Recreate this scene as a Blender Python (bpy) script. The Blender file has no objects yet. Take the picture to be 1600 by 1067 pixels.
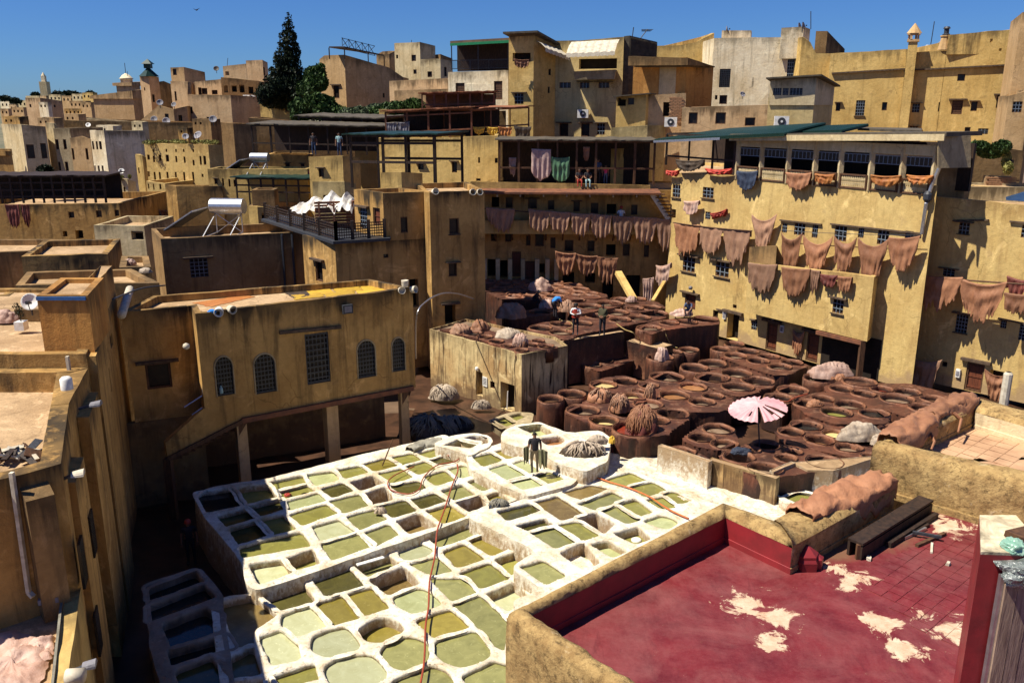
import bpy, bmesh, math, random
from mathutils import Vector, Matrix, noise
from mathutils.geometry import tessellate_polygon
random.seed(11)
R = math.radians
C = bpy.context.scene.collection
S = bpy.context.scene
# ------------------------------------------------------------------ camera
FP, HC = 1350.0, 14.0                    # focal length in pixels of a 1600 px wide frame, eye height
PIT = math.atan(.275)
cam_d = bpy.data.cameras.new('camera'); cam = bpy.data.objects.new('camera', cam_d); C.objects.link(cam)
cam.location = (0, 0, HC); cam.rotation_euler = (math.pi/2-PIT, 0, 0)
cam_d.sensor_width = 36; cam_d.lens = 36*FP/1600; cam_d.clip_end = 6000; cam_d.clip_start = .1
S.camera = cam
S.render.resolution_x = 1024; S.render.resolution_y = 682
S.view_settings.view_transform = 'Standard'; S.view_settings.look = 'None'
S.view_settings.gamma = 1; S.view_settings.exposure = 0.72
# ------------------------------------------------------------------ light
SUN_EL, SUN_AZ = 58.5, 193.0             # direction towards the sun, azimuth counted from +X
w = bpy.data.worlds.new('World'); S.world = w; w.use_nodes = True
nt = w.node_tree; bg = nt.nodes['Background']; sk = nt.nodes.new('ShaderNodeTexSky')
sk.sky_type = 'NISHITA'; sk.sun_disc = False; sk.sun_elevation = R(SUN_EL); sk.sun_rotation = R(90-SUN_AZ)
sk.altitude = 600; sk.air_density = 1.0; sk.dust_density = .15; sk.ozone_density = 3.2
tint = nt.nodes.new('ShaderNodeMix'); tint.data_type = 'RGBA'; tint.blend_type = 'MULTIPLY'; tint.inputs[0].default_value = 1; tint.inputs[7].default_value = (.34, .62, 1.15, 1)
nt.links.new(sk.outputs[0], tint.inputs[6]); nt.links.new(tint.outputs[2], bg.inputs[0]); bg.inputs[1].default_value = 0.05
sl = bpy.data.lights.new('sun', 'SUN'); sl.energy = 5; sl.angle = R(.5); sl.color = (1, .93, .80)
so = bpy.data.objects.new('sun', sl); C.objects.link(so); so.location = (-30, 0, 60)
sv = Vector((math.cos(R(SUN_AZ))*math.cos(R(SUN_EL)), math.sin(R(SUN_AZ))*math.cos(R(SUN_EL)), math.sin(R(SUN_EL))))
so.rotation_euler = sv.to_track_quat('Z', 'Y').to_euler()
# ------------------------------------------------------------------ measuring the photograph
cp, sp = math.cos(PIT), math.sin(PIT)
def ray(x, y):
    a = (x-800)/FP; b = -(y-533.5)/FP
    return Vector((a, cp+b*sp, -sp+b*cp))
def P(x, y, z=0.0):                      # the point at height z
    d = ray(x, y); t = (z-HC)/d.z; return Vector((d.x*t, d.y*t, z))
def ZY(x, y, Y):                         # the point at distance Y
    d = ray(x, y); t = Y/d.y; return Vector((d.x*t, Y, HC+d.z*t))
def hit(x, y, A, B):                     # the point on the upright plane through A and B
    d = ray(x, y); n = Vector((B[1]-A[1], A[0]-B[0], 0)); t = (A[0]*n.x+A[1]*n.y)/(d.x*n.x+d.y*n.y)
    return Vector((d.x*t, d.y*t, HC+d.z*t))
# ------------------------------------------------------------------ object helpers
BASE = {}
def tag(o, label=None, cat=None, group=None, kind=None):
    if label: o['label'] = label
    if cat: o['category'] = cat
    if group: o['group'] = group
    if kind: o['kind'] = kind
    return o
def thing(name, label, cat, loc, group=None):
    o = bpy.data.objects.new(name, None); C.objects.link(o); o.location = loc; o.empty_display_size = .3
    BASE[o.name] = Vector(loc); return tag(o, label, cat, group)
def off(parent):
    v = Vector((0, 0, 0))
    while parent is not None:
        v += BASE.get(parent.name, Vector((0, 0, 0))); parent = parent.parent
    return v
def obj(name, verts, faces, mat, parent=None, smooth=False, attrs=None, origin=None):
    """one mesh object, verts in world coordinates"""
    me = bpy.data.meshes.new(name)
    b = off(parent)
    oo = Vector((0, 0, 0)) if parent is not None else (Vector(origin) if origin is not None else Vector((0, 0, 0)))
    me.from_pydata([tuple(Vector(v)-b-oo) for v in verts], [], faces)
    if mat is not None:
        for m in (mat if isinstance(mat, (list, tuple)) else [mat]): me.materials.append(m)
    if smooth: me.polygons.foreach_set('use_smooth', [True]*len(me.polygons))
    if attrs:
        for k, vals in attrs.items():
            a = me.attributes.new(k, 'FLOAT', 'POINT'); a.data.foreach_set('value', vals)
    o = bpy.data.objects.new(name, me); C.objects.link(o)
    if parent is not None: o.parent = parent
    else: o.location = oo; BASE[o.name] = oo
    return o
def inst(name, me, mtx, parent=None):
    """share a mesh; mtx in world coordinates"""
    o = bpy.data.objects.new(name, me); C.objects.link(o)
    if parent is not None:
        o.parent = parent
        pm = Matrix.Translation(off(parent)); p = parent
        if p.name not in BASE:           # parent carries a scaled frame of its own
            o.matrix_local = Matrix.Identity(4); return o
        o.matrix_local = pm.inverted() @ mtx
    else: o.matrix_world = mtx
    return o
class MB:
    """collects boxes, bars and tubes into one mesh"""
    def __init__(s): s.v = []; s.f = []
    def add(s, vs, fs):
        n = len(s.v); s.v += [Vector(v) for v in vs]; s.f += [tuple(i+n for i in f) for f in fs]; return s
    def box(s, c, sz, rz=0, rx=0, ry=0, j=0):
        m = Matrix.Translation(c) @ Matrix.Rotation(rz, 4, 'Z') @ Matrix.Rotation(ry, 4, 'Y') @ Matrix.Rotation(rx, 4, 'X')
        vs = []
        for k in range(8):
            v = Vector(((k & 1)-.5, ((k >> 1) & 1)-.5, ((k >> 2) & 1)-.5))
            v = Vector((v.x*sz[0], v.y*sz[1], v.z*sz[2]))
            if j: v += Vector([random.uniform(-j, j) for _ in range(3)])
            vs.append(m @ v)
        return s.add(vs, [(0, 2, 3, 1), (4, 5, 7, 6), (0, 1, 5, 4), (2, 6, 7, 3), (0, 4, 6, 2), (1, 3, 7, 5)])
    def beam(s, a, b, w, h=None, up=(0, 0, 1)):
        a, b = Vector(a), Vector(b); h = h or w
        d = (b-a).normalized(); up = Vector(up)
        if abs(d.dot(up)) > .98: up = Vector((1, 0, 0))
        r = d.cross(up).normalized()*w/2; u = r.cross(d).normalized()*h/2
        vs = [a-r-u, a+r-u, a+r+u, a-r+u, b-r-u, b+r-u, b+r+u, b-r+u]
        return s.add(vs, [(0, 1, 2, 3), (7, 6, 5, 4), (0, 4, 5, 1), (1, 5, 6, 2), (2, 6, 7, 3), (3, 7, 4, 0)])
    def tube(s, pts, r, n=8, caps=True, r2=None):
        pts = [Vector(p) for p in pts]; rings = []
        for i, p in enumerate(pts):
            d = (pts[min(i+1, len(pts)-1)]-pts[max(i-1, 0)]).normalized()
            a = d.cross(Vector((0, 0, 1)))
            if a.length < .05: a = d.cross(Vector((0, 1, 0)))
            a.normalize(); b = d.cross(a)
            rr = r if r2 is None else r+(r2-r)*i/(len(pts)-1)
            rings.append([p+a*rr*math.cos(2*math.pi*k/n)+b*rr*math.sin(2*math.pi*k/n) for k in range(n)])
        vs = [v for q in rings for v in q]; fs = []
        for i in range(len(pts)-1):
            for k in range(n): fs.append((i*n+k, i*n+(k+1) % n, (i+1)*n+(k+1) % n, (i+1)*n+k))
        if caps: fs += [tuple(range(n))[::-1], tuple((len(pts)-1)*n+k for k in range(n))]
        return s.add(vs, fs)
    def lathe(s, c, prof, n=20, jit=0, seed=0, ex=1.0, rz=0):
        c = Vector(c); vs = []; fs = []
        for (r, z) in prof:
            for k in range(n):
                a = 2*math.pi*k/n
                q = 1+jit*noise.noise(Vector((math.cos(a)*1.3+seed*7.1, math.sin(a)*1.3, z*.6)))
                x, y = r*q*math.cos(a)*ex, r*q*math.sin(a)
                vs.append(c+Vector((x*math.cos(rz)-y*math.sin(rz), x*math.sin(rz)+y*math.cos(rz), z+jit*.4*noise.noise(Vector((math.cos(a)*2, math.sin(a)*2, seed*3.3))))))
        for i in range(len(prof)-1):
            for k in range(n): fs.append((i*n+k, i*n+(k+1) % n, (i+1)*n+(k+1) % n, (i+1)*n+k))
        return s.add(vs, fs)
    def make(s, name, mat, parent=None, smooth=False, origin=None):
        return obj(name, s.v, s.f, mat, parent, smooth, origin=origin)
# ------------------------------------------------------------------ materials
class NT:
    def __init__(s, name):
        s.m = bpy.data.materials.new(name); s.m.use_nodes = True; s.t = s.m.node_tree
        s.b = s.t.nodes['Principled BSDF']
    def n(s, typ, ins=None, **kw):
        k = s.t.nodes.new('ShaderNode'+typ)
        for a, v in kw.items(): setattr(k, a, v)
        if ins:
            for i, v in ins.items():
                if isinstance(v, bpy.types.NodeSocket): s.t.links.new(v, k.inputs[i])
                else: k.inputs[i].default_value = v
        return k
    def pos(s, obj_space=False):
        return s.n('TexCoord').outputs['Object'] if obj_space else s.n('NewGeometry').outputs['Position']
    def noise(s, vec, scale, detail=4, rough=.55, sc=(1, 1, 1), dist=0):
        mp = s.n('Mapping', {0: vec, 3: sc}).outputs[0] if sc != (1, 1, 1) else vec
        return s.n('TexNoise', {'Vector': mp, 'Scale': scale, 'Detail': detail, 'Roughness': rough, 'Distortion': dist}).outputs[0]
    def ramp(s, fac, a, b, lo=0, hi=1):
        return s.n('MapRange', {0: fac, 1: a, 2: b, 3: lo, 4: hi}).outputs[0]
    def math(s, op, a, b=0, clamp=False):
        return s.n('Math', {0: a, 1: b}, operation=op, use_clamp=clamp).outputs[0]
    def mix(s, f, a, b, mode='MIX'):
        k = s.n('Mix', data_type='RGBA', blend_type=mode)
        for i, v in ((0, f), (6, a), (7, b)):
            if isinstance(v, bpy.types.NodeSocket): s.t.links.new(v, k.inputs[i])
            else: k.inputs[i].default_value = (v if i == 0 else tuple(v)+(1,) if len(v) == 3 else v)
        return k.outputs[2]
    def attr(s, name): return s.n('Attribute', attribute_name=name).outputs['Fac']
    def out(s, col, rough=.9, bump=None, bstr=.3, bdist=.02, spec=.3):
        for k, v in (('Base Color', col), ('Roughness', rough)):
            if isinstance(v, bpy.types.NodeSocket): s.t.links.new(v, s.b.inputs[k])
            else: s.b.inputs[k].default_value = tuple(v)+(1,) if k == 'Base Color' else v
        s.b.inputs['Specular IOR Level'].default_value = spec
        if bump is not None:
            bn = s.n('Bump', {'Strength': bstr, 'Distance': bdist, 'Height': bump})
            s.t.links.new(bn.outputs[0], s.b.inputs['Normal'])
        return s.m
def plaster(name, c1, c2, stain=(.05, .035, .02), sf=1.6, streak=.4, topd=.75, patch=.5, bstr=.5, damp_or_highlight=(.12, .07, .04)):
    t = NT(name); p = t.pos()
    col = t.mix(t.ramp(t.noise(p, .45, 6, .6), .38, .66), c1, c2)
    pt = t.ramp(t.noise(p, .9, 7, .65, (1, 1, .8), 1.2), .57, .66)
    lt = tuple(min(1, x*1.28+.02) for x in c1)
    col = t.mix(t.math('MULTIPLY', pt, patch), col, lt)
    pk = t.ramp(t.noise(p, .7, 8, .75, (1, 1, .7), .6), .55, .72)
    col = t.mix(t.math('MULTIPLY', pk, patch), col, tuple(x*.52 for x in c2))
    mot = t.ramp(t.noise(p, 5, 6, .7), .25, .75, .84, 1.12)
    col = t.mix(1.0, col, t.n('CombineColor', {0: mot, 1: mot, 2: mot}).outputs[0], 'MULTIPLY')
    st = t.noise(p, sf, 5, .65, (1.5, 1.5, .12), .5)
    s1 = t.math('MULTIPLY', t.ramp(st, .5, .66 if sf > 2 else .72), streak)
    g = t.attr('grime')
    s2 = t.math('MULTIPLY', t.math('MULTIPLY', t.ramp(t.math('ADD', g, t.ramp(st, .3, .7, -.8, .3)), 0, .6), topd), t.ramp(t.noise(p, .35, 3), .38, .6, .25, 1))
    col = t.mix(t.math('MAXIMUM', s1, s2, True), col, stain)
    dm = t.attr('damp_or_highlight')
    s3 = t.math('MULTIPLY', t.ramp(t.math('ADD', dm, t.ramp(t.noise(p, 1.5, 5), .3, .7, -.7, .2)), 0, .5), .75)
    col = t.mix(s3, col, damp_or_highlight)
    ck = t.n('TexVoronoi', {'Vector': t.n('VectorMath', {0: p, 1: t.n('TexNoise', {'Vector': p, 'Scale': 1.3, 'Detail': 5.}).outputs[1]}, operation='ADD').outputs[0], 'Scale': .42}, feature='DISTANCE_TO_EDGE').outputs[0]
    col = t.mix(t.math('MULTIPLY', t.math('MULTIPLY', t.ramp(ck, .0, .012, 1, 0), t.ramp(t.noise(p, .5, 2), .5, .6)), .6), col, tuple(x*.35 for x in c2))
    bm = t.math('ADD', t.noise(p, 3, 8, .7), t.math('MULTIPLY', t.noise(p, 22, 4, .6), .35))
    return t.out(col, .92, bm, bstr, .06, .15)
def simple(name, c1, c2=None, scale=6, rough=.8, bstr=.2, spec=.3, sc=(1, 1, 1), metal=0, objsp=False, rnd=0):
    t = NT(name); p = t.pos(objsp); c2 = c2 or tuple(x*.6 for x in c1)
    nz = t.noise(p, scale, 6, .6, sc)
    col = t.mix(t.ramp(nz, .35, .68), c1, c2)
    if rnd:
        r = t.n('ObjectInfo').outputs['Random']
        v = t.ramp(r, 0, 1, 1-rnd, 1+rnd)
        col = t.mix(1.0, col, t.n('CombineColor', {0: v, 1: v, 2: v}).outputs[0], 'MULTIPLY')
    m = t.out(col, rough, nz, bstr, .02, spec); t.b.inputs['Metallic'].default_value = metal
    return m
M = {}
M['ochre'] = plaster('ochre_plaster', (.62, .43, .155), (.50, .325, .105), streak=.25, patch=.55)
M['yellow'] = plaster('yellow_plaster', (.59, .425, .165), (.49, .325, .115), stain=(.16, .08, .035), streak=.34, topd=.5, patch=.85, damp_or_highlight=(.34, .23, .13))
M['tan'] = plaster('tan_plaster', (.53, .35, .175), (.42, .265, .12), streak=.3, patch=.4)
M['pink'] = plaster('pink_plaster', (.58, .40, .22), (.48, .31, .16), streak=.25, patch=.3)
M['cream'] = plaster('cream_plaster', (.60, .49, .29), (.5, .38, .2), streak=.4, patch=.4)
M['white'] = plaster('whitewashed_plaster', (.80, .69, .48), (.66, .52, .31), streak=.5, patch=.5)
M['orange'] = plaster('orange_plaster', (.52, .27, .075), (.42, .19, .05), streak=.35, patch=.3)
M['brown'] = plaster('brown_plaster', (.34, .21, .09), (.23, .135, .055), streak=.65, patch=.5)
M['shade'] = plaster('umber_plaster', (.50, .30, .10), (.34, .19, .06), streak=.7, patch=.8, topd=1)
M['grey'] = plaster('grey_plaster', (.40, .32, .19), (.29, .22, .125), streak=.45, patch=.5)
M['olive'] = plaster('olive_plaster', (.56, .43, .20), (.44, .32, .13), streak=.35, patch=.35)
M['drip'] = plaster('dripping_wall_plaster', (.62, .48, .24), (.42, .26, .11), stain=(.035, .018, .012), sf=3.4, streak=1., topd=1, patch=.9)
M['roof'] = plaster('roof_screed', (.47, .32, .18), (.31, .20, .105), streak=.1, patch=.9, bstr=.9)
M['roofd'] = simple('dark_roof_screed', (.24, .16, .1), (.12, .08, .05), 1.2, .9, .5)
M['glass'] = simple('window_dark', (.012, .011, .012), (.03, .02, .015), 3, .25, 0)
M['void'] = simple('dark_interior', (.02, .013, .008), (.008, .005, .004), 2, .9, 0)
M['wood'] = simple('weathered_wood', (.13, .062, .03), (.05, .025, .014), 5, .75, .4, sc=(3, 3, .6))
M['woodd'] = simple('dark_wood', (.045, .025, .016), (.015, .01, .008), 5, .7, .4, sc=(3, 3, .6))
M['wooddoor'] = simple('red_brown_door', (.17, .05, .022), (.08, .025, .013), 4, .6, .4, sc=(4, 4, .4))
M['lintel'] = simple('lintel_wood', (.12, .08, .05), (.04, .025, .018), 5, .85, .4)
M['iron'] = simple('painted_iron', (.05, .055, .065), (.02, .02, .025), 20, .5, .1)
M['bars'] = simple('pale_window_bars', (.22, .26, .30), (.10, .12, .15), 20, .5, .1)
M['steel'] = simple('galvanised_steel', (.55, .56, .58), (.38, .38, .4), 9, .38, .1, .5, metal=.85)
M['whitep'] = simple('white_paint', (.78, .77, .74), (.6, .57, .5), 6, .5, .1)
M['greenp'] = simple('green_paint', (.03, .30, .12), (.02, .2, .08), 6, .5, .1)
M['bluep'] = simple('blue_paint', (.03, .12, .35), (.03, .08, .2), 6, .5, .1)
M['tile'] = simple('green_glazed_tile', (.008, .028, .02), (.016, .04, .03), 9, .45, .2, .25)
M['rust'] = simple('rusty_sheet', (.22, .085, .04), (.10, .045, .03), 3, .85, .3)
M['sheet'] = simple('corrugated_sheet', (.11, .09, .06), (.05, .04, .03), 3, .7, .2)
M['reed'] = simple('reed_matting', (.30, .12, .055), (.14, .055, .03), 12, .95, .6, sc=(1, 1, .2))
M['brickm'] = simple('old_brick', (.32, .17, .09), (.20, .11, .06), 5, .92, .6)
# ------------------------------------------------------------------ windows (unit meshes: x along wall 0..1, y outwards in metres, z 0..1)
UM = {}
def unit(name, mb, mat):
    me = bpy.data.meshes.new(name); me.from_pydata([tuple(v) for v in mb.v], [], mb.f); me.materials.append(M[mat]); UM[name] = me; return me
def ub(mb, x0, x1, y0, y1, z0, z1): mb.box(((x0+x1)/2, (y0+y1)/2, (z0+z1)/2), (x1-x0, y1-y0, z1-z0))
def frame_mesh(name, mat, t=.09, sill=True):
    m = MB(); ub(m, 0, t, -.13, -.05, 0, 1); ub(m, 1-t, 1, -.13, -.05, 0, 1); ub(m, t, 1-t, -.13, -.05, 1-t*.8, 1); ub(m, t, 1-t, -.13, -.05, 0, t*.8)
    return unit(name, m, mat)
frame_mesh('window_frame_wood', 'wood'); frame_mesh('window_frame_iron', 'iron', .06); frame_mesh('door_frame', 'wood', .1)
m = MB(); ub(m, .002, .998, -.2, -.17, .002, .998); unit('pane_dark', m, 'glass')
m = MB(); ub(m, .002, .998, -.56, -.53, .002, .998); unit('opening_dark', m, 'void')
def grille_mesh(name, nx, nz, mat='bars', t=.10):
    m = MB()
    for i in range(1, nx): x = i/nx; ub(m, x-t/nx/2, x+t/nx/2, -.045, -.025, .01, .99)
    for i in range(1, nz): z = i/nz; ub(m, .01, .99, -.03, -.012, z-t/nz/2, z+t/nz/2)
    return unit(name, m, mat)
grille_mesh('grille_small', 3, 3, t=.16); grille_mesh('grille_medium', 4, 5, t=.16); grille_mesh('grille_large', 6, 9, 'iron', .2)
m = MB()
for i in range(7): ub(m, .1, .9, -.14, -.1, .08+i*.12, .17+i*.12)
unit('shutter_slats', m, 'wood')
m = MB()
ub(m, .1, .495, -.16, -.12, .02, .94); ub(m, .505, .9, -.16, -.12, .02, .94)
for z in (.12, .48, .82): ub(m, .12, .88, -.12, -.09, z, z+.06)
unit('door_leaf', m, 'wooddoor')
m = MB(); m.box((.5, .06, 1.07), (1.7, .3, .09)); unit('lintel_board', m, 'lintel')
m = MB(); m.box((.5, .03, -.03), (1.25, .14, .05)); unit('sill_slab', m, 'lintel')
def arch_mesh():
    v = []; f = []; n = 8
    for s in (0, 1):                     # spandrels, front and soffit
        c = [(s, 1), (s, .72)]+[(.5-.5*math.cos(math.pi*k/(2*n)) if s == 0 else .5+.5*math.cos(math.pi*k/(2*n)), .72+.28*math.sin(math.pi*k/(2*n))) for k in range(1, n+1)]
        k0 = len(v)
        for y in (-.004, -.2):
            for a in c: v.append((a[0], y, a[1]))
        L = len(c); f.append(tuple(range(k0, k0+L)) if s else tuple(range(k0, k0+L))[::-1])
        for i in range(1, L-1): f.append((k0+i, k0+i+1, k0+i+1+L, k0+i+L))
    return v, f
def unitmtx(A, u, nrm, u0, u1, z0, z1):
    o = Vector((A[0]+u.x*u0, A[1]+u.y*u0, z0))
    return Matrix(((u.x*(u1-u0), nrm.x, 0, o.x), (u.y*(u1-u0), nrm.y, 0, o.y), (0, 0, z1-z0, o.z), (0, 0, 0, 1)))
def put_window(parent, A, u, nrm, r, kind, mat):
    u0, u1, z0, z1 = r; mt = unitmtx(A, u, nrm, *r)
    k = kind[0]
    if k in 'gGhfsa':
        fr = inst('window', UM['window_frame_wood' if k in 'gfs' else 'window_frame_iron'], mt, parent)
        inst('pane', UM['pane_dark'], mt, fr)
        if k == 'g': inst('grille', UM['grille_small' if (z1-z0) < 1.0 else 'grille_medium'], mt, fr)
        if k in 'Gha': inst('grille', UM['grille_large' if k != 'h' else 'grille_medium'], mt, fr)
        if k == 's': inst('shutter', UM['shutter_slats'], mt, fr)
        if k == 'a':
            v, f = arch_mesh(); sv_ = [mt @ Vector(q) for q in v]
            obj('arch_surround', sv_, f, mat, parent, attrs={'grime': [0]*len(v), 'damp_or_highlight': [0]*len(v)})
            m = MB(); pts = [mt @ Vector((.5-.5*math.cos(math.pi*i/14), .01, .72+.28*math.sin(math.pi*i/14))) for i in range(15)]
            pts = [mt @ Vector((0, .01, 0))]+pts+[mt @ Vector((1, .01, 0))]
            m.tube(pts, .03, 6); m.make('arch_trim', M['grey'], parent)
    elif k == 'd':
        inst('opening', UM['opening_dark'], mt, parent)
    elif k == 'D':
        fr = inst('door', UM['door_frame'], mt, parent); inst('door_leaf', UM['door_leaf'], mt, fr)
        inst('pane', UM['pane_dark'], mt, fr)
    if 'l' in kind[1:]: inst('lintel', UM['lintel_board'], mt, parent)
    if 'b' in kind[1:]: inst('sill', UM['sill_slab'], mt, parent)
def jz(x, y, s, a): return a*noise.noise(Vector((x*s, y*s, 3.7)))
def inset_poly(poly, t):
    n = len(poly); out = []
    for i in range(n):
        p0, p1, p2 = poly[i-1], poly[i], poly[(i+1) % n]
        d1 = (p1-p0).normalized(); d2 = (p2-p1).normalized()
        n1 = Vector((-d1.y, d1.x)); n2 = Vector((-d2.y, d2.x))
        b = n1+n2; L = b.length
        if L < .2: out.append(p1+n1*t); continue
        b /= L; k = t/max(.3, b.dot(n1)); out.append(p1+b*(min(k, t*3) if t > 0 else max(k, t*1.6)))
    return out
def facade(A, B, zA, zB, zb, rects, sub, verts, faces, gr, dm, topj=.03, depths=None):
    """grid wall with real openings; returns outer top row"""
    A2, B2 = Vector(A[:2]), Vector(B[:2]); L = (B2-A2).length; u = (B2-A2)/L; nrm = Vector((u.y, -u.x))
    us = {0.0, L}; ns = max(1, int(L/sub)); us |= {L*i/ns for i in range(1, ns)}
    ztm = min(zA, zB)
    zs = {zb}; 
    for d in (.35, 1.1): 
        if ztm-d > zb+.3: zs.add(ztm-d)
    if zb+1.3 < ztm-1.2: zs.add(zb+1.3)
    nz = int((ztm-zb)/2.2)
    for i in range(1, nz): zs.add(zb+(ztm-zb)*i/nz)
    hu = set(); hz = set()
    rects = [(max(.02, a), min(L-.02, b), max(zb+.0, c), min(ztm-.06, d)) for a, b, c, d in rects]
    for a, b, c, d in rects: hu |= {a, b}; hz |= {c, d}
    def clean(base, hard, tol):
        out = [x for x in base if all(abs(x-h) > tol for h in hard) or x in (0.0, L, zb)]
        return sorted(set(out) | hard)
    us = clean(us, hu, .12); zs = clean(zs, hz, .12)
    us = [x for i, x in enumerate(us) if i == 0 or x-us[i-1] > 1e-4]; zs = [x for i, x in enumerate(zs) if i == 0 or x-zs[i-1] > 1e-4]
    n0 = len(verts); nu = len(us); nzr = len(zs)+1
    for j in range(nzr):
        for i, uu in enumerate(us):
            top = zA+(zB-zA)*uu/L
            z = zs[j] if j < len(zs) else top+(jz(A2.x+u.x*uu, A2.y+u.y*uu, 1.1, topj) if 0 < i < nu-1 else 0)
            o = 0
            if 0 < i < nu-1 and j < nzr-1 and uu not in hu and zs[j] not in hz and j > 0:
                o = .03*noise.noise(Vector((A2.x+u.x*uu, A2.y+u.y*uu, z))*.8)
            verts.append(Vector((A2.x+u.x*uu+nrm.x*o, A2.y+u.y*uu+nrm.y*o, z)))
            gr.append(max(0., 1-(top-z)/1.1) if top-z < 1.1 else 0.); dm.append(max(0., 1-(z-zb)/1.3) if zb < 1.5 else 0.)
    for j in range(nzr-1):
        for i in range(nu-1):
            uc = (us[i]+us[i+1])/2; zc = (zs[j]+(zs[j+1] if j+1 < len(zs) else ztm))/2
            if j+1 >= len(zs): zc = ztm-.01
            if any(a < uc < b and c < zc < d for a, b, c, d in rects): continue
            q = n0+j*nu+i; faces.append((q, q+1, q+nu+1, q+nu))
    for k, (a, b, c, d) in enumerate(rects):   # reveals
        dp = -(depths[k] if depths else .2)
        o = len(verts)
        for (uu, zz) in ((a, c), (b, c), (b, d), (a, d)):
            for y in (0, dp):
                verts.append(Vector((A2.x+u.x*uu+nrm.x*y, A2.y+u.y*uu+nrm.y*y, zz))); gr.append(0.); dm.append(0.)
        for s in range(4):
            e = (s+1) % 4; faces.append((o+2*s, o+2*s+1, o+2*e+1, o+2*e))
    return [n0+(nzr-1)*nu+i for i in range(nu)], us, L, u, nrm, rects
def block(name, label, cat, pts, Y, angs, mat='ochre', zb=0., depth=5., wins=None, par=.45, roof='roof', group=None, back=None, flat=False, sub=1.6, pth=.24, parent=None, world=None, topj=.04, ba=90):
    """pts: photo pixels of the visible roof corners, left to right; Y the distance of the first; angs the compass of each face"""
    m = M[mat] if isinstance(mat, str) else mat
    if world: W = [Vector(p) for p in world]
    else:
        W = [ZY(pts[0][0], pts[0][1], Y)]
        for i, a in enumerate(angs):
            d = Vector((math.cos(R(a)), math.sin(R(a))))
            A = W[-1]; W.append(hit(pts[i+1][0], pts[i+1][1], (A.x, A.y), (A.x+d.x, A.y+d.y)))
    if flat:
        for p in W: p.z = W[0].z
    nf = len(W)-1
    if back: W += [Vector(b) for b in back]
    elif nf == 1:
        d = (W[1]-W[0]); d.z = 0; d.normalize(); n = Vector((-d.y, d.x, 0))*depth
        n = Vector((math.cos(R(ba)), math.sin(R(ba)), 0))*depth if ba != 90 else n
        W += [W[1]+n, W[0]+n]
    else:
        n = Vector((0, depth, 0)); d1, d2 = (W[1]-W[0]).xy.normalized(), (W[2]-W[1]).xy.normalized()
        if nf == 2 and abs(d1.x*d2.y-d1.y*d2.x) > .3:
            q = W[2]+W[0]-W[1]; W += [q]
        else: W += [W[-1]+n, W[0]+n]
    poly = [Vector(p[:2]) for p in W]; N = len(W)
    c = sum(poly, Vector((0, 0)))/N
    par_t = parent or thing(name, label, cat, (c.x, c.y, zb), group)
    verts = []; faces = []; gr = []; dm = []; tops = []
    for i in range(N):
        A, B = W[i], W[(i+1) % N]
        rects = []; kinds = []
        if wins and i in wins:
            A2, B2 = Vector(A[:2]), Vector(B[:2]); uu = (B2-A2).normalized()
            for wv in wins[i]:
                x0, y0, x1, y1 = wv[:4]; k = wv[4] if len(wv) > 4 else 'f'
                xc, yc = (x0+x1)/2, (y0+y1)/2
                a = (hit(x0, yc, A, B).xy-A2).dot(uu); b = (hit(x1, yc, A, B).xy-A2).dot(uu)
                z1 = hit(xc, y0, A, B).z; z0 = hit(xc, y1, A, B).z
                if k[0] in 'D' or 'z' in k: z0 = max(z0, zb)
                rects.append((min(a, b), max(a, b), z0, z1)); kinds.append(k)
        rc = [q for q in rects]
        t = facade(A, B, A.z, B.z, zb, rc, sub, verts, faces, gr, dm, topj, [.55 if k[0] == 'd' else .2 for k in kinds])
        tops.append(t)
        for q, k in zip(t[5], kinds): put_window(par_t, Vector(A[:2]), t[3], t[4], q, k, m)
    inn = inset_poly(poly, pth)
    zr = min(p.z for p in W)-par
    for i in range(N):
        idx, us, L, u, nrm, _ = tops[i]; a, b = inn[i], inn[(i+1) % N]; n0 = len(verts)
        for k, vi in enumerate(idx):
            q = a.lerp(b, us[k]/L); verts.append(Vector((q.x, q.y, verts[vi].z))); gr.append(.7); dm.append(0.)
        for k, vi in enumerate(idx):
            q = a.lerp(b, us[k]/L); verts.append(Vector((q.x, q.y, zr-.01))); gr.append(.5); dm.append(0.)
        K = len(idx)
        for k in range(K-1):
            faces.append((idx[k], idx[k+1], n0+k+1, n0+k)); faces.append((n0+k, n0+k+1, n0+K+k+1, n0+K+k))
    obj('wall', verts, faces, m, par_t, attrs={'grime': gr, 'damp_or_highlight': dm})
    rp = [Vector((p.x, p.y, zr)) for p in inset_poly(poly, pth*.6)]
    obj('roof', rp, [tuple(range(N))], M[roof], par_t)
    par_t['z'] = zr
    return par_t, W
def rows(xs, y0, y1, w, kind='f', dy=0): return [(x-w/2, y0+dy*i, x+w/2, y1+dy*i, kind) for i, x in enumerate(xs)]
# ------------------------------------------------------------------ the setting
def sheet(name, poly, mat, sub=None):
    return tag(obj(name, poly, [tuple(range(len(poly)))], mat), kind='structure')
M['earth'] = simple('earth_ground', (.16, .10, .06), (.08, .05, .03), .6, .95, .4)
M['hill'] = simple('far_hillside', (.16, .14, .09), (.07, .08, .045), .05, .95, .2)
vs = []; fs = []; n = 40
for j in range(n+1):
    for i in range(n+1):
        x = -2200+4400*i/n; y = 150+2600*j/n
        z = -6+min(1, max(0, (y-150)/420))*(17.5+4*noise.noise(Vector((x*.004, y*.004, 0)))) + (4*max(0, noise.noise(Vector((x*.002, 5, 0)))))*min(1, max(0, (y-150)/420))
        vs.append((x, y, z))
for j in range(n):
    for i in range(n): q = j*(n+1)+i; fs.append((q, q+1, q+n+2, q+n+1))
tag(obj('hill', vs, fs, M['hill'], smooth=True), kind='structure')
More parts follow.
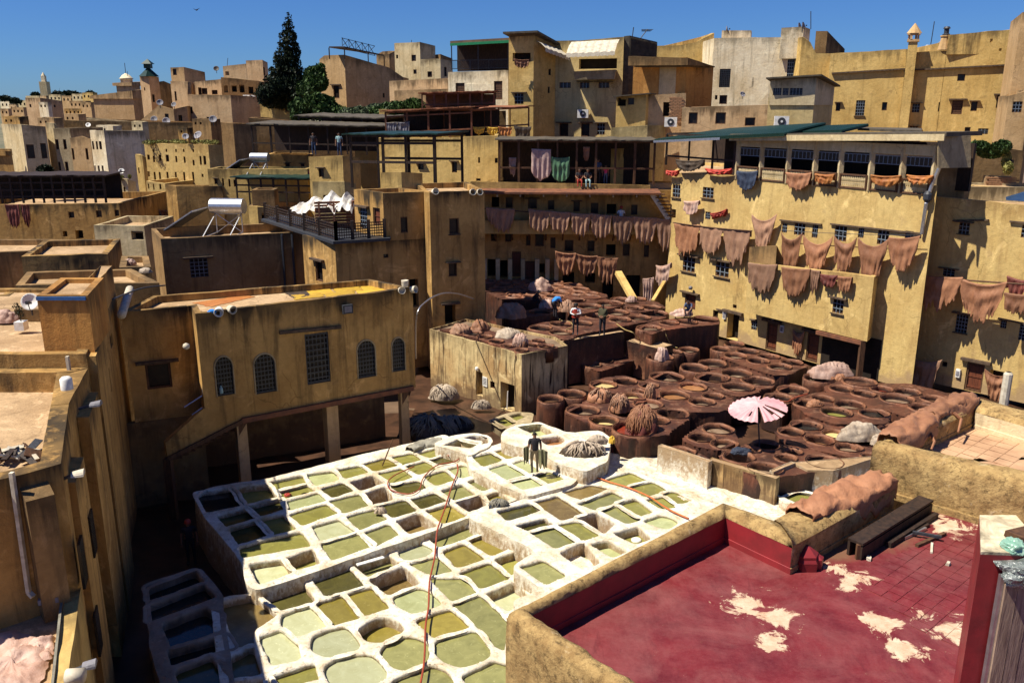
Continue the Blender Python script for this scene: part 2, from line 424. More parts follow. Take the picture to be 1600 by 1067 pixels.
sheet('ground', [(-2200, -300, -1.6), (2200, -300, -1.6), (2200, 300, -1.6), (-2200, 300, -1.6)], M['earth'])
# ------------------------------------------------------------------ the town behind
rn = random.Random(5)
def hw(x, y, w, h, k='f'): return (x, y, x+w, y+h, k)
# far houses on the ridge at the left
fh = [(0,158,20,'white'),(14,163,16,'pink'),(28,157,22,'cream'),(40,150,30,'cream'),(62,150,14,'pink'),(76,148,26,'cream'),(96,150,22,'tan'),(112,147,26,'cream'),(128,145,24,'ochre'),(18,168,26,'tan'),(108,158,34,'tan'),(0,170,18,'tan'),(100,170,40,'shade'),(126,160,22,'tan'),(60,160,20,'white')]
lab = ['white','pink','small cream','cream boxy','narrow pink','cream flat-roofed','tan','long cream','ochre','low tan','wide brown','low brown','shaded brown','dull tan','small white']
for i, (x, y, wd, mt) in enumerate(fh):
    Yd = 420-18*i+rn.uniform(-10, 10) if i < 9 else 190-6*(i-9)
    ws = [(x+3+k*6, y+4, x+5.5+k*6, y+8, 'f') for k in range(int((wd-4)/6))]
    pos_ = ['at the far left edge of the ridge', 'second on the ridge from the left', 'on the ridge left of the far minaret', 'just left of the far minaret', 'just right of the far minaret', 'on the ridge right of the far minaret', 'mid ridge before the brick house', 'near the right end of the ridge', 'at the right end of the ridge', 'below the ridge at far left', 'below the ridge left of the brick house', 'lowest at the far left edge', 'in front of the wide brown one', 'touching the brick house', 'below the far minaret'][i]
    block('far_house', f'{lab[i]} distant house {pos_}', 'house', [(x, y), (x+wd*.7, y), (x+wd, y)], Yd, [-25, 60], mt, zb=-4, wins={0: ws}, par=.4)
# far minaret
mb = thing('minaret', 'tiny pale distant minaret standing on the far ridge', 'minaret', ZY(72, 150, 400))
q = ZY(72, 150, 400); a = MB(); a.box((q.x, q.y, q.z+2), (3.2, 3.2, 8)); a.make('shaft', M['cream'], mb)
a = MB(); a.box((q.x, q.y, q.z+7.2), (1.6, 1.6, 2.6)); a.lathe((q.x, q.y, q.z+8.5), [(.9, 0), (.5, .8), (.05, 1.5)], 8); a.make('lantern', M['white'], mb)
# left skyline
block('house', 'tan corner house with a shaded side below the left ridge', 'house', [(39,153),(62,153),(97,158)], 165, [-20, 50], 'pink', wins={0:[(46,163,49,168,'f')],1:[(70,165,74,172,'f'),(84,164,87,168,'f')]})
block('house', 'big brown brick house left of the green-roofed minaret', 'house', [(145,150),(161,148),(222,140)], 140, [50,-12], 'tan', wins={1:[(170,160,174,167,'f'),(171,177,175,183,'f'),(204,168,212,181,'f')]})
block('roof_hut', 'small brick hut on top of the brown brick house', 'hut', [(181,130),(193,129),(218,128)], 146, [40,-12], 'tan', zb=4, wins={1:[(200,137,208,141,'f')]})
t = thing('cupola', 'small white domed lantern on the brick roof hut', 'cupola', ZY(198, 128, 147))
q = ZY(198, 129, 147); a = MB(); a.lathe(q, [(.95, -.6), (.95, .5), (1.15, .55), (.95, .7), (.6, 1.1), (.1, 1.4)], 10); a.make('drum', M['white'], t, True); a = MB(); a.tube([q+Vector((0,0,1.4)), q+Vector((0,0,3))], .05, 4); a.make('finial', M['iron'], t)
tw, W = block('minaret', 'square tan tower with a green tiled pyramid roof', 'minaret', [(218,119),(232,118),(248,121)], 128, [-25,60], 'pink', par=.1, wins={0:[(225,137,227,142,'f')],1:[(238,148,242,160,'f')]})
c = (W[0]+W[2])/2; a = MB(); hs = (W[0]-W[1]).length*.72
a.add([c+Vector((-hs*1.0,-.6,0)), c+Vector((.2,-hs*1.3,0)), c+Vector((hs*1.15,0,0)), c+Vector((0,hs,0)), c+Vector((0,0,1.35))], [(0,1,4),(1,2,4),(2,3,4),(3,0,4),(3,2,1,0)])
a.box(c+Vector((0,0,1.4)), (.9,.9,.6)); a.add([c+Vector((-.7,-.7,1.7)), c+Vector((.7,-.7,1.7)), c+Vector((.7,.7,1.7)), c+Vector((-.7,.7,1.7)), c+Vector((0,0,2.4))], [(0,1,4),(1,2,4),(2,3,4),(3,0,4)]); a.make('tiled_roof', M['tile'], tw)
block('house', 'narrow shaded house behind the green-roofed minaret', 'house', [(232,130),(256,127),(270,133)], 134, [15,50], 'shade', wins={0:[(239,146,245,160,'f')]})
block('house', 'low tan house with laundry at the foot of the minaret', 'house', [(218,190),(248,165),(271,171),(292,166)], 118, [-20,-10,40], 'tan', wins={1:[(258,178,264,192,'f')],2:[(279,180,285,192,'f')]})
block('house', 'tall pink house with two blank sunlit walls and a flat roof', 'house', [(266,127),(293,128),(293,148),(360,149),(409,152)], 120, [-20,60,-15,35], 'pink', depth=8, back=None, wins={0:[(273,143,276,158,'f')],2:[(297,167,301,178,'f'),(323,183,329,192,'f')]})
block('house', 'upper storey of the tall pink house with dark veranda openings', 'house', [(304,128),(345,124)], 124, [-15], 'pink', zb=4, depth=6, wins={0:[(294+16,137,294+21,152,'f'),(315,138,324,148,'f'),(331,141,340,148,'f')]})
block('house', 'brown house with slanting parapet above the tall pink house', 'house', [(266,106),(287,105),(320,113)], 130, [-15,20], 'tan', zb=2, wins={0:[(270,108,276,118,'f')]})
block('house', 'sunlit house with a long roof terrace left of the cypress', 'house', [(348,104),(384,100),(418,107)], 135, [-15,30], 'pink', zb=2, wins={0:[(352,112,358,118,'d')]})
block('house', 'pink cube house with flat roof touching the cypress', 'house', [(384,95),(410,94),(418,98)], 128, [-15,60], 'pink', zb=2, wins={1:[(411,105,414,118,'f')]})
block('house', 'shaded veranda house right of the tall pink house', 'house', [(345,121),(404,127),(420,130)], 122, [5,40], 'brown', zb=2, wins={0:[(350,134,356,145,'d'),(362,134,370,144,'d'),(374,133,382,145,'d'),(388,136,396,147,'d')]})
block('garden_wall', 'low sunlit wall at the foot of the cypress', 'wall', [(406,163),(464,165)], 108, [-12], 'ochre', depth=.6, par=.02)
block('house', 'large brown house right of the cypress with sunlit end wall', 'house', [(499,93),(507,87),(538,86),(608,106),(630,121)], 112, [-30,-28,32,32], 'tan', depth=6, wins={1:[(521,134,530,154,'fl')],2:[(598,146,601,153,'f')]})
block('house', 'low tan house behind the big brown house', 'house', [(588,86),(608,85),(617,80)], 130, [-10,30], 'tan', zb=2)
block('tower_house', 'tall square tan house on the skyline with two windows', 'house', [(616,68),(656,66),(680,72)], 125, [-30,45], 'cream', wins={0:[(619,86,622,92,'f'),(643,86,650,96,'f'),(646,109,651,116,'f')]})
block('house', 'small tan house with a blue window beside the skyline tower', 'house', [(657,93),(688,92),(707,96)], 118, [-25,40], 'cream', wins={0:[(668,112,675,121,'f')],1:[(694,105,698,120,'f')]})
block('house', 'narrow brown annex behind the blue-window house', 'house', [(688,85),(707,92)], 124, [30], 'brown', zb=2, depth=3)
block('garden_wall', 'long terrace wall above the green hedge', 'wall', [(608,127),(650,125),(703,122)], 104, [-25,-25], 'pink', zb=2, depth=3, par=.1)
block('low_wall', 'plain tan wall under the skyline tower house', 'wall', [(616,142),(703,139)], 101, [-10], 'tan', zb=2, depth=1.2, par=.1)
# centre top houses
wh, W = block('house', 'whitewashed house with a covered balcony under a green strip', 'house', [(700,113),(794,110)], 84, [-22], 'white', wins={0:[(712,130,726,150,'s'),(772,127,785,156,'s')]}, depth=5)
for k, (px, py, qx, qy) in enumerate(((705,68,795,64),)):
    a0, a1 = ZY(706,110,83.8), ZY(794,108,83); r0, r1 = ZY(704,69,83.8), ZY(796,64,83)
    a = MB(); n_ = Vector((.1,1,0))
    for z in (0.05,): a.add([r0+Vector((0,-.5,0)), r1+Vector((0,-.5,0)), r1+n_*4.6+Vector((0,0,.3)), r0+n_*4.6+Vector((0,0,.3))]+[v+Vector((0,0,.22)) for v in (r0+Vector((0,-.5,0)), r1+Vector((0,-.5,0)), r1+n_*4.6+Vector((0,0,.3)), r0+n_*4.6+Vector((0,0,.3)))], [(0,1,2,3),(7,6,5,4),(0,4,5,1),(1,5,6,2),(2,6,7,3),(3,7,4,0)])
    a.make('veranda_roof', M['roofd'], wh)
    a = MB(); a.beam(r0+Vector((0,-.52,-.1)), r1+Vector((0,-.52,-.1)), .06, .22); a.make('green_strip', M['greenp'], wh)
    a = MB(); a.beam(a0+n_*4.5, a0+n_*4.5+Vector((0,0,2.9)), .1); bk = [a0+n_*3.2, a1+n_*3.2, a1+n_*3.2+Vector((0,0,2.7)), a0+n_*3.2+Vector((0,0,2.7))]
    obj('veranda_back_wall', bk, [(0,1,2,3)], M['woodd'], wh, attrs={'grime':[0]*4,'damp_or_highlight':[0]*4})
    for f_ in (0, .47, 1):
        b = a0.lerp(a1, f_)+Vector((0,.05,0)); a = MB(); a.beam(b, Vector((b.x, b.y, r0.z+.1)), .1); a.make('post', M['iron'], wh)
    a = MB()
    for f_ in (0,.33,.66,1): 
        p = a0.lerp(a1, f_); a.beam(p, p+Vector((0,0,.85)), .07)
    a.beam(a0+Vector((0,0,.85)), a1+Vector((0,0,.85)), .07); a.beam(a0+Vector((0,0,.1)), a1+Vector((0,0,.1)), .06)
    for i in range(46): p = a0.lerp(a1, (i+.5)/46); a.beam(p+Vector((0,0,.1)), p+Vector((0,0,.85)), .03)
    a.make('railing', M['iron'], wh)
def slab_roof(parent, pts, th, mat, name='roof_slab'):
    v = [Vector(p) for p in pts]; v2 = [p+Vector((0,0,th)) for p in v]; n = len(v)
    return obj(name, v+v2, [tuple(range(n))[::-1], tuple(range(n, 2*n))]+[(i,(i+1)%n,n+(i+1)%n,n+i) for i in range(n)], mat, parent)
tm, W = block('tower_house', 'tall narrow ochre house with a red cloth hung at its top window', 'house', [(795,55),(834,53),(872,74)], 78, [-14,38], 'ochre', depth=5, wins={0:[(801,83,829,96,'d'),(804,146,818,163,'gl')],1:[(857,108,861,118,'f'),(856,136,859,146,'f')]})
slab_roof(tm, [W[0]+Vector((-.5,-.6,0.05)), W[1]+Vector((.3,-.6,.05)), W[2]+Vector((.4,0,.05)), W[3]+Vector((-.3,.3,.05))], .16, M['sheet'])
nh, W = block('house', 'broad olive house with an awning and a diagonal shadow', 'house', [(868,64),(905,64),(975,58)], 79, [-22,-22], 'olive', depth=7, wins={0:[(874,129,892,138,'g'),(874,193,888,213,'fl')],1:[(899,92,964,108,'d'),(906,129,921,138,'gl'),(935,129,952,138,'gl'),(908,193,921,214,'fl'),(933,193,945,211,'gl')]}, back=None)
c0, c1 = ZY(896,112,77.0), ZY(962,109,75.6); c2, c3 = ZY(898,125,77.2), ZY(960,124,75.8)
a = MB(); a.add([c2, c3, c1, c0, c2+Vector((.3,1.6,0)), c3+Vector((.3,1.6,0)), c1+Vector((.3,1.6,0)), c0+Vector((.3,1.6,0))], [(0,1,2,3),(3,2,6,7),(0,4,5,1),(0,3,7,4),(1,5,6,2)]); a.make('balcony_front', M['grey'], nh)
# awning
def awning(label, x0, y0, x1, y1, yb, Y, dY, drop=.9, out=1.3, mat='whitep'):
    a0, a1 = ZY(x0, y0, Y), ZY(x1, y1, Y+dY)
    d = (a1-a0).normalized(); n_ = Vector((d.y, -d.x, 0)); L = (a1-a0).length; vs = []; fs = []; K = max(8, int(L/.2))
    for i in range(K+1):
        p = a0.lerp(a1, i/K); s = .04*math.sin(i*2.1)+.05*noise.noise(p)
        vs += [p, p+n_*out*.5+Vector((0,0,-drop*.35+s)), p+n_*out+Vector((0,0,-drop+s)), p+n_*out*1.01+Vector((0,0,-drop-.28-.07*(i % 2)))]
    for i in range(K):
        for k in range(3): fs.append((i*4+k, i*4+4+k, i*4+5+k, i*4+1+k))
    o = obj('awning', vs, fs, M[mat], smooth=False, origin=a0); tag(o, label, 'awning'); return o
M['canvas'] = simple('worn_canvas', (.62,.56,.44), (.4,.34,.25), 5, .9, .3)
awning('faded canvas awning over the olive house balcony', 893, 66, 968, 62, 78, 77, -1.4, 1.0, 1.5, 'canvas')
awning('folded white canvas awning on the side of the tall narrow house', 838, 64, 880, 80, 88, 77.2, 2.3, .6, 1.1, 'canvas')
# corrugated loft and roof
lf, W = block('roof_hut', 'corrugated metal loft at the right end of the olive house', 'hut', [(975,57),(984,56),(1027,66)], 77, [-14,24], 'sheet', zb=10, par=.05)
a = MB(); A, B = W[1], W[2]; d = (B-A); 
for i in range(26):
    p = A.lerp(B, (i+.5)/26)+Vector((.02,-.04,0)); a.beam(p+Vector((0,0,-.1)), p+Vector((0,0,-1.8)), .05, .05)
a.make('corrugation_ribs', M['sheet'], lf)
block('house', 'sunlit orange brick-topped house with a rolled white shutter', 'house', [(990,92),(1073,90),(1115,104)], 73, [-12,42], 'orange', depth=5, wins={0:[(995,150,996,151,'f'),(1035,160,1045,182,'f')],1:[]}, par=.05)
o, W = block('shop_shutter', 'cream slatted roller shutter on the orange house', 'shutter', [(1031,103),(1057,102)], 72.5, [-12], 'cream', zb=11.6, depth=.25, par=.02)
sl_, W = block('roof_canopy', 'sloping brown canopy roof over the orange house', 'roof', [(982,88),(1075,91),(1117,106)], 71.8, [-12,42], 'brown', zb=16.9, depth=4, par=.01, roof='roofd')
bk_, W = block('house', 'crumbling brick house front below the orange wall', 'house', [(1010,150),(1032,148),(1072,146)], 70.5, [-12,-12], 'pink', depth=4, wins={1:[(1036,160,1046,182,'d')]})
# bricks in the broken plaster of this house
A, B = W[1], W[2]; u_ = (B-A); u_.z = 0; Lb = u_.length; u_.normalize(); n_ = Vector((u_.y, -u_.x, 0)); bm_ = MB(); bm_.box((0,0,0), (.30,.10,.085), j=.006)
bme = bpy.data.meshes.new('brick'); bme.from_pydata([tuple(v) for v in bm_.v], [], bm_.f); bme.materials.append(M['brickm'])
rz_ = math.atan2(u_.y, u_.x); cnt = 0
for r_ in range(17):
    for k in range(7):
        s = .85+k*.33+(r_ % 2)*.16
        if s > Lb-.2 or noise.noise(Vector((s*1.3, r_*.18, 2))) < -.22: continue
        zc = A.z-.25-r_*.115
        inst('brick', bme, Matrix.Translation(A+u_*s+n_*.02+Vector((0,0,zc-A.z))) @ Matrix.Rotation(rz_, 4, 'Z'), bk_); cnt += 1
bx, W = block('box_balcony', 'yellow enclosed box balcony under a small corrugated roof', 'balcony', [(963,152),(1010,147),(1020,150)], 70.5, [-12,60], 'ochre', zb=11.45, wins={0:[(965,152.5,978,166,'d'),(981,152,991,164,'f')]}, par=.05)
slab_roof(bx, [W[0]+Vector((-.3,-.5,0)), W[1]+Vector((.3,-.5,0)), W[2]+Vector((.3,.2,.1)), W[3]+Vector((-.2,.2,.1))], .08, M['sheet'])
block('house', 'olive stair house below the box balcony', 'house', [(955,200),(1012,196),(1040,196)], 69.5, [-8,20], 'olive', depth=3)
block('house', 'low pink house with three broken windows above the green roof', 'house', [(1066,168),(1200,164)], 68, [-16], 'pink', depth=3, wins={0:[(1076,176,1090,194,'f'),(1118,176,1134,194,'f'),(1164,184,1180,197,'f')]})
block('house', 'ochre house with a slanting parapet rising to the white house', 'house', [(1027,72),(1064,71),(1088,66),(1116,52)], 92, [-14,-14,-14], 'ochre', depth=5, zb=6, par=.1)
wr, W = block('house', 'cream white house with a chimney box and barred windows', 'house', [(1116,60),(1180,59),(1253,58)], 86, [-16,-16], 'white', depth=7, par=.2, wins={0:[(1124,108,1141,137,'G'),(1178,117,1191,137,'G'),(1124,149,1136,163,'f'),(1117,149,1121,156,'f')],1:[(1224,62,1237,84,'s'),(1230,93,1243,121,'h')]})
block('water_tank_room', 'small whitewashed roof box with a satellite dish on its left', 'hut', [(1128,48),(1174,48)], 88, [-16], 'white', zb=18, depth=2.5, par=.05)
block('roof_hut', 'white block with two dishes and a mast on top', 'hut', [(1221,44),(1256,42),(1266,46)], 84, [-16,40], 'white', zb=18, par=.05)
block('house', 'ochre lean-to between the cream house and the dark block', 'house', [(1253,58),(1266,66),(1275,84),(1299,84)], 82.5, [-16,-16,-16], 'ochre', depth=5, par=.1, zb=6)
block('house', 'dark weathered block behind the lean-to', 'house', [(1275,49),(1293,49),(1320,77)], 92, [-16,40], 'brown', zb=8)
hs_, W = block('hut', 'tall grey house with a cream rooftop room beside the huge wall', 'house', [(1201,152),(1273,148),(1302,154)], 62, [-16,42], 'olive', depth=4, par=.05)
rt, W = block('roof_room', 'cream rooftop room with a glazed band and sloping sheet roof', 'room', [(1204,124),(1276,119),(1304,136)], 61.9, [-16,42], 'cream', zb=13.9, par=.05, wins={0:[(1208,138,1221,149,'h'),(1223,138,1232,149,'h'),(1234,138,1254,149,'h')]})
slab_roof(rt, [W[0]+Vector((-.4,-.3,0)), W[1]+Vector((.2,-.4,0)), W[2]+Vector((.4,0,0)), W[3]+Vector((-.3,.3,0))], .1, M['sheet'])
# the huge wall
wins_ = [(1306,161,1313,174,'fl'),(1337,157,1351,181,'hb'),(1378,160,1386,173,'f')]
wins2 = [(1425,162,1437,176,'gl'),(1466,160,1475,175,'f'),(1487,157,1504,179,'sl'),(1517,159,1527,174,'fl'),(1557,149,1573,169,'sl'),(1496,116,1508,127,'f'),(1421,198,1434,206,'gl'),(1474,199,1484,209,'fl'),(1507,199,1516,210,'f'),(1528,201,1544,210,'g'),(1557,198,1567,207,'g'),(1491,65,1495,69,'d'),(1505,64,1508,68,'d'),(1547,61,1551,67,'d'),(1580,60,1584,66,'d'),(1490,80,1494,84,'d'),(1523,78,1527,82,'d'),(1561,76,1565,80,'d'),(1528,53,1531,56,'d'),(1498,55,1501,58,'d'),(1565,51,1568,54,'d')]
gw, W = block('wall_house', 'huge blank ochre wall with a ledge filling the right skyline', 'house', [(1298,84),(1418,77)], 80, [-24], 'ochre', depth=8, wins={0: wins_}, par=.2)
gw2, W2 = block('wall_house', 'huge sunlit wall right of the tall chimney with many small windows', 'house', [(1418,83),(1480,79),(1482,55),(1597,45)], W[1].y, [-24,-24,-24], 'ochre', depth=8, wins={0:[(x0,y0,x1,y1,k) for x0,y0,x1,y1,k in wins2 if x1 < 1480],2:[(x0,y0,x1,y1,k) for x0,y0,x1,y1,k in wins2 if x0 > 1483]}, par=.2)
for g_, (x0,y0,x1,y1), Wx in ((gw,(1300,115,1416,108),W),(gw2,(1424,110,1592,101),W2)):
    a = MB(); a.beam(hit(x0,y0,Wx[0],Wx[1])+Vector((-.06,-.1,0)), hit(x1,y1,Wx[0],Wx[1])+Vector((-.06,-.1,0)), .22, .12); a.make('ledge', M['lintel'], g_)
t = thing('chimney_shaft', 'tall slender ochre chimney with a pointed cap on the huge wall', 'chimney', W[1])
bq = hit(1411,200,W[0],W[1]); tq = hit(1423,84,W[0],W[1]); nn = Vector((-.5,-.8,0))
a = MB(); tb = Vector((bq.x, bq.y, 0)); a.box((tq.x-.1, tq.y-.45, (tq.z+.9)/2), (.72,.7,tq.z+.9), rz=R(-24)); o = a.make('shaft', M['ochre'], t); 
a = MB(); cc = Vector((tq.x-.1, tq.y-.45, tq.z+.9)); a.box(cc+Vector((0,0,.1)), (.95,.9,.2), rz=R(-24))
for sx, sy in ((-.32,-.32),(.32,-.32),(-.32,.32),(.32,.32)): a.box(cc+Vector((sx*.9+sy*.1, sy*.9, .38)), (.16,.16,.4), rz=R(-24))
a.box(cc+Vector((0,0,.62)), (1.0,.95,.12), rz=R(-24)); a.lathe(cc+Vector((0,0,.68)), [(.62,0),(.42,.28),(.22,.55),(.04,.8)], 10); a.make('cap', M['tan'], t)
t = thing('chimney_pot', 'short dark chimney pot at the step in the huge wall', 'chimney', hit(1479,78,W[0],W[1]))
q = hit(1479,78,W2[0],W2[1]); a = MB(); a.lathe(q+Vector((0,.4,0)), [(.55,0),(.42,.6),(.36,1.0),(.44,1.05),(.44,1.15)], 10); a.make('stack', M['tan'], t); a = MB(); a.lathe(q+Vector((0,.4,1.15)), [(.3,0),(.3,.1),(.2,.15),(.2,.5),(.3,.55),(.2,.7),(.02,.72)], 10); a.make('pot', M['iron'], t)
block('house', 'tall brown wall cutting off the right edge of the picture', 'house', [(1597,20),(1640,10)], 66, [-24], 'tan', depth=8, zb=0)
block('house', 'brown buttress wall at the right edge with one barred window', 'house', [(1577,150),(1612,140)], 60, [-24], 'tan', depth=8, wins={0:[(1582,159,1597,176,'g')]})

ex = [(100,178,34,'tan','low golden house left of the narrow pier house row'),(236,196,30,'brown','dark parapet house behind the grassy roof, left one'),(270,199,34,'shade','brown parapet house behind the grassy roof, middle one'),(300,186,44,'brown','long brown parapet box right below the tall pink house'),(4,182,40,'shade','low brown house at the left edge above the pale houses'),(58,184,40,'tan','flat tan house above the four-shutter house'),(150,196,40,'white','low white-edged roof hut behind the corner house'),(205,190,26,'cream','small cream roof hut below the minaret house')]
for i, (x,y,wd,mt,l_) in enumerate(ex): block('house', l_, 'house', [(x,y),(x+wd*.65,y+1),(x+wd,y)], 101-.6*i, [-25,40], mt, wins={0:[(x+4,y+5,x+7,y+9,'f'),(x+12,y+5,x+15,y+9,'f')]}, zb=0)
# ------------------------------------------------------------------ middle distance
def pergola(name, label, cat, fl, fr, depth, h, nx=4, rails=(.5,), roofmat='sheet', mat='woodd', over=.3, t=.12, roofh=.08, infill=None, slope=0., ny=2, group=None):
    """fl, fr: world feet of the front corners"""
    fl, fr = Vector(fl), Vector(fr); d = fr-fl; d.z = 0; L = d.length; u = d.normalized(); n = Vector((-u.y, u.x, 0))
    th = thing(name, label, cat, (fl+fr)/2, group)
    for j in range(ny):
        for i in range(nx):
            if j > 0 and j < ny-1 and 0 < i < nx-1: continue
            p = fl+u*L*i/(nx-1)+n*depth*j/max(1, ny-1)
            p.z = fl.z+(fr.z-fl.z)*i/(nx-1)
            a = MB(); a.beam(p, p+Vector((0,0,h+slope*j/max(1, ny-1))), t*random.uniform(.8,1.15)); a.make('post', M[mat], th)
    for j in range(ny):
        o = n*depth*j/max(1, ny-1)
        for rz in list(rails)+[1.0]:
            a = MB(); zz = Vector((0,0,h*rz+(slope*j/max(1,ny-1) if rz == 1. else 0))); a.beam(fl+o+zz, fr+o+zz, t*.8, t*.9); a.make('rail', M[mat], th)
    for s in (fl, fr):
        a = MB(); a.beam(s+Vector((0,0,h)), s+n*depth+Vector((0,0,h+slope)), t*.8); a.make('rail', M[mat], th)
    if roofmat:
        z0 = h+.06; A = [fl-u*over-n*over+Vector((0,0,z0)), fr+u*over-n*over+Vector((0,0,z0)), fr+u*over+n*(depth+over)+Vector((0,0,z0+slope)), fl-u*over+n*(depth+over)+Vector((0,0,z0+slope))]
        K = max(6, int(L/.35)); v = []; f = []
        for i in range(K+1):
            for (a_, b_) in ((A[0], A[1]), (A[3], A[2])):
                p = a_.lerp(b_, i/K)+Vector((random.uniform(-.04,.04), random.uniform(-.09,.09), random.uniform(-.03,.04))); v += [p, p+Vector((0,0,roofh))]
        for i in range(K):
            q = i*4; f += [(q, q+4, q+6, q+2), (q+1, q+3, q+7, q+5), (q, q+1, q+5, q+4), (q+2, q+6, q+7, q+3)]
        f += [(0,2,3,1), (K*4, K*4+1, K*4+3, K*4+2)]
        obj('roof_sheet', v, f, M[roofmat], th)
    if infill:
        bq = [fl+n*depth*.98, fr+n*depth*.98, fr+n*depth*.98+Vector((0,0,h)), fl+n*depth*.98+Vector((0,0,h))]
        slab_wall = MB(); mid = (bq[0]+bq[1])/2; slab_wall.box((mid.x, mid.y, mid.z+h/2), (L, .1, h*.98), rz=math.atan2(u.y, u.x)); slab_wall.make('back_panel', M[infill], th)
    return th, u, n
# left row of tall houses
block('house', 'pale house with a sunlit front at the left edge, shaded side with two tall windows', 'house', [(2,194),(33,195),(71,198)], 92, [-45,22], 'cream', wins={1:[(42,226,54,248,'f'),(64,224,73,248,'f')]}, par=.3)
block('house', 'low ochre house at the left picture edge above the pergola', 'house', [(-30,232),(17,233),(18,236)], 88, [-10,40], 'shade')
block('house', 'narrow sunlit ochre pier house between two shaded houses', 'house', [(71,192),(84,193),(90,198)], 90, [-30,30], 'cream')
block('house', 'rough brick-faced house with four tall shutters', 'house', [(83,201),(109,201)], 88.5, [-12], 'grey', wins={0:[(87,218,92,234,'f'),(99,218,104,234,'f'),(90,253,95,267,'f'),(102,253,107,268,'f')]})
block('house', 'crumbling tan house with narrow slits beside the brick-faced one', 'house', [(109,216),(126,213),(141,217)], 88, [-15,-15], 'tan', wins={0:[(112,232,116,250,'f')],1:[(134,232,138,250,'f')]})
block('house', 'whitened corner house with triple windows and a long shaded flank', 'house', [(140,204),(162,204),(226,204)], 87, [-32,18], 'white', depth=8, wins={0:[(144,221,147,234,'f'),(150,221,153,234,'f'),(155,221,159,234,'f'),(147,259,150,269,'f'),(153,259,156,269,'f'),(159,259,162,269,'f')]})
block('house', 'long dark flat-roofed house behind the row of small windows', 'house', [(80,188),(300,192),(345,196)], 99, [2,10], 'brown', zb=0, depth=10)
block('low_wall', 'broken grey roof wall in front of the tan minaret foot', 'wall', [(120,184),(205,192)], 104, [-8], 'grey', depth=2)
wx = [233,241,250,261,275,288]
ws = rows([240,260,275,287,302], 233, 238, 2.5)+[(230,242,234,250,'f'),(239,244,242,254,'f'),(248,242,252,252,'f'),(259,242,264,253,'f'),(274,244,277,254,'f'),(287,245,290,255,'f'),(301,250,304,259,'f'),(312,244,315,258,'f'),(318,244,322,258,'f')]
ws += rows([242,250,262,275,288,302], 269, 284, 3)+[(231,268,234,276,'f'),(315,272,318,277,'f')]
lw, W = block('house', 'long yellow house with rows of tiny windows and grass on its roof', 'house', [(225,224),(325,226),(372,228)], 82, [-22,20], 'yellow', depth=7, wins={0: ws}, par=.3)
block('house', 'narrow pier at the left end of the long yellow house', 'house', [(211,241),(222,243),(228,246)], 80, [-22,40], 'ochre', wins={0:[(216,262,218,271,'f')]})
block('house', 'low yellow wing below the long yellow house', 'house', [(228,283),(258,287)], 77, [-18], 'yellow', wins={0:[(231,285,233,295,'f'),(239,285,241,297,'f'),(249,287,252,296,'f')]})
block('house', 'dark brown stepped house right of the grassy roof', 'house', [(345,192),(364,193),(400,196)], 78, [-20,15], 'brown', depth=6)
block('house', 'small cream house with four narrow windows under a weedy roof', 'house', [(168,278),(199,280),(212,284)], 80, [-10,35], 'cream', wins={0:[(173,289,175,302,'f'),(179,291,182,302,'f'),(186,291,189,302,'f'),(193,292,196,300,'f')]})
block('house', 'sunlit yellow house with five windows and pink hides along its roof', 'house', [(186,321),(218,326),(262,330)], 70, [-18,-10], 'cream', wins={0:[(195,331,197,341,'f'),(200,332,203,342,'f'),(205,333,208,343,'f'),(210,334,212,344,'f')],1:[(228,339,233,346,'f')]})
# shaded long terrace house at the left with its pergola
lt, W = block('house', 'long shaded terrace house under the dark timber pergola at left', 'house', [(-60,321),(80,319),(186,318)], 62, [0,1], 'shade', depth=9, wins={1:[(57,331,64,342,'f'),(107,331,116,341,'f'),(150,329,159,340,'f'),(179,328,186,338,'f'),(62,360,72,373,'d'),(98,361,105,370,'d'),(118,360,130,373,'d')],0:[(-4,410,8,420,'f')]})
fl, fr = ZY(-60,318,62.3), ZY(166,317,62.8)
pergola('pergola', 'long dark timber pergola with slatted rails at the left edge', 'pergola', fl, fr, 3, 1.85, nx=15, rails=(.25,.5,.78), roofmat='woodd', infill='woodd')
cv = awning('pointed pale awning behind the long dark pergola', 70, 271, 112, 274, 278, 70, 0, .9, 1.4, 'canvas')
block('house', 'blank brown box house left of the big water heater', 'house', [(258,289),(275,291),(347,291)], 66, [-35,8], 'shade')
block('house', 'low ochre house with a brown recess behind the stained roofs', 'house', [(146,352),(178,352),(225,353)], 56, [-8,-8], 'cream', depth=5, wins={1:[(205,361,224,375,'d')]})
block('house', 'long weathered roof parapet behind the small water heater', 'house', [(324,264),(480,264)], 66, [-3], 'ochre', depth=2.5, wins={0:[(335,279,340,288,'fl'),(347,279,350,291,'f'),(357,280,360,292,'f'),(365,281,369,292,'f')]})
block('house', 'shaded brown house with two windows behind the small cream block', 'house', [(418,241),(483,243)], 70, [6], 'shade', wins={0:[(446,255,453,266,'fl'),(470,256,476,266,'fl')]}, depth=3)
block('house', 'small cream block with one lintelled window in the middle of the town', 'house', [(482,245),(535,244),(562,246)], 62, [-14,40], 'ochre', wins={0:[(498,263,506,277,'fl')]})
block('house', 'low stained wall house under the small cream block', 'house', [(488,284),(538,284),(556,287)], 59, [-10,30], 'olive', wins={0:[(505,305,517,312,'f')]})
block('house', 'brown brick box beside the dark pergola', 'house', [(393,297),(428,297)], 60, [4], 'brown', zb=5, depth=1.5)
block('house', 'brown house behind the balustrade terrace', 'house', [(388,322),(480,324)], 61, [6], 'brown', depth=3, wins={0:[(400,332,412,345,'d'),(430,330,446,345,'d')]})
block('house', 'sunlit stub house left of the balustrade terrace', 'house', [(388,322),(402,323),(432,325)], 58, [-20,30], 'ochre', wins={1:[(409,333,421,346,'d')]})
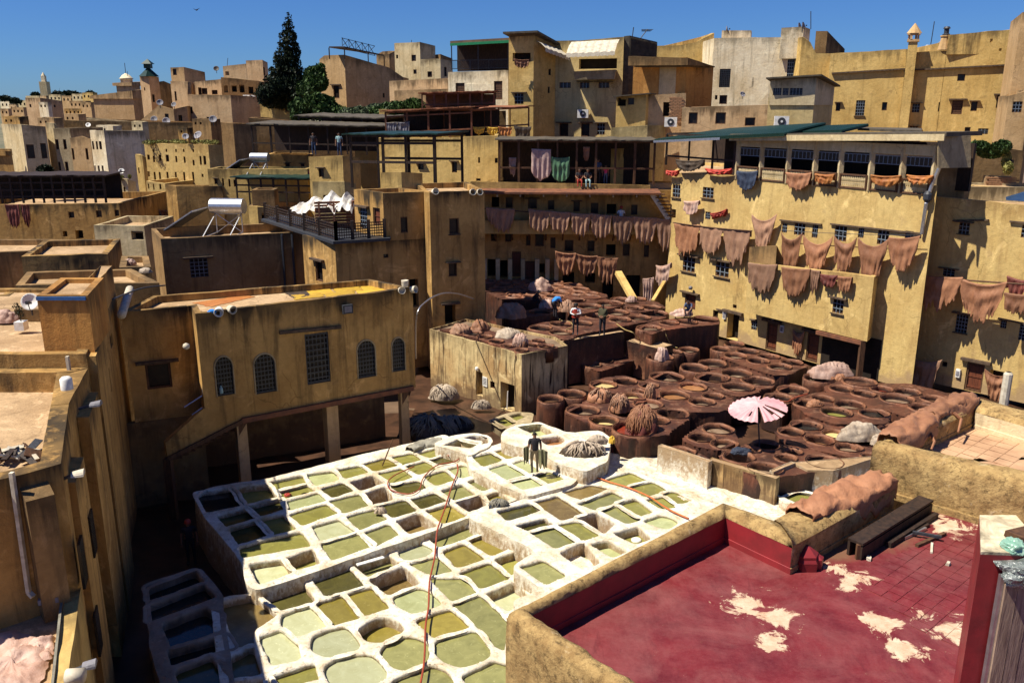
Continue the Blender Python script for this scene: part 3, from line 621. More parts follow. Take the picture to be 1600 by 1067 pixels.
# reed pergolas
pg = 'reed-roofed drying sheds'
def at(px, py, Y): return ZY(px, py, Y)
pergola('drying_shed', 'dark lean-to shed with a pale sloping roof left of centre', 'shed', at(396,238,68), at(604,243,66), 4, 2.0, nx=8, rails=(.35,), roofmat='sheet', infill='woodd', slope=.15)
pergola('drying_shed', 'slatted upper canopy above the dark lean-to shed', 'shed', at(468,205,72), at(600,210,70), 4, 1.1, nx=5, rails=(), roofmat='sheet', infill='woodd', slope=.15)
block('house', 'brown upper wall behind the dark lean-to shed', 'house', [(388,184),(470,190),(560,205)], 80, [5,5], 'brown', depth=4)
block('house', 'stubby yellow wall above the slatted canopy', 'house', [(552,184),(600,183),(615,187)], 76, [-15,30], 'ochre', depth=3)
sw, W = block('house', 'stained yellow wall house under the reed-roofed sheds', 'house', [(590,216),(700,215),(778,212)], 65, [-20,-20], 'ochre', depth=8, wins={0:[(653,256,662,265,'fl')],1:[(706,253,714,270,'fl'),(747,246,750,255,'f'),(773,247,778,255,'f'),(744,279,751,283,'f')]})
pergola('drying_shed', 'red-brown reed-roofed drying shed with purple railings', 'shed', at(604,220,65.5), at(737,214,64.5), 5, 2.0, nx=5, rails=(.28,.85), roofmat='reed', mat='rust', infill='woodd')
pergola('drying_shed', 'lower reed shed with yellow and orange cloths hung in it', 'shed', at(737,212,64.8), at(826,206,67), 5, 1.75, nx=4, rails=(.3,), roofmat='reed', mat='rust', infill='woodd')
pergola('drying_shed', 'small upper shed of red latticed panels', 'shed', at(660,175,72), at(772,172,72), 4, 1.35, nx=7, rails=(.4,), roofmat='reed', mat='rust', infill='rust')
block('house', 'brown support wall behind the upper latticed shed', 'house', [(655,176),(790,174)], 71.8, [0], 'brown', depth=5)
block('chimney', 'short square ochre chimney among the hedge, left one', 'chimney', [(592,171),(604,171)], 78, [-10], 'ochre', zb=8, depth=.7, par=.05)
block('chimney', 'short square ochre chimney among the hedge, right one', 'chimney', [(637,172),(655,172)], 79, [-10], 'ochre', zb=8, depth=.7, par=.05)
pergola('pergola', 'bare tall dark post frame with a thin roof in front of the yellow wall', 'pergola', at(551,293,54), at(680,296,52), 4, 3.1, nx=4, rails=(.5,.86), roofmat='tile', over=.35, t=.16)
pergola('pergola', 'low dark timber shelter with green roof behind the balustrade', 'pergola', at(372,320,64), at(488,322,63), 4, 1.9, nx=7, rails=(.5,.75), roofmat='tile', infill='woodd')
block('house', 'small sunlit room on the roof under the tall post frame', 'house', [(595,270),(627,269),(660,271)], 49, [-18,38], 'ochre', zb=8, depth=2)
# ------------------------------------------------------------------ the back building with galleries
YB = 58
bA, bB = Vector((-3.2, YB, 0)), Vector((12.0, YB-.6, 0))
def hb(x, y): return hit(x, y, bA, bB)
z1 = hb(880, 297).z
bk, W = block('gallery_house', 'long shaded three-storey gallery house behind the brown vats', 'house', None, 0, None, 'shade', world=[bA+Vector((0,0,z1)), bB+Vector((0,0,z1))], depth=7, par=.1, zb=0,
  wins={0:[(768,308,780,324,'d'),(790,308,801,325,'f'),(825,311,839,326,'fl'),(856,313,866,328,'f'),(896,315,906,331,'fl'),(923,317,935,334,'f'),(948,319,963,335,'d'),(986,320,996,336,'f'),
   (767,362,776,377,'f'),(789,362,799,378,'f'),(822,368,829,384,'f'),(836,365,850,385,'f'),(860,371,868,388,'f'),(882,375,896,393,'f'),(918,376,929,393,'f'),(947,382,962,400,'d'),(973,381,984,400,'f'),(1006,383,1014,402,'f'),
   (762,405,776,432,'d'),(781,407,793,434,'d'),(800,393,814,432,'D'),(820,408,836,439,'D'),(842,412,851,427,'d'),(879,425,897,448,'d'),(914,427,930,442,'d'),(941,430,958,467,'d'),(978,430,1000,470,'d')]})
# balcony slab, its parapet, eaves and posts
def facing(pA, pB): 
    u = (pB-pA); u.z = 0; u.normalize(); return u, Vector((u.y, -u.x, 0))
u_, n_ = facing(bA, bB)
q0, q1 = hit(757, 360, bA+n_*1.1, bB+n_*1.1), hit(1045, 372, bA+n_*1.1, bB+n_*1.1)
zt = hit(880, 345, bA+n_*1.1, bB+n_*1.1).z; zl = hit(880, 366, bA+n_*1.1, bB+n_*1.1).z
Lg = 11.9; g0 = bA+n_*1.1+u_*.6
vs, fs, gr, dm = [], [], [], []
facade(g0, g0+u_*Lg, zt, zt, zl, [], 1.0, vs, fs, gr, dm)
n0 = len(vs); vs += [g0+Vector((0,0,zt)), g0+u_*Lg+Vector((0,0,zt)), g0+u_*Lg-n_*.15+Vector((0,0,zt)), g0-n_*.15+Vector((0,0,zt)), g0+Vector((0,0,zl)), g0+u_*Lg+Vector((0,0,zl)), g0+u_*Lg-n_*1.1+Vector((0,0,zl)), g0-n_*1.1+Vector((0,0,zl)), g0-n_*.15+Vector((0,0,zl+.1)), g0+u_*Lg-n_*.15+Vector((0,0,zl+.1)), g0-n_*1.1+Vector((0,0,zl+.1)), g0+u_*Lg-n_*1.1+Vector((0,0,zl+.1))]
fs += [(n0,n0+1,n0+2,n0+3),(n0+4,n0+7,n0+6,n0+5),(n0+3,n0+2,n0+9,n0+8),(n0+8,n0+9,n0+11,n0+10),(n0+1,n0+5,n0+6,n0+2)]
obj('balcony_parapet', vs, fs, M['ochre'], bk, attrs={'grime': gr+[.5]*12, 'damp_or_highlight': dm+[0]*12})
for k in range(11):
    p = g0+u_*(.4+k*1.12)-n_*1.1; a = MB(); a.beam(p+Vector((0,0,zl-.55)), p+n_*1.0+Vector((0,0,zl-.03)), .1); a.make('bracket', M['wood'], bk)
ze = z1
slab_roof(bk, [bA+n_*1.7+Vector((-.2,0,ze-.12)), bB+n_*1.7+Vector((-2.4,0,ze-.12)), bB-n_*.1+Vector((-2.4,0,ze-.02)), bA-n_*.1+Vector((-.2,0,ze-.02))], .12, M['rust'], 'eaves')
for k in range(9):
    p = bA+n_*1.25+u_*(.8+k*1.5); a = MB(); a.beam(p+Vector((0,0,ze-.13)), p+n_*.15+Vector((0,0,ze-.3)), .09); a.make('eaves_peg', M['canvas'], bk)
for x in (758,778,797,817,839,855,869):
    q = hb(x, 430); a = MB(); a.beam(Vector((q.x, q.y-.2, 0)), Vector((q.x, q.y-.2, hb(x, 404).z)), .28); o = a.make('pillar', M['cream'], bk)
# roof terrace above the gallery with rugs
tz = hb(880, 290).z; tA = bA+Vector((0,0,tz))-n_*.1; tB = bB+Vector((-2.2,0,tz))-n_*.1
block('terrace_parapet', 'stained ochre parapet of the rug terrace', 'parapet', None, 0, None, 'ochre', world=[hb(735,284)+n_*.05, hb(1016,290)+n_*.05], depth=.35, zb=z1+.01, par=.02, pth=.02)
tp, _, _ = pergola('terrace_shelter', 'long open timber shelter hung with rugs and cloths', 'shelter', hb(780,288)-n_*.5, hb(1022,290)-n_*.5, 5, 2.75, nx=9, rails=(.38,), roofmat='sheet', mat='wood', t=.13)
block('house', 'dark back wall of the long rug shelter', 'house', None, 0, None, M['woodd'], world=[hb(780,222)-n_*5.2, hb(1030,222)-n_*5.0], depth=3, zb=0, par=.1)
block('house', 'yellow room end inside the rug shelter', 'house', [(955,233),(975,232)], 62.6, [0], 'ochre', depth=.5, zb=tz-.5)
ot = thing('stair_flight', 'thin open stair rising from the gallery to the terrace', 'stairs', hb(1040,340)+n_*.6)
s0, s1 = hb(1015,300)+n_*1.4, hb(1043,343)+n_*1.4; a = MB(); a.beam(s0, s1, .12, .3); a.make('stringer', M['canvas'], ot)
for i in range(8): p = s0.lerp(s1, (i+.5)/8)+Vector((.35,0,.1)); a = MB(); a.box(p, (.75,.3,.06)); a.make('tread', M['wood'], ot)
# ------------------------------------------------------------------ the yellow building
A0, A1 = P(1140,530,0), P(1268,566,0); uy = (A1-A0).normalized(); ny_ = Vector((uy.y, -uy.x, 0))
def hy(x, y, o=0.): return hit(x, y, A0+ny_*o, A1+ny_*o)
yl, yr = hy(1050,270), hy(1465,290)
YW = [(1051,289,1063,309,'gb'),(1098,293,1115,310,'gb'),(1102,331,1110,343,'g'),(1049,327,1056,341,'d'),(1067,401,1086,425,'glb'),(1118,409,1139,433,'glb'),(1175,449,1192,465,'g'),(1247,457,1260,476,'g'),
 (1222,349,1230,364,'g'),(1241,349,1258,368,'g'),(1269,350,1278,372,'g'),(1304,353,1323,377,'g'),(1341,355,1350,372,'g'),(1371,358,1389,383,'g'),(1414,361,1427,375,'g'),
 (1070,459,1087,483,'Dl'),(1114,485,1122,496,'f'),(1145,476,1151,482,'f'),(1136,490,1154,531,'dl'),(1174,500,1183,516,'g'),(1197,504,1214,550,'Dl'),(1260,520,1279,566,'Dl')]
yb, W = block('dye_house', 'big sunlit yellow building with a window loggia along its top', 'building', None, 0, None, 'yellow', world=[yl, yr, yr+Vector((1.2,9,0))], zb=0, depth=8, par=.1, wins={0: YW}, sub=1.2, back=[yl+Vector((3,11,0))])
for x0,y0,x1,y1 in ((1219,344,1284,351),(1298,350,1438,365),(1172,499,1182,500),(1120,483,1160,491)):
    p, q = hy(x0,y0,.05), hy(x1,y1,.05); a = MB(); a.beam(p, q, .14, .07); a.make('lintel', M['lintel'], yb)
# loggia
lt_ = thing('loggia', 'top-floor loggia of cream posts, lattice panels and small-paned windows', 'loggia', hy(1300,280))
zf, zr_, ztt = W[0].z, hy(1150,232).z, hy(1150,215).z
xp = [1150, 1187, 1229, 1271, 1311, 1359, 1408, 1458]
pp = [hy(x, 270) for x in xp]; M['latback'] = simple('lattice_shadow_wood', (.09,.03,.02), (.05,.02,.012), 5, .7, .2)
for i, p in enumerate(pp):
    a = MB(); b = Vector((p.x, p.y, zf-.05)); a.beam(b-ny_*.1, Vector((b.x, b.y, ztt))-ny_*.1, .24, .24); a.make('post', M['cream'], lt_)
a = MB(); a.beam(Vector((pp[0].x, pp[0].y, ztt-.25))-ny_*.11, Vector((pp[-1].x, pp[-1].y, ztt-.25))-ny_*.11, .2, .5); a.make('header', M['cream'], lt_)
lat = bpy.data.meshes.new('lattice'); lm = MB()
for i in range(14): 
    lm.beam((i/14, 0, 0), ((i+1)/14, 0, 1), .02); lm.beam((i/14, 0, 1), ((i+1)/14, 0, 0), .02); lm.beam((i/14,0,0),(i/14,0,1),.018)
for z in (.02,.34,.67,.98): lm.beam((0,0,z),(1,0,z), .035)
lat.from_pydata([tuple(v) for v in lm.v], [], lm.f); lat.materials.append(M['cream'])
trm = bpy.data.meshes.new('transom'); lm = MB()
for i in range(7): ub(lm, i/6-.012, i/6+.012, -.05, .0, 0, 1)
for z in (0,.97): ub(lm, 0, 1, -.05, .01, z-.04, z+.05)
trm.from_pydata([tuple(v) for v in lm.v], [], lm.f); trm.materials.append(M['bars'])
zs_ = hy(1300, 269); M['pale'] = M['cream']
for i in range(7):
    p, q = pp[i]+uy*.13, pp[i+1]-uy*.13; L = (q-p).dot(uy)
    a = MB(); m_ = (p+q)/2
    for e in (p, q): a.beam(Vector((e.x, e.y, zf)), Vector((e.x, e.y, zf+.72)), .12)
    a.beam(Vector((p.x, p.y, zf+.7)), Vector((q.x, q.y, zf+.7)), .1, .08); a.beam(Vector((p.x, p.y, zf+.05)), Vector((q.x, q.y, zf+.05)), .1, .08)
    pn = a.make('railing', M['wood'], lt_)
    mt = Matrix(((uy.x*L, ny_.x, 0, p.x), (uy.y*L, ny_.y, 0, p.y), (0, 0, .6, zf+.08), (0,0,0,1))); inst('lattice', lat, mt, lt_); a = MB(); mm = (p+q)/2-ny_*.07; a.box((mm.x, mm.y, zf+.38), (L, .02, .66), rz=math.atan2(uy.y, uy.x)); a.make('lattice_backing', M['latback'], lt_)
    mt = Matrix(((uy.x*L, ny_.x, 0, p.x-ny_.x*.1), (uy.y*L, ny_.y, 0, p.y-ny_.y*.1), (0, 0, .42, ztt-1.0), (0,0,0,1))); inst('transom_window', trm, mt, lt_)
    a = MB(); c = m_-ny_*.12; a.box((c.x, c.y, ztt-.79), (L, .02, .4), rz=math.atan2(uy.y, uy.x)); a.make('transom_glass', M['glass'], lt_)
bw = [pp[0]-ny_*3.5-uy*4, pp[-1]-ny_*3.5]; c = (bw[0]+bw[1])/2; a = MB(); a.box((c.x, c.y, (zf+ztt)/2), ((bw[1]-bw[0]).length, .2, ztt-zf), rz=math.atan2(uy.y, uy.x)); a.make('back_wall', M['woodd'], lt_)  # dark wood tone stands in for the shade inside the loggia
a = MB(); c = pp[0]-uy*.3-ny_*2; a.box((c.x, c.y, (zf+ztt)/2), (.15, 3.8, ztt-zf), rz=math.atan2(uy.y, uy.x)); a.make('added_end_wall', M['woodd'], lt_)  # wall added to keep the sun off the loggia interior
slab_roof(lt_, [hy(1140,215,.55), hy(1478,214,.55), hy(1478,214,.55)-ny_*3.2, hy(1140,215,.55)-ny_*3.2], .2, M['sheet'])
a = MB(); a.beam(hy(1140,216,.58), hy(1476,215,.58), .08, .3); a.make('fascia', M['cream'], lt_)
# left open dark part with green roof
pergola('open_loft', 'dark open loft left of the loggia under a green tiled roof', 'loft', hy(1037,258)-ny_*.2, hy(1148,268)-ny_*.2, 4.5, 1.95, nx=4, rails=(.3,), roofmat=None, infill='woodd')
gt = thing('tiled_roof', 'large sloping roof of dark green tiles above the open loft', 'roof', hy(1110,210))
e0, e1 = hy(1022,222,.8), hy(1225,213,.8); r0_, r1_ = e0-ny_*4+Vector((2.0,0,.62)), e1-ny_*4+Vector((-.3,0,.5))
slab_roof(gt, [e0, e1, r1_, r0_], .04, M['tile'])
N_ = 60; a = MB()
for i in range(N_):
    p, q = e0.lerp(e1, (i+.5)/N_), r0_.lerp(r1_, (i+.5)/N_); a.tube([p+Vector((0,0,.1)), p.lerp(q,.5)+Vector((0,0,.13)), q+Vector((0,0,.1))], .085, 6)
tag(a.make('tile_rows', M['tile'], gt), kind='stuff')
a = MB(); a.beam(e0+Vector((0,0,.02)), e0.lerp(e1,.55)+Vector((0,0,.02)), .12, .14); a.make('gutter', M['steel'], gt)
gt2 = thing('tiled_roof', 'smaller green tiled roof in front of the grey stair house', 'roof', hy(1250,205))
e0, e1 = hy(1185,212,-.8), hy(1315,208,-.8); r0_, r1_ = e0-ny_*2+Vector((.2,0,.3)), e1-ny_*2+Vector((.2,0,.3)); slab_roof(gt2, [e0, e1, r1_, r0_], .1, M['tile'])
a = MB()
for i in range(40):
    p, q = e0.lerp(e1, (i+.5)/40), r0_.lerp(r1_, (i+.5)/40); a.tube([p+Vector((0,0,.1)), q+Vector((0,0,.1))], .07, 6)
tag(a.make('tile_rows', M['tile'], gt2), kind='stuff')
slab_roof(thing('flat_canopy', 'small flat grey canopy above the right end of the loggia', 'canopy', hy(1400,205)), [hy(1340,204,-3), hy(1440,208,-3), hy(1440,204,-6), hy(1340,202,-6)], .12, M['sheet'])
# grey side board and drain pipe at the end of the loggia
t = thing('side_board', 'grey metal board closing the right end of the loggia', 'board', hy(1480,240))
b0, b1 = hy(1466,213,.5), hy(1466,263,.5); e = Vector((1.75,.45,0)); a = MB(); a.add([b1, b1+e, b0+e, b0, b1+Vector((0,.08,0)), b1+e+Vector((0,.08,0)), b0+e+Vector((0,.08,0)), b0+Vector((0,.08,0))], [(0,1,2,3),(7,6,5,4),(0,4,5,1),(1,5,6,2),(2,6,7,3),(3,7,4,0)]); a.make('board', M['rust'] if 0 else M['grey'], t)
pts = [hy(1468,262,.15), hy(1456,290,.15), hy(1449,310,.2), hy(1447,318,.25), hy(1440,366,.15)]
t = thing('drain_pipe', 'grey drain pipe with a swollen joint at the right corner of the yellow building', 'pipe', pts[-1]); a = MB(); a.tube(pts, .09, 8); a.make('pipe', M['steel'], t); a = MB(); a.lathe(pts[2]-Vector((0,0,.2)), [(.1,0),(.2,.15),(.2,.4),(.1,.55)], 10); a.make('joint', M['iron'], t)
block('house', 'dark stained side house behind the right corner of the loggia', 'house', [(1462,262),(1512,262),(1520,262)], 44.5, [-10,30], 'brown', zb=0, depth=5)
block('house', 'dark ruined wall with bushes right of the loggia', 'house', [(1500,226),(1560,230),(1600,236)], 52, [-5,-5], 'brown', depth=4)
# overhanging box on the yellow building
oA, oB, oC = hy(1170,409,.9), hy(1366,433,.9), hy(1376,422,-.3)
oz = hy(1270,513,.9).z
bxo, W = block('overhang_box', 'projecting yellow box storey over the dark passage', 'house', None, 0, None, 'yellow', world=[oA, oB+Vector((0,0,0)), Vector((oC.x, oC.y, oB.z))], zb=oz, par=.45, wins={0:[(1301,467,1318,490,'glb')]}, back=[oA-ny_*.9])
ps = [(1282,518),(1340,533)]
a = MB(); a.beam(hy(1276,519,.92), hy(1347,536,.92), .16, .2); a.make('edge_beam', M['rust'], bxo)
dk = thing('passage', 'dark open passage under the projecting yellow box', 'passage', hy(1315,560)); c0, c1 = hy(1282,560,.03), hy(1375,560,.03)
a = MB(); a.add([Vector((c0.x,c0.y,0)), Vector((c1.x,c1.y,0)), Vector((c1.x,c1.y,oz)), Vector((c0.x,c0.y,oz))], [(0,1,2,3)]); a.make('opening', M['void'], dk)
for x in (1345,):
    q = hy(x, 560, .85); a = MB(); a.beam(Vector((q.x,q.y,0)), Vector((q.x,q.y,oz)), .25); a.make('post', M['wood'], dk)
# right-hand yellow building
B0, B1 = P(1480,603,0), P(1600,630,0); vb = (B1-B0).normalized(); nb = Vector((vb.y,-vb.x,0))
def hr(x, y, o=0.): return hit(x, y, B0+nb*o, B1+nb*o)
rl = hr(1475,308); r2 = hr(1700,330); base_l = hr(1392,598)
yr2, W = block('dye_house', 'second yellow building at the right edge with dark stained parapet', 'building', None, 0, None, 'yellow', world=[Vector((base_l.x, base_l.y, rl.z))-vb*.2+Vector((0,0,0)), r2], zb=0, depth=8, par=.5, sub=1.2,
  wins={0:[(1498,348,1515,366,'glb'),(1596,352,1610,372,'g'),(1473,420,1492,432,'gl'),(1419,474,1433,489,'d'),(1493,491,1512,520,'hlb'),(1563,500,1573,513,'gl'),(1592,506,1612,533,'h'),(1394,524,1419,575,'Dl'),(1508,566,1536,617,'Dl'),(1472,565,1480,573,'f'),(1545,580,1580,600,'d')]})
for x0,y0,x1,y1 in ((1489,345,1545,344),(1578,346,1612,349),(1560,497,1612,508)):
    p, q = hr(x0,y0,.05), hr(x1,y1,.05); a = MB(); a.beam(p, q, .14, .07); a.make('lintel', M['lintel'], yr2)
block('low_wall', 'pale grey parapet on the roof of the second yellow building', 'wall', [(1510,292),(1620,293)], 48, [-25], 'grey', zb=8, depth=3, par=.1)
bwl, W = block('brick_wall', 'broken red brick wall in front of the ruined wall', 'wall', [(1540,275),(1582,277)], 50, [-15], 'pink', zb=8, depth=.5, par=.02, pth=.02)
A, B = W[0], W[1]; u2 = (B-A); u2.z = 0; L2 = u2.length; u2.normalize()
for r_ in range(6):
    for k in range(5): inst('brick', bme, Matrix.Translation(A+u2*(.2+k*.31+(r_%2)*.14)+Vector((u2.y,-u2.x,0))*.03-Vector((0,0,.1+r_*.12))) @ Matrix.Rotation(math.atan2(u2.y,u2.x),4,'Z'), bwl)
t = thing('solar_panel', 'corner of a blue solar panel at the right edge above the yellow building', 'solar panel', hr(1590,300)); q = ZY(1572,313,44); a = MB(); a.add([q, q+Vector((1.6,-.9,-.05)), q+Vector((1.6,.4,.55)), q+Vector((.3,.6,.1))], [(0,1,2,3)]); a.make('panel', simple('solar_glass', (.02,.04,.09), (.03,.06,.12), 4, .2, 0), t)
# ------------------------------------------------------------------ centre left: tower building, heater block, arch building
tA, W = block('terrace_block', 'lower block of the shaded tower building carrying the balustrade terrace', 'building', [(472,367),(523,375),(700,365)], 46.3, [-48,24], 'shade', flat=True, par=.12, zb=0, topj=.02,
   wins={0:[(493,408,504,440,'fl')],1:[(599,397,607,403,'f'),(640,436,654,480,'d')]})
TF = (W[1], W[2]); zt_ = W[0].z
def htf(x, y, o=0.):
    u = (TF[1]-TF[0]); u.z = 0; u.normalize(); n = Vector((u.y,-u.x,0)); return hit(x, y, TF[0]+n*o, TF[1]+n*o)
c1 = htf(598,302); c0 = None
d50 = Vector((math.cos(R(-48)), math.sin(R(-48)), 0)); l0 = hit(553,303,c1,c1+d50); r0 = htf(664,301)
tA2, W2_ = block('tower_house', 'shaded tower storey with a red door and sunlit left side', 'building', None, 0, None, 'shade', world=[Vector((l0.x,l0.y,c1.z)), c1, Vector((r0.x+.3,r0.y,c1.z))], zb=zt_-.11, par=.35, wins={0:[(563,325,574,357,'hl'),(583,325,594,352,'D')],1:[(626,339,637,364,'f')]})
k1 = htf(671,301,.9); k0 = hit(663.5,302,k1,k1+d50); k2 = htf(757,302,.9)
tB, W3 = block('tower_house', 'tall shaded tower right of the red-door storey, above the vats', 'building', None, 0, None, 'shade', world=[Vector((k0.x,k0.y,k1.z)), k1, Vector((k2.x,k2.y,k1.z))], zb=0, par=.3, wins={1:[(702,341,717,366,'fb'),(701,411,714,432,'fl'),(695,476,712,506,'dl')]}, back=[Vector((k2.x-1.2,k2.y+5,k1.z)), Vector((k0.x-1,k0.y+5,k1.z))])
# balustrade
bl = thing('balustrade', 'dark carved balustrade around the tower terrace', 'balustrade', W[1])
e0 = ZY(416,351,52.5); path = [Vector((e0.x, e0.y, zt_+.05)), W[1]+Vector((.1,-.1,.05)), htf(601,360)]; path[2].z = zt_+.05
slab_roof(bl, [path[0]+Vector((-.2,-.3,-.1)), path[1]+Vector((-.1,-.35,-.1)), path[2]+Vector((.3,-.3,-.1)), path[2]+Vector((.3,1.5,-.1)), path[0]+Vector((.4,2,-.1))], .14, M['iron'], 'slab')
for s, N_ in ((0,5),(1,3)):
    for i in range(N_+1):
        p = path[s].lerp(path[s+1], i/N_); a = MB(); a.beam(p, p+Vector((0,0,1.0)), .16); a.make('post', M['woodd'], bl)
    for i in range(N_):
        p, q = path[s].lerp(path[s+1], i/N_), path[s].lerp(path[s+1], (i+1)/N_); a = MB()
        for z in (.12,.28,.42,.56,.7,.85): a.beam(p+Vector((0,0,z)), q+Vector((0,0,z)), .04, .05)
        for k in range(7): r = p.lerp(q, (k+.5)/7); a.beam(r+Vector((0,0,.1)), r+Vector((0,0,.86)), .03)
        a.make('panel', M['woodd'], bl)
M['tarp'] = simple('pale_tarpaulin', (.72,.70,.66), (.45,.40,.33), 1.5, .8, .3)
tc = thing('tent', 'peaked white and tan canvas tent over reed walls on the terrace', 'tent', ZY(522,345,49))
vs = []; fs = []; nx_, ny2 = 34, 14; tl, tr_ = ZY(458,333,50.5), ZY(556,335,48.6)
for j in range(ny2+1):
    for i in range(nx_+1):
        u, v = i/nx_, j/ny2; p = tl.lerp(tr_, u)+Vector((0,3.2*v-1.2,0))
        pk = max(1.35*max(0,1-abs(u-.62)/.28), 1.25*max(0,1-abs(u-.85)/.25), .95*max(0,1-abs(u-.35)/.3), .5*max(0,1-abs(u-.12)/.2))*math.sin(math.pi*min(1,.12+v*.8))
        vs.append(p+Vector((0,0,.15+pk*.85+.12*noise.noise(p*2.2)+.07*math.sin(u*60+3*v)*(1-v)-(.5 if j == 0 else 0)*abs(noise.noise(p*3)))))
for j in range(ny2):
    for i in range(nx_): q = j*(nx_+1)+i; fs.append((q,q+1,q+nx_+2,q+nx_+1))
obj('canvas', vs, fs, M['tarp'], tc)
a = MB(); mid = ZY(536,352,48.4)
for i in range(9): a.box((mid.x, mid.y, zt_+.15+i*.17), (3.0,.12,.13), rz=R(14), j=.02)
a.make('reed_wall', M['reed'], tc)
for x in (500,523,552): q = ZY(x,350,48.0); a = MB(); a.beam(Vector((q.x,q.y,zt_)), Vector((q.x,q.y,zt_+1.6)), .09); a.make('pole', M['rust'], tc)
# heater block
sb, WS = block('house', 'dark flat-roofed block carrying the big solar water heater', 'house', [(236,357),(250,364),(474,358)], 50.2, [-62,20], 'brown', flat=True, par=.5, zb=0, wins={1:[(297,404,325,433,'hl')]})
a = MB()
for x in (441,457): p = hit(x,366,WS[1],WS[2])+Vector((0,-.1,0)); a.tube([p, Vector((p.x,p.y,3))], .07, 6)
a.make('pipe', M['iron'], sb)
def heater(label, px, py, Y, L, r, ang, panel=True):
    c = ZY(px, py, Y); t = thing('water_heater', label, 'water heater', c-Vector((0,0,1)))
    d = Vector((math.cos(ang), math.sin(ang), 0)); n = Vector((-d.y, d.x, 0))
    a = MB(); K = 18; A = c-d*L/2; B = c+d*L/2
    a.tube([A-d*.05, A, B, B+d*.05], r, K); a.make('tank', M['steel'], t, False)
    a = MB(); a.tube([A-d*.08, A-d*.055], r*.92, K); a.tube([A-d*.12, A-d*.08], r*.22, 8); a.make('end_cap', M['whitep'], t)
    a = MB(); f = c-n*.0
    for s in (-.42,.42):
        p = c+d*L*s; a.beam(p-Vector((0,0,r)), p-Vector((0,0,r+1.15)), .05); a.beam(p-Vector((0,0,r)), p-n*2.0-Vector((0,0,r+1.15)), .05); a.beam(p-Vector((0,0,r+1.1)), p-n*2.0-Vector((0,0,r+1.15)), .05)
    a.beam(c-d*L*.42-Vector((0,0,r)), c+d*L*.42-Vector((0,0,r)), .05); a.beam(c-d*L*.42-Vector((0,0,r)), c+d*L*.42-Vector((0,0,r+1.1)), .035); a.beam(c+d*L*.42-Vector((0,0,r)), c-d*L*.42-Vector((0,0,r+1.1)), .035)
    a.make('stand', M['steel'], t)
    if panel:
        o = c-d*(L*.9)-n*.3-Vector((0,0,r*.7)); w2 = d*.1
        q = [o-d*1.9-n*.6-Vector((0,0,1.1)), o-d*.0-n*.9-Vector((0,0,.0)), o+n*1.2, o-d*1.9+n*1.4-Vector((0,0,1.1))]
        a = MB(); a.add(q+[v+Vector((0,0,.08)) for v in q], [(0,1,2,3),(7,6,5,4),(0,4,5,1),(1,5,6,2),(2,6,7,3),(3,7,4,0)]); a.make('collector_panel', M['iron'], t)
        a = MB()
        for i in range(4): a.beam(q[i]+Vector((0,0,.09)), q[(i+1)%4]+Vector((0,0,.09)), .07)
        a.make('panel_frame', M['steel'], t)
    return t
heater('large shiny horizontal water heater tank on the dark flat roof', 356, 322, 50.5, 1.85, .44, R(-6))
heater('small horizontal water heater tank behind the weathered parapet', 406, 246, 67, 1.25, .34, R(-6))
# arch building
AA, AB = P(378,750,-.5), P(627,696,-.5); ua = (AB-AA).normalized(); na = Vector((ua.y,-ua.x,0))
def ha(x, y, o=0.): return hit(x, y, AA+na*o, AB+na*o)
zr0 = ha(305,490).z
S0, S1 = P(190,487,zr0), P(299,478,zr0); S2, S3 = ha(305,490), ha(645,462); S2.z = S3.z = zr0
S4, S5 = P(577,436,zr0), P(240,462,zr0); zlow = 2.06
ab, W = block('arch_window_house', 'ochre house on pillars with arched barred windows above the white pits', 'building', None, 0, None, 'shade', world=[S0,S1,S2,S3], back=[S4,S5], zb=zlow, par=.28, sub=1.0, pth=.22,
   wins={0:[(228,567,268,607,'fl')],2:[(336,556,365,618,'a'),(397,552,431,614,'a'),(478,520,515,599,'G'),(558,531,587,590,'a'),(612,527,633,580,'a')]})
a = MB(); a.beam(ha(437,520,.06), ha(533,511,.06), .12, .12); a.make('lintel', M['lintel'], ab)
a = MB(); a.beam(ha(378,657,.05), ha(646,606,.05), .16, .2); a.make('edge_beam', M['rust'], ab)
for x, y1, wd in ((376,665,.42),(516,640,.5),(630,622,.36)):
    q = ha(x, y1, -.3); a = MB(); a.box((q.x, q.y, (zlow-1.6)/2), (wd, wd, zlow+1.6), rz=math.atan2(ua.y,ua.x), j=.02); o = a.make('pillar', M['tan'], ab)
    a = MB(); a.add([q+Vector((0,-.25,zlow-q.z)), q+ua*.5+Vector((0,-.25,zlow-q.z)), q+Vector((0,-.25,zlow-q.z-.7))]+[v+na*-.15 for v in (q+Vector((0,-.25,zlow-q.z)), q+ua*.5+Vector((0,-.25,zlow-q.z)), q+Vector((0,-.25,zlow-q.z-.7)))], [(0,1,2),(5,4,3),(0,3,4,1),(1,4,5,2),(2,5,3,0)]); a.make('bracket', M['wood'], ab)
b0, b1 = S2-na*4.5, S3-na*3.6; bwv = [Vector((b0.x,b0.y,-1.6)), Vector((b1.x,b1.y,-1.6)), Vector((b1.x,b1.y,zlow)), Vector((b0.x,b0.y,zlow))]
obj('rear_wall', bwv, [(0,1,2,3)], M['brown'], ab, attrs={'grime':[0]*4,'damp_or_highlight':[1,1,0,0]})
sq = [Vector((p.x,p.y,zlow)) for p in (S0,S1,S2,S3,S4,S5)]; obj('ceiling', sq, [(5,4,3,2,1,0)], M['woodd'], ab)
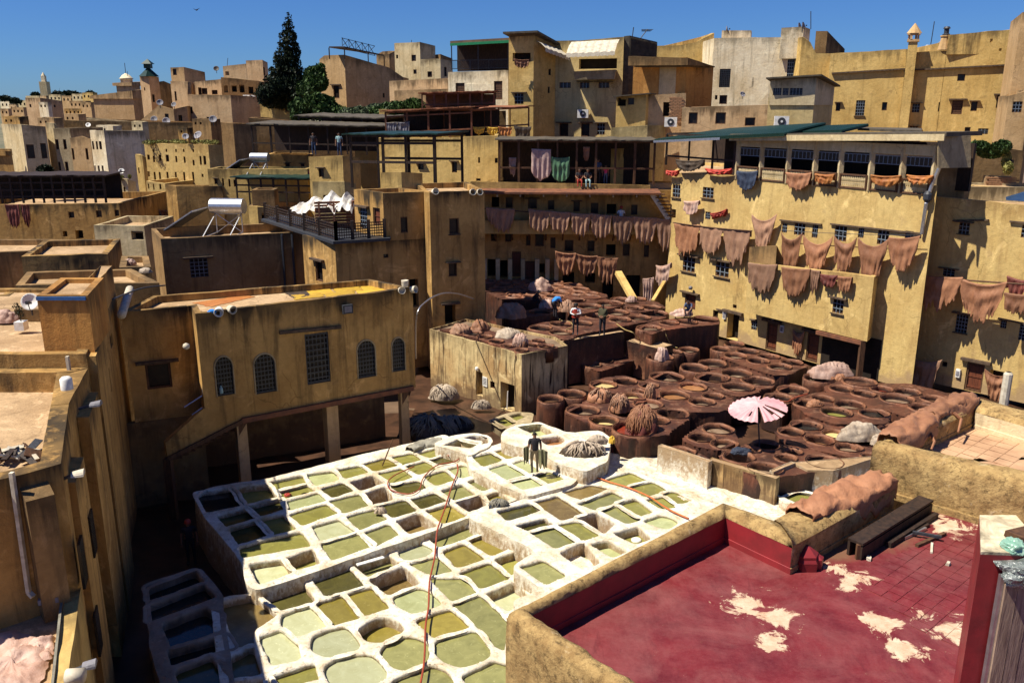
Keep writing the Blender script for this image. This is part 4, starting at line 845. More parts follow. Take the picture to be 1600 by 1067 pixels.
block('lower_wall', 'dark brown lower wall of the alley beside the outer stair', 'wall', None, 0, None, 'brown', world=[Vector((S0.x,S0.y,zlow))+na*.02, Vector((S1.x,S1.y,zlow))+na*.02], zb=-1.6, depth=3, par=.01, wins={0:[(195,815,212,832,'f')]})
st = thing('outer_stair', 'outer stair with a solid sloping parapet and thin handrail', 'stairs', ha(262,715))
q = [ha(258,692), ha(318,638), ha(384,655), ha(262,716)]; q = [v+na*.02 for v in q]; r = [v-na*.3 for v in q]
vsx = q+r; obj('stair_parapet', vsx, [(3,2,1,0),(4,5,6,7),(0,1,5,4),(1,2,6,5),(2,3,7,6),(3,0,4,7)], M['shade'], st, attrs={'grime':[.3]*8,'damp_or_highlight':[0]*8})
a = MB(); a.beam(ha(262,717,.05), ha(382,656,.05), .14, .16); a.make('stringer', M['wood'], st)
a = MB(); a.tube([ha(288,636,-.1), ha(316,618,-.1), ha(317,597,-.1)], .03, 5); a.tube([ha(300,648,-.1), ha(316,637,-.1)], .025, 5); a.make('handrail', M['steel'], st)
a = MB(); a.beam(Vector((ha(262,716).x, ha(262,716).y, -1.6)), ha(262,716), .28); a.make('post', M['wood'], st)
for i in range(12):
    p = ha(384,655,-1)+(ha(262,716,-1)-ha(384,655,-1))*(i/12); a = MB(); a.box(p+Vector((0,0,.1)), (.34,1.3,.06), rz=math.atan2(ua.y,ua.x)); a.make('tread', M['wood'], st)
# ------------------------------------------------------------------ left foreground roofs
def lpx(Y): return -10.92-(Y-19.95)*.3493
def lhit(x, y, o=0.): return hit(x, y, (lpx(17)+o, 17), (lpx(30)+o, 30))
V3 = lambda x, y, z: Vector((x, y, z))
r1b, _ = block('roof_house', 'left house with a sunlit upper roof holding a white flower pot', 'house', None, 0, None, 'shade', world=[V3(-26,24.0,7.0), V3(lpx(24.1),24.1,7.0), V3(lpx(33.2),33.2,7.0)], zb=-1.6, par=.12, roof='roof', back=[V3(-20,33.4,7.0), V3(-30,33,7.0)], sub=.9, pth=.3,
   wins={1:[(166,575,174,628,'f'),(172,520,176,545,'f')]})
hw1 = [V3(-12.98,24.7,8.55), V3(-12.55,24.7,8.55), V3(lpx(33.1),33.1,7.95)]
block('high_wall', 'tall thin parapet wall with a sunlit top running away between the left roofs', 'wall', None, 0, None, 'shade', world=hw1, back=[V3(lpx(33.1)-.45,33.1,7.95)], zb=6.9, par=.02, pth=.02, roof='roof', sub=.7)
rm0, rm1 = ZY(57,462,24.6), ZY(134,462,24.6)
block('roof_room', 'orange box room with a blue-edged flat roof against the tall parapet wall', 'room', None, 0, None, 'orange', world=[rm0, Vector((rm1.x+.05,24.6,rm0.z))], back=[P(162,434,rm0.z), P(95,434,rm0.z)], zb=6.9, par=.14, pth=.22, roof='roof', sub=.8, topj=.02)
a = MB(); a.beam(rm0+Vector((0,-.03,-.08)), Vector((rm1.x,24.57,rm0.z-.08)), .05, .1); tag(a.make('trim_strip', M['bluep'], origin=rm0), 'blue painted strip along the roof edge of the orange box room', 'trim')
ZR2 = 6.5
r2b, W = block('roof_house', 'left house with a wide sunlit rubble roof and curved thick parapet', 'house', None, 0, None, 'shade', world=[P(0,747,ZR2-.1)*3-P(95,724,ZR2-.1)*2, P(95,724,ZR2-.1), V3(lpx(21.2)-.15,21.2,ZR2), V3(lpx(24.05),24.05,ZR2+.1)], back=[V3(-25,24.05,ZR2)], zb=-1.6, par=.42, roof='roof', sub=.7, pth=.42, topj=.06,
   wins={1:[(130,657,137,717,'f')],2:[(143,612,147,650,'f')]})
P3 = [P(113,932,3.3), P(104,1067,3.3)]; e3 = P3[1]+(P3[1]-P3[0])*1.4
r3b, W = block('roof_house', 'nearest left house with pink hides spread on its low roof', 'house', None, 0, None, 'ochre', world=[V3(-20,e3.y,3.3), e3, P3[1], P3[0]+Vector((0,.4,0))], back=[V3(-20,17.3,3.3)], zb=-1.6, par=.32, roof='roof', sub=.5, pth=.3, topj=.07)
# facade pilasters and slit windows on the alley side
fc = thing('alley_facade', 'tall orange-brown alley facade with projecting piers and slit windows', 'facade', V3(lpx(21),21,-1.6))
for (Ya, Yb, o, zt2, mt) in ((18.3,19.8,.3,5.6,'shade'),(21.8,23.9,.22,5.9,'shade'),(24.2,26.6,.25,6.9,'shade')):
    vs, fs, gr, dm = [], [], [], []
    A, B = V3(lpx(Ya)+o,Ya,0), V3(lpx(Yb)+o,Yb,0)
    facade(A, B, zt2, zt2, -1.6, [], .8, vs, fs, gr, dm); n0 = len(vs); vs += [A+V3(0,0,-1.6), A+V3(-o-.1,0,-1.6), A+V3(-o-.1,0,zt2), A+V3(0,0,zt2), B+V3(0,0,zt2), B+V3(-o-.1,0,zt2), B+V3(0,0,-1.6), B+V3(-o-.1,0,-1.6)]; fs += [(n0+1,n0,n0+3,n0+2),(n0+3,n0+4,n0+5,n0+2),(n0+6,n0+7,n0+5,n0+4)]
    obj('pier', vs, fs, M[mt], fc, attrs={'grime': gr+[0]*8, 'damp_or_highlight': dm+[0]*8})
for x0,y0,x1,y1 in ((141,805,148,860),(126,850,132,905),(150,960,156,1010)):
    p = lhit((x0+x1)/2, (y0+y1)/2, .32); a = MB(); a.box(p, (.06,.55,1.1), rz=math.atan2(-1,.3493)+math.pi/2); w_ = a.make('window', M['glass'], fc)
# roof parapet clutter houses further left
def rb(label, pts, z, mat='brown', par=.3, zb=0, roof='roof', pth=.3, **k): return block('roof_house', label, 'house', None, 0, None, mat, world=[P(x,y,z) for x,y in pts], zb=zb, par=par, roof=roof, pth=pth, sub=.8, **k)
rb('rooftop with a sunken pinkish floor in the upper left foreground', [(33,401),(168,397),(188,373)], 7.0, 'shade')
rb('low rooftop touching the left picture edge below the long terrace house', [(-60,396),(36,393),(92,389)], 6.6, 'brown', back=[P(110,374,6.6),P(-60,374,6.6)])
rb('rooftop with a rounded left parapet beside the orange box room', [(24,446),(150,444),(249,442)], 6.9, 'brown', back=[P(205,420,6.9),P(42,425,6.9)])
rb('rooftop corner with a stained low wall left of the heater block', [(186,418),(236,417)], 6.6, 'brown', back=[P(232,400,6.6),P(190,400,6.6)])
rb('small brown rooftop pocket at the left edge behind the satellite dish', [(-40,463),(14,462),(28,452)], 6.9, 'shade', par=.1)
block('dish_niche', 'brown niche block behind the pale satellite dish', 'block', None, 0, None, 'brown', world=[P(22,484,7.3), P(70,484,7.3)], depth=1.0, zb=6.9, par=.02)
block('parapet', 'weathered low back parapet of the flower-pot roof', 'parapet', None, 0, None, 'brown', world=[ZY(-30,486,29.5), ZY(62,486,29.5)], depth=.3, zb=6.9, par=.02, pth=.02)
# ------------------------------------------------------------------ white pits
def T(c, X, Y):
    return {'4':(660+X/3.81,420+Y/3.81),'5':(1000+X/3.81,480+Y/3.81),'6':(1180+X/3.81,540+Y/3.81),'c7':(300+X*.3187,660+Y*.3187),'c8':(740+X*.3187,640+Y*.3187),'c9':(220+X/4,800+Y/4),'c10':(560+X/4,800+Y/4),'7':(740+X/3.81,280+Y/3.81),'L':(780+X/7.273,620+Y/7.273),'p':(X,Y)}[c]
t = NT('lime_plaster'); p = t.pos()
col = t.mix(t.ramp(t.noise(p,1.1,7,.7),.4,.68), (.78,.74,.62), (.54,.43,.27))
col = t.mix(t.math('MULTIPLY', t.ramp(t.noise(p,6,8,.82),.52,.66), .72), col, (.27,.17,.085))
g = t.attr('grime'); col = t.mix(t.math('MULTIPLY', t.ramp(t.math('ADD', g, t.ramp(t.noise(p,6,6,.75,(1,1,.6)),.35,.65,-.55,.4)),.1,.7), .85), col, (.34,.22,.11))
hg = t.math('ADD', t.noise(p,9,8,.75), t.math('MULTIPLY', t.noise(p,40,3), .3)); M['lime'] = t.out(col, .85, hg, .8, .06, .2)
def liquid(name, c1, c2, rough=.12, scale=1.6):
    t = NT(name); p = t.pos(); n1 = t.noise(p, scale, 6, .6, (1,1,1), 1.5)
    col = t.mix(t.ramp(n1,.35,.7), c1, c2)
    sc_ = t.ramp(t.noise(p,3.2,8,.78,(1,1,1),2.5),.58,.64)
    col = t.mix(t.math('MULTIPLY', sc_, .55), col, tuple(min(1,x*1.5+.05) for x in c1))
    rnd = t.n('ObjectInfo').outputs['Random']; v = t.ramp(rnd,0,1,.8,1.15)
    col = t.mix(1., col, t.n('CombineColor', {0:v,1:v,2:v}).outputs[0], 'MULTIPLY')
    return t.out(col, rough, t.noise(p,2.5,3), .04, .02, .4)
LQ = {'o': liquid('olive_liquor',(.24,.225,.055),(.18,.165,.045)), 'm': liquid('pale_green_liquor',(.38,.40,.20),(.29,.30,.13)), 'g': liquid('grey_green_liquor',(.25,.24,.09),(.17,.165,.06)), 'd': liquid('dark_olive_liquor',(.085,.075,.02),(.05,.045,.015)),
      'b': liquid('brown_liquor',(.21,.145,.05),(.15,.10,.035)), 'y': liquid('mustard_liquor',(.25,.20,.04),(.19,.15,.03)), 'p': liquid('pale_cream_liquor',(.42,.43,.26),(.34,.34,.18)), 'k': liquid('black_water',(.02,.018,.016),(.03,.025,.02)),
      'c': liquid('cream_foam_liquor',(.62,.46,.20),(.52,.38,.16)), 't': liquid('tan_liquor',(.32,.15,.06),(.25,.11,.045)), 'r': liquid('red_dye',(.22,.03,.015),(.12,.02,.01)), 'n': liquid('brown_dye',(.11,.055,.03),(.07,.035,.02)), 'l': liquid('shiny_brown_dye',(.27,.19,.125),(.13,.075,.045), .06)}
def rounded(poly, r=.22, k=3):
    out = []; n = len(poly)
    for i in range(n):
        a, b, c = poly[i-1], poly[i], poly[(i+1) % n]
        da, dc = (a-b), (c-b); ra = min(r, da.length*.42); rc = min(r, dc.length*.42)
        p, q = b+da.normalized()*ra, b+dc.normalized()*rc
        for j in range(k+1):
            t_ = j/k; out.append(p*(1-t_)**2+b*2*t_*(1-t_)+q*t_**2)
    return out
def densify(poly, s):
    out = []; n = len(poly)
    for i in range(n):
        a, b = poly[i], poly[(i+1) % n]; k = max(1, int((b-a).length/s))
        for j in range(k): out.append(a.lerp(b, j/k))
    return out
def area2(p): return sum(p[i-1].x*p[i].y-p[i].x*p[i-1].y for i in range(len(p)))/2
def ccw(p): return p if area2(p) > 0 else p[::-1]
def terrace(name, label, outline, z, zb, pits, mat='lime', cat='pit terrace', lip=.05, jit=.03, pr=.15, pitname='pit', depthscale=1):
    """a plastered terrace: outline and pits are photo pixels on its top"""
    O = [P(x,y,z).xy for x,y in outline]; O = densify(ccw(rounded(ccw(O), .3)), .22)
    O = [q+Vector((noise.noise(Vector((q.x*2,q.y*2,1))), noise.noise(Vector((q.x*2,q.y*2,9)))))*jit for q in O]
    c = sum(O, Vector((0,0)))/len(O); th = thing(name, label, cat, (c.x,c.y,zb))
    rings = []
    for pt in pits:
        tagc, cs, dep, lq = pt[:4]
        q = [P(*T(tagc,X,Y), z).xy for X,Y in cs]; q = ccw(q); q = densify(rounded(inset_poly(q, -.07), pt[4] if len(pt) > 4 else pr, 4), .13)
        q = [v+Vector((noise.noise(Vector((v.x*3.1,v.y*3.1,z))), noise.noise(Vector((v.x*3.1,v.y*3.1,z+5)))))*jit*1.3 for v in q]
        rings.append((q, inset_poly(q, -.13), inset_poly(q, -.06), dep, lq))
    h = lambda v: z+jit*.9*noise.noise(Vector((v.x*1.7,v.y*1.7,4)))+jit*.5*noise.noise(Vector((v.x*6,v.y*6,4)))
    Oi = inset_poly(O, .07)
    vs = [Vector((v.x,v.y,h(v))) for v in O]; fs = []
    st_ = .085; mnx, mxx = min(q.x for q in O), max(q.x for q in O); mny, mxy = min(q.y for q in O), max(q.y for q in O)
    bb = [(min(v.x for v in r[2]), max(v.x for v in r[2]), min(v.y for v in r[2]), max(v.y for v in r[2]), r[2]) for r in rings]; idx = {}
    nx, ny = int((mxx-mnx)/st_)+2, int((mxy-mny)/st_)+2; Ot = [tuple(q) for q in Oi]
    for j in range(ny):
        y = mny+(j+.5)*st_; xs_ = []
        for i in range(len(Ot)):
            (x1,y1),(x2,y2) = Ot[i-1], Ot[i]
            if (y1 > y) != (y2 > y): xs_.append(x1+(x2-x1)*(y-y1)/(y2-y1))
        xs_.sort(); cuts = []
        for x0,x1,y0,y1,pl in bb:
            if y0 <= y <= y1:
                c_ = []
                for i in range(len(pl)):
                    a, b = pl[i-1], pl[i]
                    if (a.y > y) != (b.y > y): c_.append(a.x+(b.x-a.x)*(y-a.y)/(b.y-a.y))
                c_.sort(); cuts += list(zip(c_[::2], c_[1::2]))
        for sa, sb_ in zip(xs_[::2], xs_[1::2]):
            for i in range(int((sa-mnx)/st_), int((sb_-mnx)/st_)+1):
                x = mnx+(i+.5)*st_
                if x < sa or x > sb_ or any(c0 < x < c1 for c0, c1 in cuts): continue
                f = []
                for a_, b_ in ((0,0),(1,0),(1,1),(0,1)):
                    k = (i+a_, j+b_)
                    if k not in idx:
                        v = Vector((mnx+k[0]*st_, mny+k[1]*st_)); idx[k] = len(vs); vs.append(Vector((v.x,v.y,h(v))))
                    f.append(idx[k])
                fs.append(tuple(f))
    n = len(O); nb_ = len(vs)
    for v in inset_poly(O, .13): vs.append(Vector((v.x,v.y,h(v)-.003)))
    for i in range(n): fs.append((i, (i+1)%n, nb_+(i+1)%n, nb_+i))
    gr = [0.]*len(vs); n = len(O); n0 = len(vs)
    for k, dz in enumerate((-.05,-.25,-.6)):
        if z+dz < zb: dz = zb-z
        for v in O: vs.append(Vector((v.x+.03*noise.noise(Vector((v.x*2,v.y*2,dz*3))), v.y-.01*k, z+dz))); gr.append(.25+.2*k)
    for v in O: vs.append(Vector((v.x,v.y,zb))); gr.append(1.)
    lay = [0, n0, n0+n, n0+2*n, n0+3*n]
    for k in range(4):
        for i in range(n): fs.append((lay[k+1]+i, lay[k+1]+(i+1)%n, lay[k]+(i+1)%n, lay[k]+i))
    obj('plaster_walls', vs, fs, M[mat], th, attrs={'grime': gr, 'damp_or_highlight': [0.]*len(vs)}, smooth=False)
    for ri, (q, big, mid_, dep, lq) in enumerate(rings):
        n = len(q); vs = [Vector((v.x,v.y,h(v)-.002-.0013*(ri%3))) for v in big]; gr = [0.]*n
        for k, (sh, dz) in enumerate(((-.035,.006),(0,-.04),(.0,-.12),(-.01,-dep*.6-.05),(.0,-dep-.35))):
            for v in inset_poly(q, sh) if sh else q: vs.append(Vector((v.x+.02*noise.noise(Vector((v.x*4,v.y*4,dz*5))), v.y, z+dz))); gr.append((.0,.1,.45,.75,1.)[k])
        fs = [(k*n+i, k*n+(i+1)%n, (k+1)*n+(i+1)%n, (k+1)*n+i) for k in range(5) for i in range(n)]
        pit = obj(pitname, vs, fs, M[mat], th, attrs={'grime': gr, 'damp_or_highlight': [0.]*len(vs)}, smooth=True)
        lv = [Vector((v.x,v.y,z-dep)) for v in inset_poly(q, -.02)]
        obj('liquid', lv, [tuple(range(len(lv)))], LQ[lq], pit)
    return th
D_ = .14
TT1 = [
 ('c7',[(30,345),(190,320),(245,400),(80,435)],.2,'k'),('c7',[(203,318),(360,300),(415,360),(262,400)],.3,'o'),('c7',[(130,455),(262,420),(308,468),(180,505)],.2,'d'),('c7',[(280,408),(430,372),(445,420),(325,458)],.2,'d'),
 ('c7',[(190,515),(308,483),(372,545),(235,592)],.2,'d'),('c7',[(328,474),(440,450),(502,520),(394,545)],.16,'o'),('c7',[(240,606),(390,566),(530,535),(575,600),(252,655)],.14,'o'),
 ('c9',[(690,322),(870,296),(935,372),(748,440)],.25,'p'),('c9',[(912,290),(1070,232),(1110,312),(970,352)],.45,'o'),
 ('c7',[(385,290),(538,258),(550,295),(425,325)],.15,'o'),('c7',[(435,332),(560,305),(602,330),(452,368)],.14,'o'),('c7',[(457,388),(615,345),(652,380),(482,425)],.1,'m'),('c7',[(488,447),(652,400),(705,440),(540,498)],.1,'o'),
 ('c7',[(597,508),(715,475),(790,530),(642,575)],.12,'p'),('c7',[(640,592),(812,545),(880,600),(692,665)],.1,'g'),('c7',[(568,252),(688,236),(718,275),(610,305)],.14,'m'),('c7',[(640,322),(738,295),(788,330),(692,362)],.1,'d'),
 ('c7',[(680,382),(820,350),(860,403),(747,440)],.1,'g'),('c7',[(765,458),(890,425),(950,470),(822,520)],.1,'g'),('c7',[(845,542),(960,498),(1005,545),(897,600)],.1,'g'),('c7',[(708,232),(820,210),(858,240),(757,270)],.12,'o'),
 ('c7',[(782,290),(888,260),(940,290),(832,328)],.6,'n'),('c7',[(842,348),(945,315),(985,372),(890,400)],.65,'b'),('c7',[(905,410),(1040,380),(1095,430),(985,460)],.1,'d'),('c7',[(1012,482),(1112,446),(1200,500),(1070,540)],.5,'b'),
 ('c7',[(842,202),(950,175),(1008,208),(900,235)],.1,'y'),('c7',[(922,247),(1025,225),(1078,263),(987,298)],.1,'o'),('c7',[(968,307),(1110,285),(1143,318),(1042,348)],.1,'d'),('c7',[(1072,377),(1190,345),(1245,380),(1122,418)],.1,'d'),
 ('c7',[(1157,430),(1260,400),(1348,455),(1232,490)],.15,'y'),('c7',[(985,168),(1078,150),(1118,180),(1030,205)],.1,'o'),('c7',[(1055,212),(1145,190),(1190,223),(1112,252)],.1,'o'),('c7',[(1147,262),(1235,237),(1288,278),(1195,305)],.1,'o'),
 ('c7',[(1228,332),(1320,302),(1385,350),(1292,376)],.15,'g'),('c7',[(1302,390),(1415,360),(1440,400),(1365,432)],.5,'n'),('c7',[(1112,150),(1213,122),(1240,142),(1172,170)],.1,'o'),('c7',[(1170,182),(1298,148),(1333,180),(1218,205)],.1,'d'),
 ('c7',[(1258,230),(1330,208),(1415,240),(1322,268)],.1,'m'),('c7',[(1357,287),(1420,268),(1498,305),(1427,330)],.15,'g'),('c7',[(1440,362),(1500,338),(1552,372),(1480,392)],.2,'y')]
terrace('pit_terrace', 'upper left white terrace of square lime pits, partly in shadow', [(302,776),(322,762),(360,756),(418,747),(475,733),(560,711),(655,689),(694,678),(728,700),(736,733),(822,776),(760,797),(738,800),(735,807),(670,832),(400,924),(384,912),(378,880),(352,845),(322,812)], .25, -1.6, TT1)
TT2 = [('c10',[(447,155),(680,85),(770,125),(510,210)],.14,'g'),('c10',[(247,230),(380,190),(465,228),(400,283),(290,295)],.1,'p',.5),('c7',[(807,697),(960,652),(1010,685),(870,748)],.3,'g'),('c7',[(880,768),(1040,705),(1115,780),(965,838)],.5,'b'),
 ('c7',[(600,767),(760,710),(835,793),(662,842)],.12,'d'),('c7',[(362,850),(540,790),(598,870),(432,913)],.25,'d'),('c10',[(332,322),(490,280),(575,360),(462,388)],.1,'g'),('c10',[(537,242),(660,197),(780,285),(625,338)],.12,'y'),
 ('c10',[(697,172),(800,137),(945,213),(830,265)],.15,'y'),('c10',[(862,292),(1000,245),(1060,290),(950,385)],.3,'o'),('c10',[(642,377),(820,315),(930,408),(772,468)],.12,'o'),('c10',[(457,412),(650,412),(728,495),(592,548)],.1,'g'),
 ('c10',[(207,532),(390,465),(525,565),(330,633)],.1,'m',.4),('c10',[(802,512),(970,442),(1052,510),(938,608)],.35,'p'),('c10',[(602,577),(757,520),(880,640),(925,690),(905,850),(850,825),(752,700)],.1,'g'),('c10',[(372,672),(570,607),(685,710),(480,773)],.12,'y'),
 ('c10',[(482,802),(735,738),(828,890),(640,968),(492,890)],.1,'g',.35),('c10',[(132,850),(290,770),(428,803),(430,930),(250,988)],.12,'g',.4),('c10',[(4,730),(100,667),(200,657),(288,720),(190,800),(62,800)],.35,'y',.5),
 ('c9',[(1297,510),(1430,470),(1543,590),(1400,635)],.12,'y'),('c9',[(1112,567),(1250,522),(1353,655),(1200,698)],.12,'y'),('c9',[(890,642),(1045,587),(1158,700),(985,765),(892,700)],.12,'p'),('c9',[(752,780),(865,737),(973,830),(983,910),(832,943)],.12,'p'),
 ('c9',[(1077,780),(1170,737),(1290,717),(1363,820),(1320,868),(1150,898),(1082,850)],.12,'p',.5),('c9',[(1152,962),(1250,907),(1438,882),(1543,1010),(1430,1080),(1190,1080)],.12,'p',.45),('c9',[(808,1040),(1078,947),(1098,1050),(860,1098)],.15,'o'),
 ('c10',[(195,1060),(450,952),(550,990),(600,1080),(300,1150)],.15,'g',.4),('c10',[(662,1020),(850,935),(960,960),(960,1150),(730,1120)],.12,'g'),
 ('c9',[(502,562),(700,522),(838,635),(690,735),(695,820),(612,832)],.25,'b'),('c9',[(522,930),(688,842),(738,1000),(602,1028)],.25,'b'),
 ('c9',[(560,1070),(780,1040),(850,1120),(700,1200),(560,1180)],.2,'b'),('c9',[(900,1130),(1100,1070),(1170,1180),(950,1240)],.2,'o')]
terrace('pit_terrace', 'lower nearest white terrace of rounded pits with green water', [(330,945),(350,932),(400,925),(670,833),(735,808),(760,800),(850,850),(1000,900),(990,1000),(960,1120),(820,1200),(400,1220),(350,1110),(335,1000)], 0., -1.6, TT2)
M['lime_shaded'] = plaster('shade_toned_lime_plaster', (.36,.29,.22), (.22,.16,.11), streak=.2, patch=.8, bstr=1.)  # darker copy of the lime, with the shadow put into its colour
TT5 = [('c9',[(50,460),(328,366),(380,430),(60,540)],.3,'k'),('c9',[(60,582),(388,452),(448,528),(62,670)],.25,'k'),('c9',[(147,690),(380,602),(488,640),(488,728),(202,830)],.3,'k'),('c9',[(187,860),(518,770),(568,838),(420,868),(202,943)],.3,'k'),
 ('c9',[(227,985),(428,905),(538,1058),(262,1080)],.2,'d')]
terrace('pit_terrace', 'shadow-toned terrace of long dark pits at the lower left', [(224,918),(312,885),(350,930),(348,945),(357,1000),(372,1100),(262,1110),(236,1020)], .015, -1.6, TT5, mat='lime_shaded')
TT3 = [('c8',[(122,495),(280,457),(323,490),(168,538)],.15,'d'),('c8',[(302,452),(410,422),(533,505),(437,538)],.12,'b'),('c8',[(217,565),(345,532),(388,560),(272,588)],.2,'d'),('c8',[(288,600),(390,574),(498,640),(402,672)],.1,'g'),
 ('c8',[(412,566),(508,547),(608,610),(522,640)],.1,'o'),('c8',[(442,402),(580,367),(655,382),(532,438)],.1,'b'),('c8',[(518,460),(680,402),(733,430),(602,488)],.12,'g'),('c8',[(517,528),(600,502),(686,552),(640,598)],.65,'n'),
 ('c8',[(628,490),(700,472),(812,535),(752,553)],.1,'g'),('c8',[(643,345),(770,307),(842,340),(722,373)],.1,'o'),('c8',[(777,375),(880,352),(942,390),(842,423)],.1,'o'),('c8',[(712,457),(800,437),(878,495),(802,520)],.15,'o'),
 ('c8',[(836,545),(930,514),(1003,545),(940,583)],.12,'m',.3),('c8',[(857,440),(930,427),(983,475),(922,483)],.1,'o'),('c8',[(932,410),(985,402),(1066,440),(1000,458)],.1,'o'),('c8',[(432,700),(535,652),(608,742),(548,778)],.5,'m'),
 ('c8',[(583,660),(660,642),(748,690),(682,718)],.3,'m'),('c8',[(697,605),(800,572),(868,625),(792,653)],.35,'o'),('c10',[(1022,340),(1155,302),(1288,385),(1177,443)],.12,'g')]
terrace('pit_terrace', 'right white terrace of smaller pits beside the red roof parapet', [(738,798),(766,795),(982,731),(1094,778),(1150,800),(1180,850),(1000,960),(880,945),(806,954),(800,938),(846,920),(798,885),(838,860),(730,808)], .42, -1.6, TT3)
TT4 = [('c8',[(2,230),(80,212),(138,245),(52,273)],.1,'o'),('c8',[(97,207),(170,187),(233,215),(167,238)],.1,'y'),('c8',[(82,288),(163,264),(262,324),(180,345)],.08,'m'),('c8',[(188,350),(270,328),(343,365),(242,386)],.08,'m'),
 ('c8',[(190,264),(243,247),(330,303),(275,315)],.08,'m'),('c8',[(290,322),(375,303),(438,335),(352,360)],.08,'o')]
terrace('pit_terrace', 'raised white terrace where the man in the black shirt stands', [(728,708),(790,690),(850,712),(905,742),(896,757),(822,776),(733,732)], .55, -1.6, TT4)
terrace('basin', 'rounded plaster basin with two pools behind the man in the black shirt', [(783,676),(800,666),(842,659),(888,676),(938,672),(955,684),(950,720),(915,738),(870,722),(832,704),(783,690)], .95, -1.0, [('L',[(215,330),(450,302),(612,400),(440,438)],.35,'m'),('L',[(475,472),(690,440),(745,480),(690,525),(560,545)],.3,'t',.3)], cat='basin')
terrace('basin', 'small curved double basin beside the folded grey hide', [(675,694),(700,682),(745,675),(768,683),(768,696),(735,712),(700,700)], .62, -1.0, [('c7',[(1245,108),(1310,82),(1400,98),(1365,122)],.35,'m',.1),('c7',[(1320,80),(1390,60),(1440,70),(1455,95),(1415,105)],.4,'n',.25)], cat='basin')
terrace('basin', 'low brown-rimmed basin of green water below the double doorway', [(765,655),(800,643),(835,645),(830,662),(795,672)], .25, -1.0, [('p',[(770,657),(789,651),(804,660),(785,667)],.15,'o',.08),('p',[(793,650),(812,646),(820,650),(803,657)],.15,'o',.06)], cat='basin', mat='vat' if 'vat' in M else 'grey')
# white plaster ground between the pits and the vats
def bumpy(name, label, cat, poly, z0, mat, amp=.08, res=26, kind=None, zfun=None):
    q = [P(x,y,z0) for x,y in poly]; mnx, mxx = min(v.x for v in q), max(v.x for v in q); mny, mxy = min(v.y for v in q), max(v.y for v in q)
    pl = [v.xy for v in q]; vs = []; fs = []; idx = {}
    def inside(x, y):
        c = False; j = len(pl)-1
        for i in range(len(pl)):
            if (pl[i].y > y) != (pl[j].y > y) and x < (pl[j].x-pl[i].x)*(y-pl[i].y)/(pl[j].y-pl[i].y)+pl[i].x: c = not c
            j = i
        return c
    s = max(mxx-mnx, mxy-mny)/res; nx, ny = int((mxx-mnx)/s)+1, int((mxy-mny)/s)+1
    for j in range(ny):
        for i in range(nx):
            if not inside(mnx+(i+.5)*s, mny+(j+.5)*s): continue
            f = []
            for a, b in ((0,0),(1,0),(1,1),(0,1)):
                k = (i+a, j+b)
                if k not in idx:
                    x, y = mnx+k[0]*s, mny+k[1]*s; z = (zfun(x,y) if zfun else z0)+amp*noise.noise(Vector((x*.9,y*.9,2)))+amp*.5*noise.noise(Vector((x*3.3,y*3.3,2)))
                    idx[k] = len(vs); vs.append((x,y,z))
                f.append(idx[k])
            fs.append(tuple(f))
    o = obj(name, vs, fs, M[mat], smooth=True, attrs={'grime':[.15]*len(vs),'damp_or_highlight':[0.]*len(vs)})
    return tag(o, label, cat, kind=kind) if label else tag(o, kind=kind or 'structure')
bumpy('plaster_ground', None, None, [(900,735),(960,700),(1060,715),(1110,750),(1200,760),(1370,735),(1400,760),(1260,860),(1130,880),(1080,790),(985,735),(905,760)], .28, 'lime', .12, 230)
M['mud'] = simple('wet_brown_mud', (.085,.04,.022), (.03,.016,.01), 1.3, .4, .6, .5)
bumpy('wet_ground', None, None, [(640,640),(660,560),(760,430),(1040,430),(1420,600),(1640,640),(1640,760),(1380,740),(1000,740),(930,720),(780,700),(660,690)], -.25, 'mud', .12, 90)
bumpy('alley_ground', None, None, [(170,700),(660,640),(690,690),(400,930),(230,1100),(120,1100)], -1.5, 'mud', .1, 40)
# ------------------------------------------------------------------ brown dye vats
t = NT('dye_stained_plaster'); p = t.pos()
col = t.mix(t.ramp(t.noise(p,.8,6,.65),.38,.64), (.125,.045,.024), (.05,.02,.013))
col = t.mix(t.math('MULTIPLY', t.ramp(t.noise(p,2.4,7,.75,(1,1,.5)),.55,.68), .55), col, (.36,.20,.12))
st = t.noise(p,2.2,5,.6,(1.6,1.6,.14),.6); g = t.attr('grime')
col = t.mix(t.math('MULTIPLY', t.ramp(t.math('ADD', g, t.ramp(st,.3,.7,-.6,.5)),.1,.7), .85), col, (.022,.011,.009))
col = t.mix(t.math('MULTIPLY', t.ramp(t.noise(p,.6,3),.6,.72), .4), col, (.30,.09,.045))
col = t.mix(t.math('MULTIPLY', t.attr('damp_or_highlight'), t.ramp(t.noise(p,4,6,.7),.35,.65,.15,.75)), col, (.32,.14,.07)); M['vat'] = t.out(col, .55, t.math('ADD', t.noise(p,6,8,.75), t.math('MULTIPLY', t.noise(p,30,3), .25)), .75, .05, .35)  # last mix pales the vat rims, a highlight painted into the colour
VAT_N = 0
